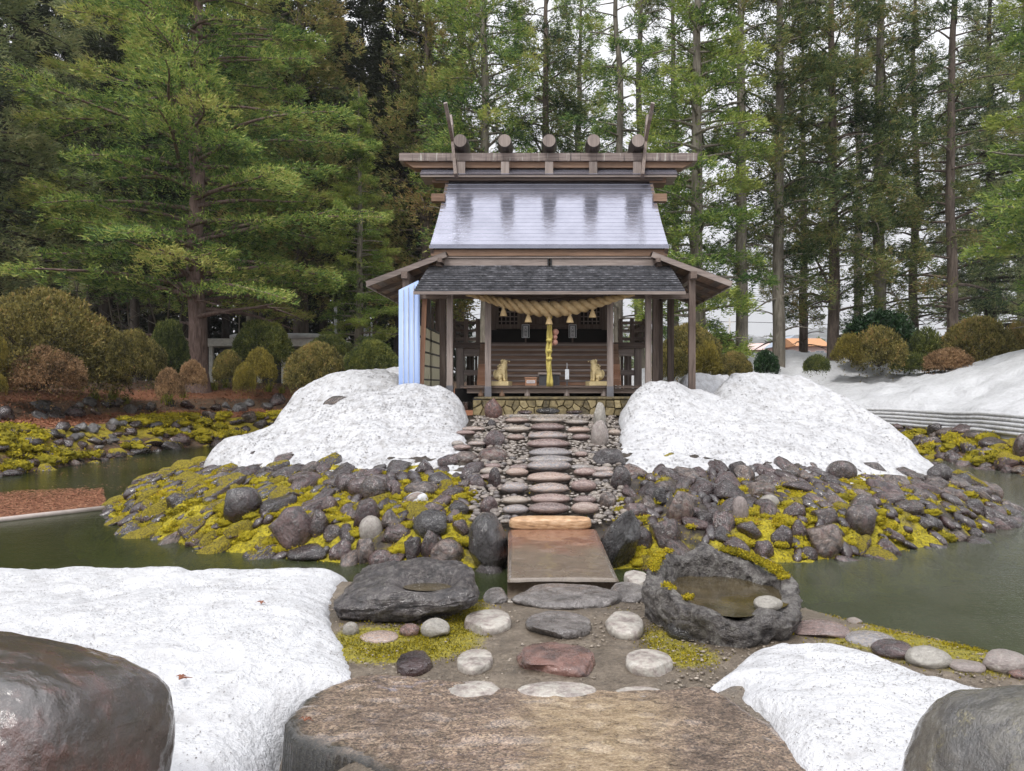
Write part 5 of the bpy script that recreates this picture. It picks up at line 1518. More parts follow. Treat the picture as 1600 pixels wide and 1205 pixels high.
# main roof
ZE, YE, ZR, YR = 5.27, 18.3, 7.78, 21.3
nrow = 19
def roof_curve(t):
    return YE + (YR - YE) * t, ZE + (ZR - ZE) * (t - 0.035 * math.sin(math.pi * t))
for side in (1, -1):
    for i in range(nrow):
        t0, t1 = i / nrow, min((i + 0.985) / nrow, 1.0)
        y0, z0 = roof_curve(t0); y1, z1 = roof_curve(t1)
        if side < 0: y0, y1 = 2 * YR - y0, 2 * YR - y1
        w0 = 2.86 - 0.05 * t0 - (0.10 * max(0, (t0 - 0.9) / 0.1) ** 2)
        w1 = 2.86 - 0.05 * t1 - (0.10 * max(0, (t1 - 0.9) / 0.1) ** 2)
        b = MB()
        lift, th = 0.009, 0.003
        if i == 0: lift = 0.075
        vs = [(-w0, y0, z0), (w0, y0, z0), (w1, y1, z1 - 0.005), (-w1, y1, z1 - 0.005), (-w0, y0, z0 + lift), (w0, y0, z0 + lift), (w1, y1, z1 + th), (-w1, y1, z1 + th)]
        b.add(vs, [(0, 3, 2, 1), (4, 5, 6, 7), (0, 1, 5, 4), (1, 2, 6, 5), (2, 3, 7, 6), (3, 0, 4, 7)])
        part('roof_course', b, 'wet_metal_roof')
part('eave_fascia', MB().box(-2.83, 2.83, 18.36, 18.46, 5.10, 5.255), 'brown_wood_x')
part('roof_soffit', MB().add([(-2.75, 18.47, 5.22), (2.75, 18.47, 5.22), (2.75, 19.7, 5.97), (-2.75, 19.7, 5.97), (2.75, 21.3, 7.5), (-2.75, 21.3, 7.5)], [(0, 1, 2, 3), (3, 2, 4, 5)]), 'wood_y')
part('roof_soffit', MB().add([(-2.75, 24.13, 5.22), (2.75, 24.13, 5.22), (2.75, 22.9, 5.97), (-2.75, 22.9, 5.97), (2.75, 21.3, 7.5), (-2.75, 21.3, 7.5)], [(0, 3, 2, 1), (3, 5, 4, 2)]), 'wood_y')
for s in (-1, 1):
    for sy in (1, -1):
        gb = MB()
        pr = [roof_curve(tq) for tq in np.linspace(0.01, 1, 10)]
        for (ya_, za_), (yb_, zb_) in zip(pr[:-1], pr[1:]):
            if sy < 0: ya_, yb_ = 2 * YR - ya_, 2 * YR - yb_
            gb.beam((s * 2.80, ya_, za_ - 0.095), (s * 2.80, yb_, zb_ - 0.095), 0.08, 0.15)
        part('gable_board', gb, 'wood_y')
    part('purlin_tip', MB().box(min(s * 2.75, s * 3.2), max(s * 2.75, s * 3.2), 21.0, 21.6, 7.55, 7.82), 'brown_wood_x')
    part('purlin_tip', MB().box(min(s * 2.75, s * 3.1), max(s * 2.75, s * 3.1), 20.2, 20.45, 6.85, 7.05), 'brown_wood_x')
# ridge assembly
part('ridge_trim', MB().box(-3.1, 3.1, 20.95, 21.65, 7.60, 7.67), 'wood_x')
part('ridge_cover', MB().box(-3.50, 3.48, 20.88, 21.72, 7.675, 7.73), 'grey_wood_x')
part('ridge_metal', MB().add([(-3.52, 20.86, 7.735), (3.50, 20.86, 7.735), (3.48, 21.24, 8.02), (-3.50, 21.24, 8.02), (-3.50, 21.38, 8.02), (3.48, 21.38, 8.02), (3.50, 21.74, 7.735), (-3.52, 21.74, 7.735)], [(0, 1, 2, 3), (3, 2, 5, 4), (4, 5, 6, 7), (0, 3, 4, 7), (1, 6, 5, 2)]), 'wet_metal_roof')
part('ridge_beam', MB().add([(-3.72, 21.08, 7.98), (3.68, 21.08, 7.98), (3.68, 21.52, 7.98), (-3.72, 21.52, 7.98), (-4.0, 21.08, 8.145), (3.96, 21.08, 8.145), (3.96, 21.52, 8.145), (-4.0, 21.52, 8.145)],
                            [(0, 3, 2, 1), (4, 5, 6, 7), (0, 1, 5, 4), (1, 2, 6, 5), (2, 3, 7, 6), (3, 0, 4, 7)]), 'brown_wood_x')
part('ridge_capping', MB().box(-4.10, 4.06, 21.0, 21.6, 8.15, 8.36), 'drip_wood')
for i in range(5):
    xx = -2.40 + 1.2 * i
    zc = 8.60
    lg = part('ridge_log', MB().tube([(xx, 20.70, zc), (xx, 20.74, zc), (xx, 21.2, zc), (xx, 21.66, zc), (xx, 21.70, zc)], [0.172, 0.182, 0.215, 0.182, 0.172], 20), 'dark_wood_y', ss=True)
    link('log_end', MB().tube([(xx, 20.685, zc), (xx, 20.699, zc)], [0.170, 0.170], 20).mesh('log_end'), lg, M['grey_wood_z'])
    part('log_saddle', MB().box(xx - 0.11, xx + 0.11, 20.92, 20.98, 7.72, 8.1), 'grey_wood_z')
for s in (-1, 1):
    for e in (-1, 1):
        ch = part('crossed_finial', MB().beam((s * 2.50, 21.3 - e * 0.70, 7.62), (s * 2.80, 21.3 + e * 0.55, 9.62), 0.085, 0.17, (0, 1, 0)), 'wood_z')
        link('finial_cap', MB().beam((s * 2.745, 21.3 + e * 0.325, 9.26), (s * 2.803, 21.3 + e * 0.558, 9.635), 0.095, 0.18, (0, 1, 0)).mesh('finial_cap'), ch, M['grey_wood_z'])
# left side closed with pale sheets on black battens
for k in range(9):
    y0 = 18.5 + 0.46 * k
    part('pale_sheet', MB().box(-3.2, -3.185, y0, y0 + 0.455, 1.75, 3.5), 'pale_panel')
for zz in (1.8, 2.15, 2.5, 2.85, 3.2, 3.5):
    part('batten', MB().box(-3.18, -3.14, 18.5, 22.6, zz - 0.022, zz + 0.022), 'black_batten')
part('leaning_plank', MB().beam((-3.02, 18.1, 1.7), (-2.93, 18.1, 4.15), 0.11, 0.05, (0, 1, 0)), 'orange_wood_z')
# two white upright signs with dark lettering, mounted on stands
def sign(s):
    root = part('upright_sign', MB().box(s * 0.60 - 0.10, s * 0.60 + 0.10, 19.63, 19.66, 3.22, 3.56), 'white_paper')
    x = s * 0.60
    b = MB()
    for sx in (-1, 1): b.box(x + sx * 0.073 - 0.012, x + sx * 0.073 + 0.012, 19.624, 19.629, 3.23, 3.54)
    b.box(x - 0.061, x + 0.061, 19.624, 19.629, 3.525, 3.54)
    link('sign_border', b.mesh('sign_border'), root, M['teal_ink'])
    for k, chh in enumerate('大神宮'):
        cu = bpy.data.curves.new('character', 'FONT')
        cu.body = chh; cu.size = 0.085; cu.align_x = 'CENTER'; cu.extrude = 0.002
        tmp = bpy.data.objects.new('character', cu)
        COL.objects.link(tmp)
        bpy.context.view_layer.update()
        me = bpy.data.meshes.new_from_object(tmp.evaluated_get(bpy.context.evaluated_depsgraph_get()))
        bpy.data.objects.remove(tmp)
        me.name = 'lettering'
        me.transform(Matrix.Translation((x, 19.622, 3.43 - 0.085 * k)) @ Matrix.Rotation(math.radians(90), 4, 'X'))
        me.materials.clear()
        link('lettering', me, root, M['teal_ink'])
    link('sign_stand', MB().beam((x, 19.7, 3.1), (x, 19.66, 3.3), 0.04, 0.03).mesh('sign_stand'), root, M['wood_z'])
    return root
sign(-1); sign(1)

# ------------------------------------------------------------------ things on and round the shrine
b = MB()
wall = empty('stone_plinth', (0, 17.9, 1.3))
tag(wall, 'low ochre rubble-stone plinth in front of the shrine deck', 'stone plinth')
m = N('ochre_rubble')
v = m.worldpos()
n2 = m.noise(v, 10, 5, 0.65)
m.bsdf(m.ramp(m.math('ADD', m.math('MULTIPLY', n2, 0.7), m.math('MULTIPLY', m.rand(), 0.3)), [(0.3, (0.06, 0.048, 0.025)), (0.5, (0.19, 0.148, 0.07)), (0.7, (0.34, 0.275, 0.145))]), 0.6, m.bump(n2, 0.8, 0.03))
M['ochre_rubble'] = m.m
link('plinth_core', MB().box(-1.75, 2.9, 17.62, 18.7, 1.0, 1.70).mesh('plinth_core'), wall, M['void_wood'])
def clip_poly(poly, nx, nz, d):
    out = []
    for i in range(len(poly)):
        p, q = poly[i], poly[(i + 1) % len(poly)]
        a_, b_ = nx * p[0] + nz * p[1] - d, nx * q[0] + nz * q[1] - d
        if a_ <= 0: out.append(p)
        if a_ * b_ < 0:
            t_ = a_ / (a_ - b_)
            out.append((p[0] + (q[0] - p[0]) * t_, p[1] + (q[1] - p[1]) * t_))
    return out
seeds = []
for ix in range(26):
    for iz in range(2):
        seeds.append((-1.72 + 4.6 * (ix + rs.uniform(0.05, 0.95)) / 26, 1.36 + 0.30 * (iz + rs.uniform(0.1, 0.9)) / 2))
for (sx, sz) in seeds:
    poly = [(-1.75, 1.30), (2.9, 1.30), (2.9, 1.665), (-1.75, 1.665)]
    for (tx_, tz_) in seeds:
        if (tx_, tz_) == (sx, sz) or abs(tx_ - sx) > 0.8: continue
        nx, nz = tx_ - sx, tz_ - sz
        poly = clip_poly(poly, nx, nz, nx * (sx + tx_) / 2 + nz * (sz + tz_) / 2)
        if len(poly) < 3: break
    if len(poly) < 3: continue
    cx_, cz_ = sum(p[0] for p in poly) / len(poly), sum(p[1] for p in poly) / len(poly)
    dep = rs.uniform(0.02, 0.06)
    r0 = [(cx_ + (x_ - cx_) * 0.95, cz_ + (z_ - cz_) * 0.94) for x_, z_ in poly]
    r1 = [(cx_ + (x_ - cx_) * 0.80 + rs.uniform(-0.008, 0.008), cz_ + (z_ - cz_) * 0.80) for x_, z_ in poly]
    k = len(poly)
    bm_ = MB()
    bm_.add([(x_, 17.62, z_) for x_, z_ in r0] + [(x_, 17.61 - dep * 0.5, z_) for x_, z_ in r0] + [(x_, 17.60 - dep, z_) for x_, z_ in r1],
            [tuple(range(2 * k, 3 * k))] + [(i, (i + 1) % k, (i + 1) % k + k, i + k) for i in range(k)] + [(i + k, (i + 1) % k + k, (i + 1) % k + 2 * k, i + 2 * k) for i in range(k)])
    link('rubble_stone', bm_.mesh('rubble_stone'), wall, M['ochre_rubble'])
v, f = rock_verts(900, 5, 0, 0.02, 2.0)
v = np.sign(v) * np.abs(v) ** 0.3
v = v * np.array([2.33, 0.56, 0.035]) + np.array([0.58, 18.12, 1.705]); v[:, 2] += 0.008 * fbm(v * 6, 3)
link('plinth_top', mesh_np('plinth_top', v, f), wall, M['ochre_rubble'])
# concrete landing in front with darker wet stones
v, f = rock_verts(901, 5, 0, 0.02, 2.0)
v = np.sign(v) * np.abs(v) ** 0.3 * np.array([1.05, 0.22, 0.05]) + np.array([0.05, 17.25, 1.31])
o = link('landing_slab', mesh_np('landing_slab', v, f), None, M['step_stone'])
tag(o, 'narrow grey landing slab at the top of the stone steps', 'landing')
for (lab, px, w, kind, sd2) in [('dark wet block-shaped stone centred on the landing slab', 856, 38, 'dark_boulder', 911), ('flat bluish stone left of the dark block on the landing', 820, 24, 'wet_stone', 912), ('flat pale bluish stone right of the dark block on the landing', 897, 28, 'wet_stone', 913)]:
    me = rock_mesh('landing_stone', sd2, POOL[kind][0].materials[0], sub=4, cuts=4, amp=0.05)
    q = P(px, 638, 17.3)
    o = put_rock('landing_stone', me, (q.x, 17.3, 1.40 + (0.03 if w == 38 else 0)), (w * 17.3 / FPX / 2, 0.14, 0.075 if w == 38 else 0.05))
    tag(o, lab, 'stone', 'stones on the landing slab')
boulder('grey-green boulder at the left end of the ochre plinth', 'wet_stone', 915, 722, 629, 34, 28, 2, 0.06, 4, depth=0.2)
boulder('small dark green boulder at the left foot of the ochre plinth', 'dark_boulder', 916, 739, 635, 16, 14, 2, 0.06, 4, depth=0.1)

# sacred straw rope, thick in the middle, twisted of three strands
rope = empty('straw_rope', (0, 17.7, 4.1))
tag(rope, 'thick twisted straw rope sagging under the porch eave', 'straw rope')
nT, nS = 240, 14
t = np.linspace(0, 1, nT)
cxp = -1.92 + 3.9 * t
sag = 4.10 - 0.34 * np.sin(np.pi * t) ** 1.3
rad = 0.035 + 0.135 * np.sin(np.pi * t) ** 1.1
for k in range(3):
    ph = 2 * np.pi * k / 3 + 2 * np.pi * 7.0 * (t + 0.03 * np.sin(2 * np.pi * t))
    c = np.stack([cxp, 17.72 + np.cos(ph) * rad * 0.52, sag + np.sin(ph) * rad * 0.52], -1)
    th = np.linspace(0, 2 * np.pi, nS, endpoint=False)
    r_ = rad * 0.62
    ring = np.stack([np.zeros((nT, nS)), np.cos(th)[None, :] * r_[:, None], np.sin(th)[None, :] * r_[:, None]], -1)
    v = c[:, None, :] + ring
    v = v + 0.012 * fbm(v * np.array([6, 25, 25]) + k * 9, 3)[..., None]
    link('rope_strand', mesh_np('rope_strand', v.transpose(1, 0, 2).reshape(-1, 3), grid_faces(nS, nT, True)), rope, M['rope_straw'])
for tx in (-1.05, -0.48, 0.0, 0.48, 1.0):
    tt_ = (tx + 1.92) / 3.9
    zz = 4.10 - 0.34 * math.sin(math.pi * tt_) ** 1.3 - (0.035 + 0.135 * math.sin(math.pi * tt_)) * 0.9
    b = MB()
    b.lathe([(0.09, -0.20), (0.085, -0.19), (0.055, -0.09), (0.028, -0.03), (0.045, -0.01), (0.03, 0.05)], (tx, 17.68, zz), 14)
    link('straw_tassel', b.mesh('straw_tassel', True), rope, M['rope_straw'])
for tx in (-0.75, 0.02, 0.3): link('hanging_wire', MB().tube([(tx, 17.68, 4.1), (tx, 17.68, 4.25)], 0.006, 5).mesh('hanging_wire'), rope, M['white_paper'])
# bell rope of knotted yellow cloth with bells
bell = empty('bell_rope', (0.0, 17.9, 3.5))
tag(bell, 'yellow knotted cloth bell rope with pink copper bells hanging at the entrance', 'bell rope')
b = MB()
r2 = random.Random(3)
for k in range(4):
    pts = []
    for j in range(15):
        tz = j / 14
        pts.append((0.02 * math.sin(tz * 9 + k * 1.7) + (k - 1.5) * 0.018 * (1 + 0.9 * max(0, tz - 0.5)), 17.86 + 0.02 * math.cos(tz * 8 + k * 2), 3.60 - 1.62 * tz))
    rr2 = [0.03 + 0.012 * abs(math.sin(j * 1.1 + k)) for j in range(15)]
    rr2[5] = 0.022; rr2[8] = 0.02
    link('cloth_strip', MB().tube(pts, rr2, 8).mesh('cloth_strip', True), bell, M['yellow_cloth'])
for zz in (3.58, 3.05, 2.80, 2.62):
    v, f = rock_verts(int(zz * 100), 3, 0, 0.12, 1.5)
    link('knot', mesh_np('knot', v * np.array([0.075, 0.07, 0.05]) + np.array([0.0, 17.84, zz]), f), bell, M['yellow_cloth'])
link('white_cord', MB().tube([(0.01, 17.84, 3.6), (0.01, 17.8, 3.95)], 0.012, 6).mesh('white_cord'), bell, M['white_paper'])
for (px, py, r) in [(868, 519, 0.075), (867, 527, 0.06), (867, 535, 0.07), (857, 503, 0.035), (856, 539, 0.035), (863, 538, 0.03)]:
    q = P(px, py, 17.95)
    bb = MB().lathe([(r * math.sin(a) * 1.0 + 0.001, -r * math.cos(a)) for a in np.linspace(0.05, math.pi - 0.05, 10)], (q.x, q.y, q.z), 14)
    bo = link('bell', bb.mesh('bell', True), bell, M['copper_bell'])
    link('bell_band', MB().lathe([(r * 1.03, -0.008), (r * 1.06, 0.0), (r * 1.03, 0.008)], (q.x, q.y, q.z), 14).mesh('bell_band'), bo, M['copper_bell'])

# guardian animal statues
def skin_body(name, joints, edges, radii, mat, sub=2, root=0):
    me = bpy.data.meshes.new(name)
    me.from_pydata(joints, edges, [])
    tmp = bpy.data.objects.new(name, me)
    COL.objects.link(tmp)
    sk = tmp.modifiers.new('skin', 'SKIN')
    for i, r in enumerate(radii):
        rr = r if hasattr(r, '__len__') else (r, r)
        me.skin_vertices[0].data[i].radius = rr
        me.skin_vertices[0].data[i].use_root = (i == root)
    sb = tmp.modifiers.new('sub', 'SUBSURF'); sb.levels = sub; sb.render_levels = sub
    bpy.context.view_layer.update()
    out = bpy.data.meshes.new_from_object(tmp.evaluated_get(bpy.context.evaluated_depsgraph_get()))
    bpy.data.objects.remove(tmp)
    out.name = name
    out.polygons.foreach_set('use_smooth', np.ones(len(out.polygons), dtype=bool))
    out.materials.clear(); out.materials.append(mat)
    return out
def statue(label, x, face):
    """a seated guardian dog facing along +x * face; front legs straight, haunch low, head raised"""
    J = [(-0.08, 0, 0.17), (-0.02, 0, 0.26), (0.03, 0, 0.36), (0.06, 0, 0.45), (0.075, 0, 0.515), (0.15, 0, 0.505),      # 0 hip,1 belly,2 chest,3 neck,4 head,5 muzzle
         (0.07, 0.075, 0.30), (0.085, 0.08, 0.18), (0.09, 0.08, 0.07), (0.125, 0.08, 0.06),                               # front leg
         (0.07, -0.075, 0.30), (0.085, -0.08, 0.18), (0.09, -0.08, 0.07), (0.125, -0.08, 0.06),
         (-0.06, 0.10, 0.14), (0.02, 0.125, 0.17), (-0.02, 0.125, 0.065), (0.05, 0.125, 0.06),                            # hind leg: hip, knee, hock, paw
         (-0.06, -0.10, 0.14), (0.02, -0.125, 0.17), (-0.02, -0.125, 0.065), (0.05, -0.125, 0.06),
         (-0.16, 0, 0.15), (-0.18, 0, 0.24), (-0.14, 0, 0.32)]                                                             # tail
    E = [(0, 1), (1, 2), (2, 3), (3, 4), (4, 5), (2, 6), (6, 7), (7, 8), (8, 9), (2, 10), (10, 11), (11, 12), (12, 13), (0, 14), (14, 15), (15, 16), (16, 17), (0, 18), (18, 19), (19, 20), (20, 21), (0, 22), (22, 23), (23, 24)]
    R = [0.115, 0.105, 0.11, 0.085, 0.088, 0.045, 0.05, 0.038, 0.033, 0.03, 0.05, 0.038, 0.033, 0.03, 0.075, 0.06, 0.035, 0.03, 0.075, 0.06, 0.035, 0.03, 0.04, 0.045, 0.03]
    body_me = skin_body('statue', [(a * face, b_, c) for a, b_, c in J], E, R, M['sandstone'])
    root = bpy.data.objects.new('guardian_statue', body_me)
    COL.objects.link(root)
    root.location = (x, 18.42, FZ + 0.055)
    root.rotation_euler = (0, 0, -0.25 * face)
    tag(root, label, 'statue', 'pair of guardian statues')
    def sub(name, b, ss=True):
        o = bpy.data.objects.new(name, b.mesh(name, ss)); COL.objects.link(o); o.parent = root
        o.data.materials.append(M['sandstone'])
        return o
    sub('plinth', MB().box(-0.22, 0.22, -0.16, 0.16, -0.055, 0.045), False)
    for s in (-1, 1):
        sub('ear', MB().tube([(face * 0.055, s * 0.075, 0.56), (face * 0.03, s * 0.10, 0.535), (face * 0.02, s * 0.095, 0.475)], [0.02, 0.028, 0.012], 8))
        sub('eye', MB().lathe([(0.001, -0.014), (0.013, 0.0), (0.001, 0.014)], (face * 0.142, s * 0.045, 0.535), 8))
    sub('nose', MB().lathe([(0.002, -0.018), (0.022, 0.0), (0.002, 0.018)], (face * 0.195, 0, 0.52), 8))
    for k in range(7):
        a = k * 0.9
        sub('mane_curl', MB().lathe([(0.002, -0.025), (0.028, 0.0), (0.002, 0.025)], (face * (-0.01 + 0.05 * math.cos(a)), -0.095 + 0.01 * math.sin(a * 2), 0.38 + 0.06 * math.sin(a)), 8))
    return root
statue('sand-coloured seated guardian dog statue at the left of the deck, facing right', -1.14, 1)
statue('sand-coloured seated guardian dog statue at the right of the deck, facing left', 1.13, -1)

# offering boxes and cards on the deck
ob = empty('offering_box', (0.03, 18.42, FZ))
tag(ob, 'dark slatted wooden offering box behind the bell rope', 'offering box')
link('box_body', MB().box(-0.24, 0.25, 18.3, 18.55, FZ, FZ + 0.26).mesh('box_body'), ob, M['dark_box'])
link('box_rim', MB().box(-0.265, 0.275, 18.27, 18.34, FZ + 0.262, FZ + 0.31).box(-0.265, 0.275, 18.51, 18.58, FZ + 0.262, FZ + 0.31).mesh('box_rim'), ob, M['grey_wood_x'])
for k in range(6):
    link('box_slat', MB().box(-0.22 + 0.085 * k, -0.19 + 0.085 * k, 18.342, 18.508, FZ + 0.265, FZ + 0.295).mesh('box_slat'), ob, M['wood_y'])
bx_ = empty('charm_box', (-0.43, 18.36, FZ))
tag(bx_, 'small light wooden box with a white paper label, left of the dark offering box', 'box')
link('box_body', MB().box(-0.57, -0.30, 18.28, 18.44, FZ, FZ + 0.17).mesh('box_body'), bx_, M['orange_wood_x'])
link('box_lid', MB().box(-0.585, -0.285, 18.265, 18.455, FZ + 0.172, FZ + 0.20).mesh('box_lid'), bx_, M['orange_wood_x'])
lb2 = link('paper_label', MB().box(-0.535, -0.335, 18.272, 18.278, FZ + 0.055, FZ + 0.12).mesh('paper_label'), bx_, M['white_paper'])
b = MB()
for k in range(6): b.box(-0.52 + 0.03 * k, -0.503 + 0.03 * k, 18.268, 18.2705, FZ + 0.075, FZ + 0.10)
link('lettering', b.mesh('lettering'), lb2, M['orange_wood_x'])
cd_ = empty('hanging_card', (0.44, 18.25, FZ + 0.3))
tag(cd_, 'small white card with a string before the stair, right of the bell rope', 'card')
q = P(886, 585, 18.2)
link('card_face', MB().box(q.x - 0.045, q.x + 0.045, 18.2, 18.21, q.z - 0.12, q.z + 0.12).mesh('card_face'), cd_, M['white_paper'])
link('card_string', MB().tube([(q.x, 18.205, q.z + 0.12), (q.x, 18.205, q.z + 0.27)], 0.006, 5).mesh('card_string'), cd_, M['white_paper'])
link('card_stem', MB().box(q.x - 0.02, q.x + 0.02, 18.212, 18.232, FZ, q.z).mesh('card_stem'), cd_, M['dark_box'])
# blue corrugated sheet propped against the left posts
n = 60
uu = np.linspace(0, 1, n)
base_l, base_r = P(623, 612, 17.60), P(656, 600, 17.84)
v = []
for i, u in enumerate(uu):
    x, y = base_l.x + (base_r.x - base_l.x) * u, base_l.y + (base_r.y - base_l.y) * u
    off = 0.0015 * math.sin(u * 2 * math.pi * 5)
    zt = 4.19 + (4.46 - 4.19) * u - 0.10 * max(0, (u - 0.93) / 0.07)
    for th_ in (0.0, 0.012):
        v.append((x + off, y + th_ - off, 1.3)); v.append((x + off, y + th_ - off, zt))
f = []
for i in range(n - 1):
    a = 4 * i
    f += [(a, a + 4, a + 5, a + 1), (a + 2, a + 3, a + 7, a + 6), (a + 1, a + 5, a + 7, a + 3)]
f += [(0, 1, 3, 2), (4 * n - 4, 4 * n - 2, 4 * n - 1, 4 * n - 3)]
bs = link('blue_sheet', mesh_np('blue_sheet', v, f, True), None, M['blue_sheet'])
tag(bs, 'tall pale blue corrugated sheet closing the left front corner of the shrine', 'sheet')
for u in (0.22, 0.45, 0.7):
    x, y = base_l.x + (base_r.x - base_l.x) * u, base_l.y + (base_r.y - base_l.y) * u
    link('seam_strip', MB().box(x - 0.008, x + 0.008, y - 0.02, y - 0.014, 1.3, 4.17 + 0.27 * u).mesh('seam_strip'), bs, M['white_paper'])
# ------------------------------------------------------------------ foliage
def leaf_material(name, stops, trans=0.35, rough=0.6):
    m = N(name)
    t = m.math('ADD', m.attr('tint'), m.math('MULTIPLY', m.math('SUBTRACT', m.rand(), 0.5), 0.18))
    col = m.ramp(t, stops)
    b = m.n('ShaderNodeBsdfPrincipled')
    m.set(b.inputs['Base Color'], col); b.inputs['Roughness'].default_value = rough
    b.inputs['Specular IOR Level'].default_value = 0.3
    tl = m.n('ShaderNodeBsdfTranslucent'); m.set(tl.inputs[0], col)
    mx = m.n('ShaderNodeMixShader'); mx.inputs[0].default_value = trans
    m.t.links.new(b.outputs[0], mx.inputs[1]); m.t.links.new(tl.outputs[0], mx.inputs[2])
    m.t.links.new(mx.outputs[0], m.out.inputs['Surface'])
    M[name] = m.m
    return m.m
leaf_material('pine_needles', [(0.0, (0.02, 0.05, 0.02)), (0.28, (0.068, 0.135, 0.042)), (0.5, (0.165, 0.27, 0.065)), (0.75, (0.34, 0.43, 0.10)), (1.0, (0.46, 0.44, 0.14))])
leaf_material('cedar_needles', [(0.0, (0.018, 0.038, 0.02)), (0.3, (0.06, 0.10, 0.042)), (0.6, (0.155, 0.20, 0.065)), (0.88, (0.29, 0.29, 0.09)), (1.0, (0.30, 0.22, 0.10))])
leaf_material('rusty_cedar_needles', [(0.0, (0.03, 0.055, 0.025)), (0.28, (0.10, 0.145, 0.05)), (0.55, (0.23, 0.265, 0.085)), (0.85, (0.38, 0.345, 0.12)), (1.0, (0.42, 0.29, 0.13))])
leaf_material('grey_fir_needles', [(0.0, (0.035, 0.055, 0.034)), (0.3, (0.12, 0.16, 0.08)), (0.65, (0.28, 0.33, 0.15)), (1.0, (0.38, 0.36, 0.17))])
leaf_material('bright_needles', [(0.0, (0.025, 0.06, 0.025)), (0.35, (0.085, 0.155, 0.042)), (0.7, (0.22, 0.31, 0.07)), (1.0, (0.38, 0.42, 0.10))])
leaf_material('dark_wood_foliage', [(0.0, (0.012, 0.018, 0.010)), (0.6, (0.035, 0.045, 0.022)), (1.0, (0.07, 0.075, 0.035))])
leaf_material('azalea_olive', [(0.0, (0.05, 0.048, 0.018)), (0.3, (0.145, 0.13, 0.042)), (0.65, (0.31, 0.265, 0.08)), (0.88, (0.40, 0.29, 0.11)), (1.0, (0.40, 0.24, 0.10))])
leaf_material('azalea_brown', [(0.0, (0.08, 0.055, 0.03)), (0.45, (0.33, 0.205, 0.11)), (1.0, (0.55, 0.37, 0.20))])
leaf_material('azalea_green', [(0.0, (0.03, 0.045, 0.018)), (0.45, (0.12, 0.145, 0.04)), (1.0, (0.30, 0.30, 0.07))])
leaf_material('azalea_yellow', [(0.0, (0.08, 0.07, 0.02)), (0.5, (0.25, 0.21, 0.045)), (1.0, (0.42, 0.33, 0.07))])
leaf_material('broad_leaf', [(0.0, (0.012, 0.03, 0.014)), (0.6, (0.03, 0.065, 0.025)), (1.0, (0.065, 0.11, 0.04))], 0.1, 0.3)
leaf_material('lily_blades', [(0.0, (0.08, 0.11, 0.02)), (0.5, (0.22, 0.26, 0.035)), (1.0, (0.38, 0.36, 0.08))])
leaf_material('leaf_litter', [(0.0, (0.09, 0.035, 0.02)), (0.5, (0.26, 0.10, 0.055)), (1.0, (0.40, 0.21, 0.12))], 0.1)
def bark(name, stops, sc=1.0):
    m = N(name)
    v = m.coord('Object', (7 * sc, 7 * sc, 1.1 * sc))
    n = m.noise(v, 1.0, 6, 0.7, 0.6)
    n2 = m.noise(m.coord('Object', (1, 1, 0.5)), 1.3, 4, 0.6)
    m.bsdf(m.ramp(m.math('ADD', m.math('MULTIPLY', n, 0.7), m.math('MULTIPLY', n2, 0.3)), stops), 0.75, m.bump(n, 0.9, 0.06), 0.3)
    M[name] = m.m
bark('grey_bark', [(0.32, (0.06, 0.052, 0.042)), (0.48, (0.17, 0.15, 0.12)), (0.6, (0.27, 0.245, 0.20)), (0.72, (0.22, 0.23, 0.15))])
bark('brown_bark', [(0.32, (0.03, 0.022, 0.018)), (0.48, (0.105, 0.08, 0.065)), (0.62, (0.19, 0.15, 0.125)), (0.75, (0.13, 0.13, 0.09))])
bark('pine_bark', [(0.32, (0.05, 0.033, 0.027)), (0.46, (0.155, 0.105, 0.09)), (0.6, (0.26, 0.185, 0.165)), (0.75, (0.33, 0.26, 0.24))], 1.4)
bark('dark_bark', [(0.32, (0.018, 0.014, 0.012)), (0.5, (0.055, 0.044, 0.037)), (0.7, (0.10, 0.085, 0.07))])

def leaf_tris(cent, dirs, K, length, width, spread, rng, tint, tjit=0.18):
    """K narrow leaf triangles round every centre, fanning about its direction"""
    n = len(cent)
    c = np.repeat(cent, K, 0); d = np.repeat(dirs, K, 0)
    m_ = n * K
    d = d + rng.normal(0, spread, (m_, 3))
    d /= np.linalg.norm(d, axis=1)[:, None] + 1e-9
    L = length * rng.uniform(0.55, 1.2, m_)[:, None]
    s = np.cross(d, rng.normal(0, 1, (m_, 3)))
    s /= np.linalg.norm(s, axis=1)[:, None] + 1e-9
    off = rng.normal(0, 0.35, (m_, 3)) * length
    w = width * rng.uniform(0.6, 1.3, m_)[:, None]
    a = c + off
    v = np.stack([a - s * w, a + s * w, a + d * L], 1).reshape(-1, 3)
    t = np.repeat(np.clip(np.repeat(tint, K) + rng.normal(0, tjit, m_), 0, 1), 3)
    return v, t

def tube_np(pts, rad, n=6):
    """pts (m,3), rad (m,) -> verts, quads"""
    pts = np.asarray(pts, float); rad = np.asarray(rad, float)
    d = np.gradient(pts, axis=0); d /= np.linalg.norm(d, axis=1)[:, None] + 1e-9
    ref = np.array([0.31, 0.17, 0.93]) if abs(d[:, 2]).mean() < 0.8 else np.array([1.0, 0.2, 0.0])
    s = np.cross(d, ref); s /= np.linalg.norm(s, axis=1)[:, None] + 1e-9
    u = np.cross(d, s)
    th = np.linspace(0, 2 * np.pi, n, endpoint=False)
    v = pts[None] + (np.cos(th)[:, None, None] * s[None] + np.sin(th)[:, None, None] * u[None]) * rad[None, :, None]
    return v.reshape(-1, 3), grid_faces(n, len(pts), True)

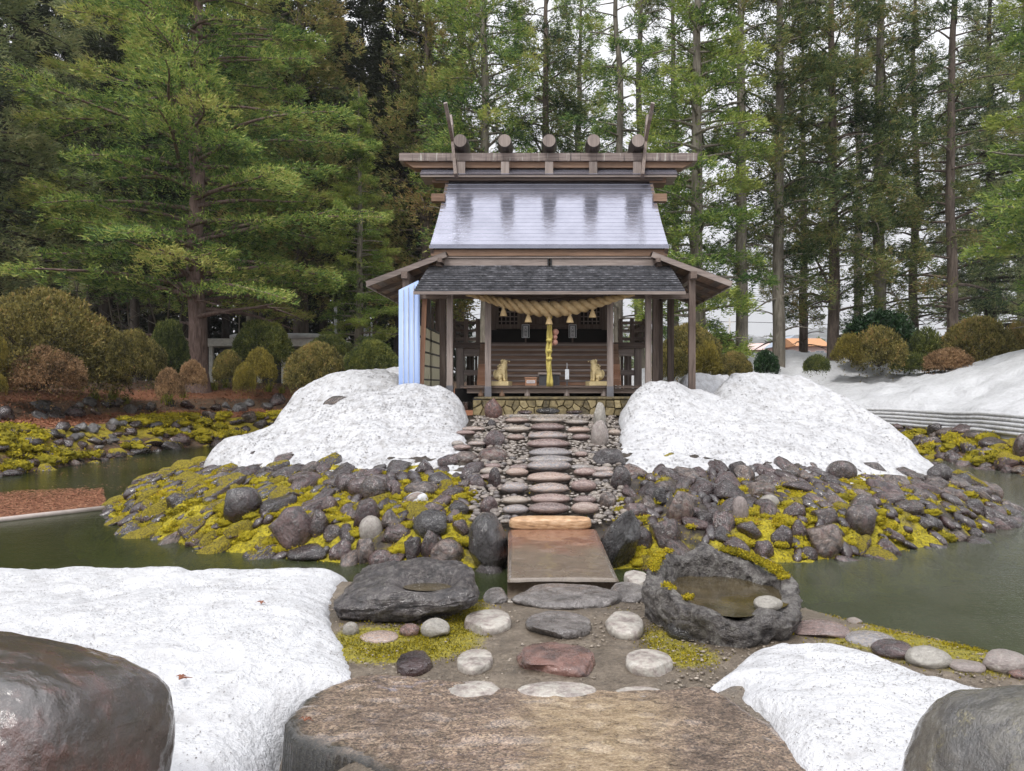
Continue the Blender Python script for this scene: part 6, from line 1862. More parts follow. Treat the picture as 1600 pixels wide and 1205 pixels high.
def conifer(seed, H, r0, crown0, R, nb, shape, leafmat, barkmat, twig=0.34, K=5, ll=0.20, lw=0.022, droop=0.18, rise=0.15, dens=1.0, bare=0.2, wob=0.15, flat=0.10, tint0=0.5, thin=0.0, lowdead=0):
    """trunk mesh (with limbs) and crown mesh of a conifer standing at the origin"""
    rng = np.random.default_rng(seed)
    zt = np.linspace(0, H, 26)
    tx = wob * fbm(xyz(zt * 0.13, seed * 1.3, 0.5), 3) * smooth(0, 6, zt)
    ty = wob * fbm(xyz(zt * 0.13, seed * 2.1, 5.5), 3) * smooth(0, 6, zt)
    trunk_r = r0 * (1 - zt / H) ** 0.75 * (1 + 0.45 * np.exp(-zt / 0.5)) + 0.015
    V, F, off = [], [], 0
    v, f = tube_np(np.stack([tx, ty, zt], -1), trunk_r, 12)
    v += 0.02 * fbm(v * np.array([5, 5, 1.2]) + seed, 3)[:, None] * np.array([1, 1, 0])
    V.append(v); F.append(f); off += len(v)
    C, D, T = [], [], []
    for i in range(nb + lowdead):
        dead = i >= nb
        u = ((i + rng.uniform(0, 1)) / nb) if not dead else 0.0
        h = crown0 + (H * 0.985 - crown0) * u if not dead else rng.uniform(crown0 * 0.45, crown0 * 1.25)
        az = i * 2.39996 + rng.normal(0, 0.35)
        Lb = R * shape(u) * rng.uniform(0.62, 1.12) if not dead else R * rng.uniform(0.2, 0.55)
        if Lb < 0.25: continue
        s = np.linspace(0, 1, 8)
        el = rise * rng.normal(1, 0.5)
        rr = Lb * s
        zz = Lb * (el * s - droop * s ** 2 * rng.uniform(0.6, 1.5) + 0.10 * np.maximum(0, s - 0.7))
        bx = np.interp(h, zt, tx) + rr * math.cos(az) + 0.06 * Lb * np.sin(s * 4 + i) * -math.sin(az)
        by = np.interp(h, zt, ty) + rr * math.sin(az) + 0.06 * Lb * np.sin(s * 4 + i) * math.cos(az)
        pts = np.stack([bx, by, h + zz], -1)
        br = np.interp(h, zt, trunk_r) * 0.33
        br = min(br, 0.028 * Lb + 0.01)
        v, f = tube_np(pts, br * (1 - s * 0.85) + 0.004, 5)
        V.append(v); F.append(f + off); off += len(v)
        if dead:
            for _ in range(3):
                a0 = rng.uniform(0.3, 0.9); p0 = pts[int(a0 * 7)]
                q1 = p0 + np.array([math.cos(az + rng.uniform(-1, 1)), math.sin(az + rng.uniform(-1, 1)), rng.uniform(-0.4, 0.3)]) * Lb * 0.35
                v, f = tube_np(np.stack([p0, (p0 + q1) / 2 + 0.02, q1]), np.array([br * 0.4, br * 0.3, 0.003]), 4)
                V.append(v); F.append(f + off); off += len(v)
            continue
        nt = max(4, int(dens * (Lb * 9 + 6)))
        a = bare + (1 - bare) * rng.uniform(0, 1, nt) ** 0.85
        pb = np.stack([np.interp(a, s, pts[:, k]) for k in range(3)], -1)
        wmax = twig * Lb * (1.15 - a) + 0.16
        lat = rng.uniform(-1, 1, nt) * wmax
        side = np.array([-math.sin(az), math.cos(az), 0.0]); fwd = np.array([math.cos(az), math.sin(az), 0.0])
        c = pb + lat[:, None] * side + (np.abs(lat) * 0.55)[:, None] * fwd
        c[:, 2] += -0.22 * np.abs(lat) + rng.normal(0, flat, nt) + 0.04
        dd = fwd * 0.75 + np.sign(lat)[:, None] * side * 0.55 + np.array([0, 0, 0.18])
        C.append(c); D.append(dd)
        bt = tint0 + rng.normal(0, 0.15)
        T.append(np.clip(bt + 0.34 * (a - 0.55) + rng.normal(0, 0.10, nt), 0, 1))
        # twigs
        for k in range(0, nt, max(1, nt // 5)):
            v, f = tube_np(np.stack([pb[k], (pb[k] + c[k]) / 2 + np.array([0, 0, 0.03]), c[k]]), np.array([0.010, 0.007, 0.003]), 3)
            V.append(v); F.append(f + off); off += len(v)
    C, D, T = np.concatenate(C), np.concatenate(D), np.concatenate(T)
    if thin > 0:
        keep = fbm(C * 0.42 + seed * 3, 3) + 0.35 * fbm(C * 1.7 + seed, 2) > (-0.55 + thin)
        C, D, T = C[keep], D[keep], T[keep]
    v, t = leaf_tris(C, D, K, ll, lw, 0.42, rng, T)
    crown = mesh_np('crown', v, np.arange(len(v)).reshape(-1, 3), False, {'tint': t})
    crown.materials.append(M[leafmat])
    trunk = mesh_np('trunk', np.concatenate(V), np.concatenate(F), True)
    trunk.materials.append(M[barkmat])
    return trunk, crown

def plant_tree(name, meshes, loc, label, cat='tree', group=None, rz=0.0, sc=(1, 1, 1), parts=('trunk', 'crown')):
    root = empty(name, loc)
    root.rotation_euler = (0, 0, rz)
    root.scale = sc
    for pn, me in zip(parts, meshes):
        o = bpy.data.objects.new(pn, me)
        COL.objects.link(o)
        o.parent = root
    return tag(root, label, cat, group)

cone = lambda u: (1 - u) ** 0.75 * (0.45 + 0.55 * min(1, u / 0.18))
column = lambda u: min(1.0, 0.55 + u * 2.0) * (1 - u) ** 0.45
wide = lambda u: (1 - u) ** 0.8 * (0.75 + 0.25 * min(1, u / 0.2))
sparse = lambda u: (0.6 + 0.4 * math.sin(u * 23) ** 2) * (1 - u) ** 0.45
CON = {
    'pine': conifer(1, 30.0, 0.44, 4.4, 10.2, 165, wide, 'pine_needles', 'pine_bark', 0.36, 10, 0.26, 0.027, 0.20, 0.22, 2.5, 0.05, 0.6, 0.10, 0.60, 0.20, 12),
    'fir': conifer(2, 32.0, 0.45, 5.0, 7.5, 170, cone, 'grey_fir_needles', 'dark_bark', 0.36, 9, 0.29, 0.030, 0.30, 0.12, 1.9, 0.08, 0.3, 0.16, 0.60, 0.10, 26),
    'cedar_a': conifer(3, 30.0, 0.33, 4.5, 4.4, 78, column, 'cedar_needles', 'brown_bark', 0.50, 10, 0.25, 0.030, 0.42, 0.50, 3.0, 0.22, 0.35, 0.34, 0.48, 0.32, 8),
    'cedar_b': conifer(4, 32.0, 0.34, 6.0, 4.4, 72, column, 'cedar_needles', 'grey_bark', 0.50, 10, 0.25, 0.030, 0.42, 0.50, 3.0, 0.22, 0.35, 0.34, 0.46, 0.36, 10),
    'rusty': conifer(5, 28.0, 0.42, 3.5, 4.6, 125, column, 'rusty_cedar_needles', 'brown_bark', 0.50, 10, 0.25, 0.031, 0.36, 0.45, 2.5, 0.15, 0.25, 0.34, 0.62, 0.30),
    'slim': conifer(6, 32.0, 0.28, 6.0, 4.2, 66, sparse, 'pine_needles', 'grey_bark', 0.38, 9, 0.25, 0.029, 0.16, 0.16, 1.9, 0.34, 0.45, 0.15, 0.5, 0.45, 14),
    'slim_b': conifer(7, 31.0, 0.31, 4.0, 4.8, 76, sparse, 'cedar_needles', 'brown_bark', 0.44, 10, 0.25, 0.029, 0.30, 0.22, 2.1, 0.25, 0.4, 0.26, 0.48, 0.36, 20),
    'bright': conifer(8, 26.0, 0.36, 2.8, 5.0, 110, cone, 'bright_needles', 'grey_bark', 0.36, 10, 0.25, 0.029, 0.16, 0.14, 2.2, 0.16, 0.4, 0.13, 0.56, 0.30, 6),
    'soft': conifer(9, 29.0, 0.36, 5.0, 4.8, 110, column, 'pine_needles', 'grey_bark', 0.44, 10, 0.25, 0.029, 0.28, 0.36, 2.1, 0.2, 0.5, 0.28, 0.5, 0.36, 8),
    'tallpole': conifer(10, 34.0, 0.33, 10.0, 3.4, 62, column, 'cedar_needles', 'grey_bark', 0.50, 10, 0.25, 0.030, 0.42, 0.36, 2.3, 0.25, 0.3, 0.34, 0.46, 0.40, 10),
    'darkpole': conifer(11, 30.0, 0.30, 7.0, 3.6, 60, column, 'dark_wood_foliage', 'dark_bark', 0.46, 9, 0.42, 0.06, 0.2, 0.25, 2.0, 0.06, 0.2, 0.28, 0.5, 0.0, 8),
}
print('tree tris', sum(len(c.polygons) + 2 * len(t.polygons) for t, c in CON.values()))
def tree_at(kind, px, Y, label, name='cedar_tree', rz=0.0, s=1.0, group=None, cat='tree', sy=None):
    x = (px - CX) / FPX * Y
    z = g1(x, Y) - 0.15
    return plant_tree(name, CON[kind], (x, Y, z), label, cat, group, rz, (s, s, sy or s))
tree_at('pine', 309, 37, 'great spreading pine with reddish bark and yellow-green tiers behind the small round shrubs', 'pine_tree', 0.4)
tree_at('fir', -95, 33, 'grey-green fir with long drooping limbs at the left edge behind the largest shrub', 'fir_tree', 1.0)
tree_at('fir', 165, 52, 'tall dark fir rising behind the great pine, toward the left edge', 'fir_tree', 2.2, 1.05)
tree_at('rusty', 470, 46, 'rusty-brown bushy cedar just left of the patch of open sky', 'cedar_tree', 0.3, 1.12)
tree_at('rusty', 668, 48, 'rusty-brown bushy cedar just right of the patch of open sky, behind the ridge beam', 'cedar_tree', 1.9, 1.15)
tree_at('cedar_a', 585, 54, 'dark green cedar between the two rusty cedars, far behind', 'cedar_tree', 2.5, 0.72)
tree_at('bright', 560, 40, 'low bright green fir with tiered boughs left of the blue sheet', 'fir_tree', 0.9, 0.62)
tree_at('soft', 757, 43, 'pale-trunked soft green pine behind the second ridge log', 'pine_tree', 0.6)
tree_at('cedar_a', 853, 50, 'dark-trunked cedar directly behind the middle ridge log', 'cedar_tree', 1.4, 1.05)
tree_at('slim', 966, 44, 'slim bare-stemmed pine behind the right crossed finial, the left of two', 'pine_tree', 2.0)
tree_at('slim', 1000, 47, 'slim bare-stemmed pine behind the right crossed finial, the right of two', 'pine_tree', 4.1, 1.06)
tree_at('bright', 1094, 37, 'thick-trunked fir with bright green tiers close right of the shrine roof', 'fir_tree', 3.0, 1.05)
tree_at('cedar_b', 1052, 52, 'dusky cedar in the second row just right of the shrine ridge', 'cedar_tree', 2.8, 1.0)
tree_at('tallpole', 1158, 40, 'straight pale-barked pole of a cedar, first past the shrine on the right', 'cedar_tree', 1.0)
tree_at('cedar_b', 1216, 41, 'straight mossy-barked cedar second past the shrine, over the orange roof', 'cedar_tree', 3.7)
tree_at('cedar_a', 1301, 42, 'dark straight cedar rising just right of the orange-roofed house', 'cedar_tree', 0.2)
tree_at('cedar_b', 1376, 43, 'thick brown cedar rising from the dark broad-leaved shrub', 'cedar_tree', 5.2, 1.05)
tree_at('slim_b', 1488, 42, 'speckled grey-trunked tree left of the large clipped olive shrub on the right bank', 'spruce_tree', 0.7)
tree_at('fir', 1548, 47, 'dense dark fir behind the large clipped olive shrub on the right bank', 'fir_tree', 4.4, 0.85)
tree_at('bright', 1690, 31, 'bright green fir reaching in from the right edge', 'fir_tree', 5.0, 1.1)
tree_at('slim_b', 1430, 54, 'thin cedar in the second row between the thick brown and speckled trunks', 'cedar_tree', 2.9, 1.05)
tree_at('cedar_a', 1255, 56, 'thin cedar in the second row above the orange-roofed house', 'cedar_tree', 4.9, 1.0)
tree_at('soft', 905, 58, 'hazy pale green pine in the second row behind the fourth ridge log', 'pine_tree', 3.3, 1.1)
tree_at('cedar_b', 720, 60, 'dark cedar in the second row behind the left crossed finial', 'cedar_tree', 0.5, 1.05)
tree_at('tallpole', 1340, 60, 'far thin cedar seen between the dark straight and thick brown cedars', 'cedar_tree', 1.5, 1.1)
tree_at('soft', 395, 50, 'yellow-green pine filling the gap right of the great pine', 'pine_tree', 2.6, 1.0)
tree_at('slim_b', 1600, 56, 'thin dark spruce in the second row at the right edge', 'spruce_tree', 2.1, 1.1)
k = 0
for px in (-60, -10, 22, 52, 78, 104, 128, 150, 182, 210, 238, 262, 290, 322, 352, 384, 412, 446, 476, 505, 532, 566, 596, 622):
    Y = (56, 66, 50, 60, 70, 53, 63)[k % 7]
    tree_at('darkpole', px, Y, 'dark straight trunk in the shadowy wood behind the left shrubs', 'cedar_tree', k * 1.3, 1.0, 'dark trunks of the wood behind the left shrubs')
    k += 1
# pale bare saplings under the pine
def sapling(seed, H):
    rng = np.random.default_rng(seed)
    V, F, off = [], [], 0
    for sidx in range(rng.integers(2, 4)):
        lean = rng.normal(0, 0.16, 2)
        z = np.linspace(0, H * rng.uniform(0.7, 1), 12)
        p = np.stack([lean[0] * z + 0.12 * np.sin(z * 1.1 + sidx), lean[1] * z + 0.1 * np.sin(z * 0.9 + 2 * sidx), z], -1)
        v, f = tube_np(p, 0.055 * (1 - z / H * 0.85) + 0.006, 6)
        V.append(v); F.append(f + off); off += len(v)
        for _ in range(12):
            i = rng.integers(3, 11); a = rng.uniform(0, 6.28); L = rng.uniform(0.5, 1.5)
            q = p[i] + np.stack([np.linspace(0, L, 5) * math.cos(a), np.linspace(0, L, 5) * math.sin(a), np.linspace(0, 1, 5) ** 1.3 * L * rng.uniform(0.2, 1.0)], -1)
            v, f = tube_np(q, np.linspace(0.018, 0.004, 5), 4)
            V.append(v); F.append(f + off); off += len(v)
    me = mesh_np('stems', np.concatenate(V), np.concatenate(F))
    me.materials.append(M['grey_bark'])
    return me
sap = [sapling(s, 7.0) for s in (1, 2, 3)]
for i, (px, Y, lab) in enumerate([(118, 40, 'bare pale sapling far left behind the great shrub'), (206, 39, 'bare forked sapling with pale stems left of the pine trunk'), (262, 40, 'bare many-stemmed sapling close left of the pine trunk'),
                                  (140, 43, 'short pale bare stem in the dark wood above the great shrub'), (372, 42, 'bare thin stems right of the pine trunk above the pale slab'), (545, 43, 'bare thin stems left of the blue sheet among poles')]):
    x = (px - CX) / FPX * Y
    plant_tree('bare_sapling', [sap[i % 3]], (x, Y, g1(x, Y)), lab, 'sapling', 'bare saplings', i * 1.1, (1, 1, 1), ('stems',))
# the wood farther off on the left, one dark mass
rng = np.random.default_rng(77)
n = 34000
wx_ = rng.uniform(-78, -8, n); wy_ = rng.uniform(64, 84, n)
hmax = 24 + 8 * fbm(xyz(wx_ * 0.15, wy_ * 0.15, 3.0), 3)
wz_ = 2 + hmax * rng.uniform(0, 1, n) ** 0.9
v, t = leaf_tris(np.stack([wx_, wy_, wz_], -1), np.tile([0.0, -0.3, -0.4], (n, 1)), 4, 0.75, 0.16, 0.8, rng, np.full(n, 0.4))
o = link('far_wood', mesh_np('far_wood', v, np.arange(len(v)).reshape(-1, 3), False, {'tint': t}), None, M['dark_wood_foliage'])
tag(o, 'dark undergrowth of the wood behind the left trunks', None, None, 'stuff')

# ------------------------------------------------------------------ clipped shrubs
def shrub_mesh(seed, n, ll, lw, loose=0.0, K=3, flatb=0.0):
    """dome of leaves of unit radius and height, with bare stems below"""
    rng = np.random.default_rng(seed)
    d = rng.normal(0, 1, (n, 3)); d[:, 2] = np.abs(d[:, 2]) - 0.25
    d /= np.linalg.norm(d, axis=1)[:, None]
    r = 1 - np.abs(rng.normal(0, 0.05 + loose, n))
    r *= 1 + (0.19 + loose * 0.6) * fbm(d * 2.4 + seed, 4)
    inner = rng.uniform(0, 1, n) < 0.22
    r[inner] *= rng.uniform(0.55, 0.95, inner.sum())
    c = d * r[:, None]
    c[:, 2] = c[:, 2] * 0.8 + 0.2
    tint = np.clip(0.42 + 0.45 * fbm(d * 1.6 + seed * 2, 4) + 0.3 * vnoise(d * 9 + seed) + 0.22 * (r - 0.9) + rng.normal(0, 0.12, n), 0, 1)
    v, t = leaf_tris(c, d + np.array([0, 0, 0.3]), K, ll, lw, 0.7, rng, tint, 0.14)
    crown = mesh_np('foliage', v, np.arange(len(v)).reshape(-1, 3), False, {'tint': t})
    V, F, off = [], [], 0
    for i in range(34):
        a, e = rng.uniform(0, 6.28), rng.uniform(0.25, 1.3)
        L = rng.uniform(0.75, 1.06)
        s = np.linspace(0, 1, 6)
        p = np.stack([math.cos(a) * math.cos(e) * L * s, math.sin(a) * math.cos(e) * L * s, 0.0 + L * math.sin(e) * s ** 0.9 * 0.95], -1) + 0.03 * np.sin(s * 5 + i)[:, None]
        v, f = tube_np(p, 0.016 * (1 - s * 0.7), 4)
        V.append(v); F.append(f + off); off += len(v)
    stems = mesh_np('stems', np.concatenate(V), np.concatenate(F))
    stems.materials.append(M['dark_bark'])
    return stems, crown
SHR = {}
def shrub(label, mat, px, base, top, w, Y, kind='ball', depth=None, group='clipped shrubs on the left bank', rz=0.0, name='clipped_shrub'):
    """base and top rows and width in photo pixels"""
    x = (px - CX) / FPX * Y
    zb, zt = EYE - (base - CY) / FPX * Y, EYE - (top - CY) / FPX * Y
    rw = w * Y / FPX / 2
    key = (kind, mat)
    if key not in SHR:
        p = {'big': (41, 15000, 0.035, 0.011, 0.0), 'ball': (42, 6500, 0.07, 0.02, 0.0), 'mid': (43, 9000, 0.05, 0.016, 0.02), 'loose': (44, 4200, 0.08, 0.022, 0.10), 'broad': (45, 2600, 0.11, 0.045, 0.08)}[kind]
        st, cr = shrub_mesh(*p)
        cr.materials.append(M[mat])
        SHR[key] = (st, cr)
    root = empty(name, (x, Y, zb))
    root.rotation_euler = (0, 0, rz)
    root.scale = (rw, depth or rw * 0.85, (zt - zb))
    for pn, me in zip(('stems', 'foliage'), SHR[key]):
        o = bpy.data.objects.new(pn, me); COL.objects.link(o); o.parent = root
    return tag(root, label, 'shrub', group)
shrub('largest clipped olive-brown dome of a shrub at the left edge', 'azalea_olive', 62, 606, 460, 235, 29.0, 'big', 3.0)
shrub('low rounded brown shrub in front of the largest dome', 'azalea_brown', 72, 606, 544, 104, 27.0, 'mid')
shrub('flat-topped olive shrub with bare stems right of the largest dome', 'azalea_olive', 208, 588, 519, 92, 29.5, 'mid', rz=1)
shrub('dark green upright rounded shrub left of the pine trunk', 'azalea_green', 264, 586, 504, 72, 31.5, 'mid', rz=2)
shrub('small brownish ball shrub on the slope, lower of two below the pine', 'azalea_brown', 265, 617, 578, 40, 28.0, 'ball')
shrub('small brownish ball shrub at the very foot of the pine', 'azalea_brown', 301, 601, 565, 42, 29.0, 'ball', rz=1)
shrub('olive ball shrub right of the pine, left of three close together', 'azalea_olive', 356, 591, 550, 50, 31.5, 'ball', rz=2)
shrub('yellow-green ball shrub right of the pine, highest of three close together', 'azalea_yellow', 407, 591, 547, 46, 31.0, 'ball')
shrub('small yellow-olive ball shrub right of the pine, lowest of three close together', 'azalea_yellow', 382, 606, 569, 38, 29.5, 'ball', rz=2)
shrub('broad dark olive shrub behind the left snow mound', 'azalea_olive', 496, 606, 538, 94, 30.0, 'mid', rz=3)
shrub('dark green dome shrub close left of the blue sheet', 'azalea_green', 582, 588, 533, 84, 30.0, 'mid', rz=4)
shrub('dark low shrub in front of the pale slab behind the pine', 'azalea_green', 410, 568, 504, 110, 36.0, 'mid', rz=5)
shrub('low dark clipped shrub right of the pale slab', 'azalea_green', 515, 556, 524, 70, 36.0, 'mid', rz=1)
shrub('yellow ball shrub cut by the left edge, upper of two', 'azalea_yellow', -6, 572, 526, 34, 26.0, 'ball', rz=4)
shrub('yellow ball shrub cut by the left edge, lower of two', 'azalea_yellow', -4, 612, 584, 30, 25.5, 'ball', rz=5)
GR = 'shrubs on the right bank'
shrub('olive dome shrub seen between the right outer posts, the taller', 'azalea_olive', 1078, 575, 508, 92, 32.0, 'mid', None, GR)
shrub('rust-olive shrub at the foot of the right outer posts', 'azalea_olive', 1050, 592, 546, 70, 30.0, 'mid', None, GR, 2)
shrub('yellow-olive loose shrub right of the tallest outer post', 'azalea_yellow', 1105, 585, 535, 50, 31.0, 'loose', None, GR, 1)
shrub('dark olive shrub at the foot of the straight pale cedar pole', 'azalea_olive', 1145, 592, 551, 62, 31.5, 'mid', None, GR, 3)
shrub('sparse twiggy shrub with snow showing through behind the pale cedar pole', 'azalea_olive', 1128, 556, 522, 44, 40.0, 'loose', None, GR, 3)
shrub('small dark green leafy shrub standing in the snow by the mossy-barked cedar', 'broad_leaf', 1198, 582, 548, 42, 33.0, 'broad', None, GR, 1)
shrub('small dark olive shrub standing in the snow below the orange roof', 'azalea_green', 1275, 580, 555, 44, 34.0, 'loose', None, GR, 2)
shrub('yellow-green loose shrub at the foot of the dark straight cedar', 'azalea_yellow', 1330, 562, 523, 62, 37.0, 'loose', None, GR, 4)
shrub('dark glossy broad-leaved shrub round the foot of the thick brown cedar', 'broad_leaf', 1372, 545, 488, 120, 39.5, 'broad', None, GR, 4)
shrub('wide olive shrub below the dark broad-leaved one', 'azalea_olive', 1375, 572, 512, 90, 36.5, 'loose', None, GR, 5)
shrub('thin green shrub with snow behind it, left of the large clipped olive one', 'azalea_green', 1445, 578, 514, 66, 37.0, 'loose', None, GR, 2)
shrub('dark low green shrub lying on the snow in front of the thin green one', 'azalea_green', 1425, 578, 552, 60, 36.0, 'loose', None, GR, 3)
shrub('large clipped olive dome shrub on the right bank', 'azalea_olive', 1528, 576, 499, 112, 35.5, 'mid', None, GR, 2)
shrub('low straggling brown shrub at the foot of the large clipped olive dome', 'azalea_brown', 1480, 578, 545, 80, 35.0, 'loose', None, GR, 2)
shrub('thin twiggy shrub at the right edge beside the large clipped olive dome', 'azalea_olive', 1590, 560, 505, 50, 36.5, 'loose', None, GR, 5)

# ------------------------------------------------------------------ daylily clumps, litter, bank stones
def blades(seed, n, L, w):
    rng = np.random.default_rng(seed)
    V, F, T, off = [], [], [], 0
    for i in range(n):
        a = rng.uniform(0, 6.28); l = L * rng.uniform(0.6, 1.1); lean = rng.uniform(0.25, 0.85)
        s = np.linspace(0, 1, 6)
        x = s ** 1.4 * l * lean; z = l * (s * (1.25 - lean * 0.5) - 0.7 * lean * s ** 2)
        b0 = rng.normal(0, 0.07, 2)
        p = np.stack([b0[0] + x * math.cos(a), b0[1] + x * math.sin(a), z], -1)
        sd_ = np.array([-math.sin(a), math.cos(a), 0]) * w
        ww = (1 - s ** 2)[:, None]
        V.append(np.concatenate([p - sd_ * ww, p + sd_ * ww])); F.append(np.array([[j, j + 1, j + 7, j + 6] for j in range(5)]) + off); off += 12
        T.append(np.full(12, rng.uniform(0.1, 1)))
    me = mesh_np('blades', np.concatenate(V), np.concatenate(F), True, {'tint': np.concatenate(T)})
    me.materials.append(M['lily_blades'])
    return me
bl = [blades(s, 46, 0.75, 0.02) for s in (1, 2, 3)]
for i, (px, py, sc, lab) in enumerate([(148, 626, 1.0, 'yellowing daylily clump over the retaining stones, farthest left'), (176, 624, 1.1, 'yellow-green daylily clump right of the farthest left one'), (196, 630, 0.8, 'small green daylily clump with broad fresh leaves above the pale rock'),
                                       (262, 632, 1.4, 'tallest bright green daylily clump, below the small brown ball shrubs'), (285, 622, 0.9, 'daylily clump right of the tallest one'), (335, 610, 1.0, 'daylily clump below the pine, in the middle of the slope'),
                                       (352, 606, 1.0, 'daylily clump just left of the three ball shrubs'), (420, 612, 1.0, 'yellow daylily clump below the highest ball shrub'), (440, 614, 0.8, 'yellow daylily clump nearest the snow mound')]):
    x, y, z = ground_hit(px, py, 15)
    o = bpy.data.objects.new('daylily_clump', bl[i % 3]); COL.objects.link(o)
    o.location = (x, y, z - 0.02); o.scale = (sc,) * 3; o.rotation_euler = (0, 0, i)
    tag(o, lab, 'plant', 'daylily clumps on the left bank')
# fallen leaves: on the left bank and floating behind the boom
def litter(pos, L, rng, tilt=0.25):
    n = len(pos)
    a = rng.uniform(0, 6.28, n)
    d = np.stack([np.cos(a), np.sin(a), rng.normal(0, tilt, n)], -1) * (L * rng.uniform(0.5, 1.1, n))[:, None]
    s = np.stack([-np.sin(a), np.cos(a), rng.normal(0, tilt, n)], -1) * (L * 0.22)
    v = np.stack([pos - d - s * 0.2, pos - s, pos + d, pos + s], 1).reshape(-1, 3)
    t = np.repeat(rng.uniform(0, 1, n), 4)
    return v, np.arange(4 * n).reshape(-1, 4), t
rng = np.random.default_rng(31)
n = 15000
ss = np.concatenate([rng.normal(2.7, 0.7, n // 2), rng.uniform(4, 9, n // 2)])
tt_ = rng.uniform(18, 44, n)
px_ = np.where(tt_ < 28, POND[0] - ss, 0.0); py_ = np.where(tt_ < 28, tt_, 0.0)
ang_ = np.clip((tt_ - 28) / 10, 0, 1.0) * np.pi / 2
ccx, ccy, rr0 = POND[0] + 5, POND[2] - 5, 5
m_arc = tt_ >= 28
px_[m_arc] = (ccx - (rr0 + ss) * np.cos(ang_))[m_arc]; py_[m_arc] = (ccy + (rr0 + ss) * np.sin(ang_))[m_arc]
pos = np.stack([px_, py_, G(px_, py_) + 0.03], -1)
v, f, t = litter(pos, 0.09, rng, 0.4)
o = link('fallen_leaves', mesh_np('fallen_leaves', v, f, False, {'tint': t}), None, M['leaf_litter'])
tag(o, 'red-brown fallen leaves carpeting the left bank', None, None, 'stuff')
A0, A1, B0, B1 = GP(0, 815, WATER_Z), GP(166, 795, WATER_Z), GP(0, 768, WATER_Z), GP(160, 762, WATER_Z)
A0 = A0 + (A0 - A1) * 0.4; B0 = B0 + (B0 - B1) * 0.4
n = 15000
u, w_ = rng.uniform(0, 1, n), rng.uniform(0, 1, n) ** 0.7
pos = np.array([(A0 * (1 - a) + A1 * a) * b_ + (B0 * (1 - a) + B1 * a) * (1 - b_) for a, b_ in zip(u, w_)])
pos[:, 2] = WATER_Z + 0.012 + rng.uniform(0, 0.012, n)
keep = (w_ > 0.12) | (fbm(pos * 1.5, 3) > -0.1)
ex = np.stack([rng.uniform(-14, -7.5, 1500), rng.uniform(16.5, 27, 1500), np.full(1500, WATER_Z + 0.01)], -1)
ex = ex[(fbm(ex * np.array([0.3, 1.2, 1]), 3) > 0.1) & (s_island(ex[:, 0], ex[:, 1]) < -0.1) & (s_bank(ex[:, 0], ex[:, 1]) < -0.1)]
v, f, t = litter(np.concatenate([pos[keep], ex]), 0.06, rng, 0.06)
o = link('floating_leaves', mesh_np('floating_leaves', v, f, False, {'tint': t}), None, M['leaf_litter'])
tag(o, 'raft of red-brown leaves floating against the boom', None, None, 'stuff')
plain('boom_pipe', (0.42, 0.36, 0.33), 0.5)
o = MB().tube([A0 + Vector((0, -0.03, 0.03)), A0 * 0.5 + A1 * 0.5 + Vector((0, -0.05, 0.03)), A1 + Vector((0.1, -0.03, 0.03))], 0.05, 10).build('floating_boom', M['boom_pipe'], None, True)
tag(o, 'pale pinkish pipe floating on the pond and holding back the leaf raft', 'boom')
# stones of the left embankment
lbank = empty('rock_embankment', (-14.5, 24, 0))
tag(lbank, 'mossy rock embankment along the far left shore', 'rock embankment')
def band(parent, pts_fn, n, s0, s1, sizes, kinds, tilt=0.3, name='stone'):
    done = []
    tries = 0
    while len(done) < n and tries < 9000:
        tries += 1
        t_, s_ = rs.uniform(0, 1), rs.uniform(s0, s1)
        x, y = pts_fn(t_, s_)
        r = rs.choice(sizes)
        if any((x - a) ** 2 + (y - b_) ** 2 < (0.75 * (r + c)) ** 2 for a, b_, c in done): continue
        done.append((x, y, r))
        kind = rs.choice(kinds)
        hh = r * rs.uniform(0.5, 0.95)
        put_rock(name, POOL[kind][rs.randrange(len(POOL[kind]))], (x, y, g1(x, y) + hh * 0.2), (r * rs.uniform(0.85, 1.3), r * 0.85, hh), (rs.uniform(-tilt, tilt), rs.uniform(-tilt, tilt), rs.uniform(0, 6.28)), parent)
def left_curve(t_, s_):
    L1, L2 = 13.0, math.pi / 2 * 5
    d = t_ * (L1 + L2)
    if d < L1: return POND[0] - s_, 15 + d
    a = (d - L1) / 5
    return POND[0] + 5 - (5 + s_) * math.cos(a), 28 + (5 + s_) * math.sin(a)
def right_curve(t_, s_):
    L1, L2 = 10.0, math.pi / 2 * 5
    d = t_ * (L1 + L2)
    if d < L1: return POND[1] + s_, 18 + d
    a = (d - L1) / 5
    return POND[1] - 5 + (5 + s_) * math.cos(a), 28 + (5 + s_) * math.sin(a)
band(lbank, left_curve, 190, -0.25, 1.6, [0.15, 0.2, 0.26, 0.36], ['wet_stone', 'mossy_stone', 'wall_stone', 'very_mossy_stone'])
lwall = empty('rubble_wall', (-18, 26, 1.0))
tag(lwall, 'low rough grey rubble wall above the leaf-strewn ledge on the left bank', 'rubble wall')
band(lwall, left_curve, 70, 3.4, 4.3, [0.16, 0.22, 0.3, 0.38], ['wall_stone', 'wall_stone', 'wet_stone'], 0.6)
rbank = empty('rock_embankment', (13.5, 24, 0))
tag(rbank, 'dark mossy rock embankment under the layered snow on the far right shore', 'rock embankment')
band(rbank, right_curve, 150, -0.25, 1.55, [0.2, 0.26, 0.34, 0.42], ['wet_stone', 'very_mossy_stone', 'mossy_stone', 'wet_stone'])
cc, rr_ = [], []
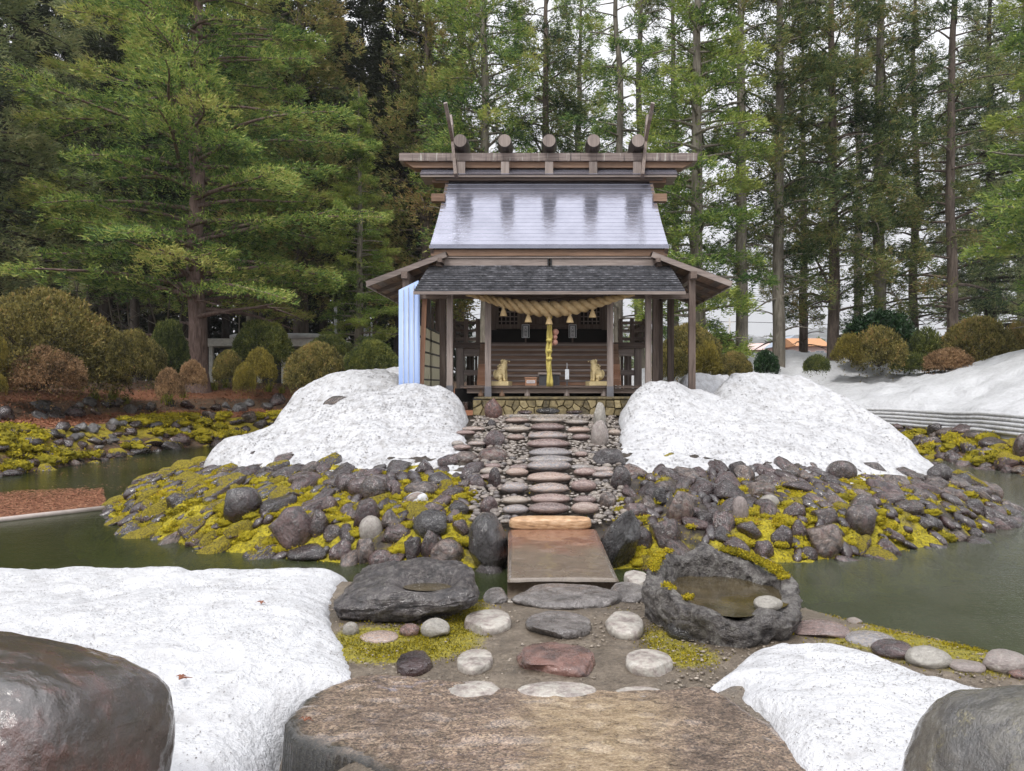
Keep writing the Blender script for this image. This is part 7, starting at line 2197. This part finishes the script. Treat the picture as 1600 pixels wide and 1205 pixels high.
for fn, n_, lo, hi in ((left_curve, 330, 0.1, 1.9), (right_curve, 170, 0.0, 1.3)):
    for _ in range(n_):
        x, y = fn(rs.random(), rs.uniform(lo, hi))
        if fbm(np.array([[x * 0.7, y * 0.7, 1.0]]), 3)[0] < -0.08: continue
        cc.append((x, y, g1(x, y) + 0.10)); rr_.append(rs.uniform(0.14, 0.36))
cv, cf = cushion_mesh(range(len(cc)), cc, rr_, 0.5)
fv, ft = fuzz(cv, 40000, 0.06, RNG)
n0 = len(cv)
o = link('bank_moss', mesh_np('bank_moss', np.concatenate([cv, fv]), np.concatenate([cf, np.arange(len(fv)).reshape(-1, 3) + n0]), False, {'tint': np.concatenate([np.full(n0, 0.3), ft * 0.8])}), None, M['moss'])
tag(o, 'orange-yellow moss on the far embankments', None, None, 'stuff')
q = P(1590, 700, 22.0)
o = px_rock('boulder', rock_mesh('boulder', 980, M['wet_stone'], sub=4, cuts=3, amp=0.07), 1597, 703, 26, 46, None, 0.25, (0, 0, 0), 0.1, 21.6)
tag(o, 'grey upright boulder at the right edge below the layered snow', 'boulder')
band(lbank, lambda a, b_: GP(350 + 50 * a, 703 + 6 * b_, -0.2)[:2], 3, 0, 1, [0.3], ['wet_stone'])

# ------------------------------------------------------------------ far things
plain('concrete', (0.66, 0.65, 0.61), 0.7)
sl = empty('pale_shed', (-15, 42, 3.5))
tag(sl, 'long low pale flat roof with snow on it behind the dark low shrubs', 'shed')
a, b_ = P(318, 548, 42), P(525, 548, 42)
zt, zb = P(318, 529, 42).z, P(318, 541, 42).z
link('roof_slab', MB().box(a.x, b_.x, 42, 45, zb, zt).mesh('roof_slab'), sl, M['concrete'])
for i in range(6):
    xx = a.x + 0.3 + (b_.x - a.x - 0.6) * i / 5
    link('shed_post', MB().box(xx - 0.1, xx + 0.1, 42.2, 42.4, 1.8, zb).mesh('shed_post'), sl, M['concrete'])
link('shed_wall', MB().box(a.x + 0.2, b_.x - 0.2, 43.6, 43.75, 1.8, zb).mesh('shed_wall'), sl, M['dark_box'])
v, f = rock_verts(77, 5, 0, 0.08, 1.4)
v = np.sign(v) * np.abs(v) ** 0.5 * np.array([(b_.x - a.x) * 0.40, 1.5, 0.20]) + np.array([(a.x + b_.x) / 2 + 0.4, 43.35, zt + 0.12])
link('roof_snow', mesh_np('roof_snow', v, f, True, {'dirt': np.full(len(v), 0.3)}), sl, M['old_snow'])
for px, top, w in ((524, 478, 0.16), (562, 505, 0.1), (572, 512, 0.28), (580, 505, 0.1)):
    q = P(px, top, 44)
    o = MB().box(q.x - w / 2, q.x + w / 2, 44, 44.1, 2.0, q.z).lathe([(w * 0.55, 0), (w * 0.3, 0.06)], (q.x, 44.05, q.z), 8).build('white_post', M['white_paper'])
    tag(o, {524: 'tall thin white post in the wood left of the dark green dome shrub', 562: 'thin white post just left of the broad white one', 572: 'broad white post behind the dark green dome shrub', 580: 'thin white post just right of the broad white one'}[px], 'post', 'white posts in the wood')
plain('pink_wall', (0.62, 0.46, 0.43), 0.7)
plain('orange_roof', (0.50, 0.24, 0.10), 0.6)
plain('blue_grey_roof', (0.30, 0.36, 0.44), 0.5)
plain('window_glass', (0.10, 0.12, 0.15), 0.15)
plain('cream_wall', (0.55, 0.50, 0.46), 0.7)
def house(label, px0, px1, eave, ridge, Y, wallm, roofm, depth, gable_x=True):
    x0, x1 = (px0 - CX) / FPX * Y, (px1 - CX) / FPX * Y
    ze, zr = EYE - (eave - CY) / FPX * Y, EYE - (ridge - CY) / FPX * Y
    root = empty('house', ((x0 + x1) / 2, Y, 2.0))
    tag(root, label, 'house', 'houses beyond the trees on the right')
    link('wall', MB().box(x0, x1, Y, Y + depth, 1.5, ze).mesh('wall'), root, M[wallm])
    e = 0.6
    b = MB()
    if gable_x:
        b.add([(x0 - e, Y - e, ze - 0.1), (x1 + e, Y - e, ze - 0.1), (x1 + e, Y + depth / 2, zr), (x0 - e, Y + depth / 2, zr), (x0 - e, Y + depth + e, ze - 0.1), (x1 + e, Y + depth + e, ze - 0.1)], [(0, 1, 2, 3), (3, 2, 5, 4), (0, 3, 4), (1, 5, 2), (0, 4, 5, 1)])
    else:
        xm = (x0 + x1) / 2
        b.add([(x0 - e, Y - e, ze - 0.1), (xm, Y - e, zr), (x1 + e, Y - e, ze - 0.1), (x0 - e, Y + depth, ze - 0.1), (xm, Y + depth, zr), (x1 + e, Y + depth, ze - 0.1)], [(0, 2, 1), (3, 4, 5), (0, 1, 4, 3), (1, 2, 5, 4), (0, 3, 5, 2)])
    link('roof', b.mesh('roof'), root, M[roofm])
    n = max(2, int((x1 - x0) / 3))
    for k in range(n):
        xx = x0 + (x1 - x0) * (k + 0.5) / n
        fr = link('window', MB().box(xx - 0.7, xx + 0.7, Y - 0.08, Y - 0.01, ze - 2.0, ze - 0.8).mesh('window'), root, M['white_paper'])
        link('pane', MB().box(xx - 0.6, xx - 0.04, Y - 0.10, Y - 0.081, ze - 1.9, ze - 0.9).box(xx + 0.04, xx + 0.6, Y - 0.10, Y - 0.081, ze - 1.9, ze - 0.9).mesh('pane'), fr, M['window_glass'])
house('pink-walled house with an orange roof seen between the cedars on the right', 1248, 1292, 540, 526, 118, 'pink_wall', 'orange_roof', 9)
house('house with a snowy blue-grey roof left of the orange-roofed one', 1222, 1258, 540, 524, 124, 'pink_wall', 'blue_grey_roof', 9, False)
house('low pale pink house glimpsed right of the straight pale cedar pole', 1150, 1215, 546, 534, 135, 'cream_wall', 'pink_wall', 10)
up = empty('utility_pole', P(1140, 560, 150))
tag(up, 'thin grey utility pole with wires far beyond the pale cedar pole', 'utility pole')
a = P(1140, 497, 150)
link('pole', MB().tube([(a.x, 150, 2), (a.x, 150, a.z)], 0.16, 8).mesh('pole'), up, M['concrete'])
link('cross_arm', MB().box(a.x - 0.9, a.x + 0.9, 149.9, 150.05, a.z - 0.9, a.z - 0.75).mesh('cross_arm'), up, M['concrete'])
for dx in (-0.8, 0.8):
    link('wire', MB().tube([(a.x + dx - 45, 150, a.z - 0.2), (a.x + dx - 22, 150, a.z - 1.3), (a.x + dx, 150, a.z - 0.7), (a.x + dx + 22, 150, a.z - 1.3), (a.x + dx + 45, 150, a.z - 0.2)], 0.03, 4).mesh('wire'), up, M['black_batten'])
# hills beyond
hx = np.linspace(-500, 700, 160); hy = np.linspace(420, 760, 40)
HX, HY = np.meshgrid(hx, hy, indexing='ij')
HZ = 2 + smooth(420, 560, HY) * (46 + 26 * fbm(xyz(HX * 0.006, HY * 0.004, 2.0), 4) + 4 * fbm(xyz(HX * 0.06, HY * 0.06), 3))
m = N('hill_forest')
m.bsdf(m.ramp(m.noise(m.worldpos(), 0.08, 6, 0.7), [(0.35, (0.05, 0.06, 0.05)), (0.55, (0.14, 0.14, 0.14)), (0.7, (0.45, 0.46, 0.48))]), 0.9)
link('hills', mesh_np('hills', np.stack([HX, HY, HZ], -1).reshape(-1, 3), grid_faces(160, 40)), None, m.m)['kind'] = 'structure'
rng = np.random.default_rng(55)
tv = []
tf = []
off = 0
nt = 900
X_ = rng.uniform(20, 260, nt); Y_ = rng.uniform(260, 400, nt)
keep = fbm(xyz(X_ * 0.02, Y_ * 0.02, 4.0), 2) > 0.02
X_, Y_ = X_[keep], Y_[keep]
nt = len(X_)
H_ = rng.uniform(9, 22, nt)
cc = []
dd = []
for x, y, h in zip(X_, Y_, H_):
    z = rng.uniform(0, 1, 40)
    a = rng.uniform(0, 6.28, 40); r = (1 - z) * h * 0.2
    cc.append(np.stack([x + r * np.cos(a), y + r * np.sin(a), 2 + z * h], -1))
cc = np.concatenate(cc)
v, t = leaf_tris(cc, np.tile([0, 0, 0.6], (len(cc), 1)), 1, 2.6, 0.7, 0.7, rng, np.full(len(cc), 0.5))
o = link('distant_trees', mesh_np('distant_trees', v, np.arange(len(v)).reshape(-1, 3), False, {'tint': t}), None, M['cedar_needles'])
tag(o, 'distant conifer belt fading into the rain beyond the houses', None, None, 'stuff')
# ------------------------------------------------------------------ rain-hazed air
HAZE = 0.00025
if HAZE > 0:
    m = N('rain_haze')
    pv = m.n('ShaderNodeVolumePrincipled')
    pv.inputs['Color'].default_value = (0.93, 0.95, 0.98, 1)
    pv.inputs['Density'].default_value = HAZE
    m.t.links.new(pv.outputs[0], m.out.inputs['Volume'])
    o = MB().box(-1000, 1000, -80, 1700, -3.0, 110).build('haze', m.m)
    o['kind'] = 'stuff'
print('script done in %.1f s, objects %d' % (time.time() - T0, len(bpy.data.objects)))
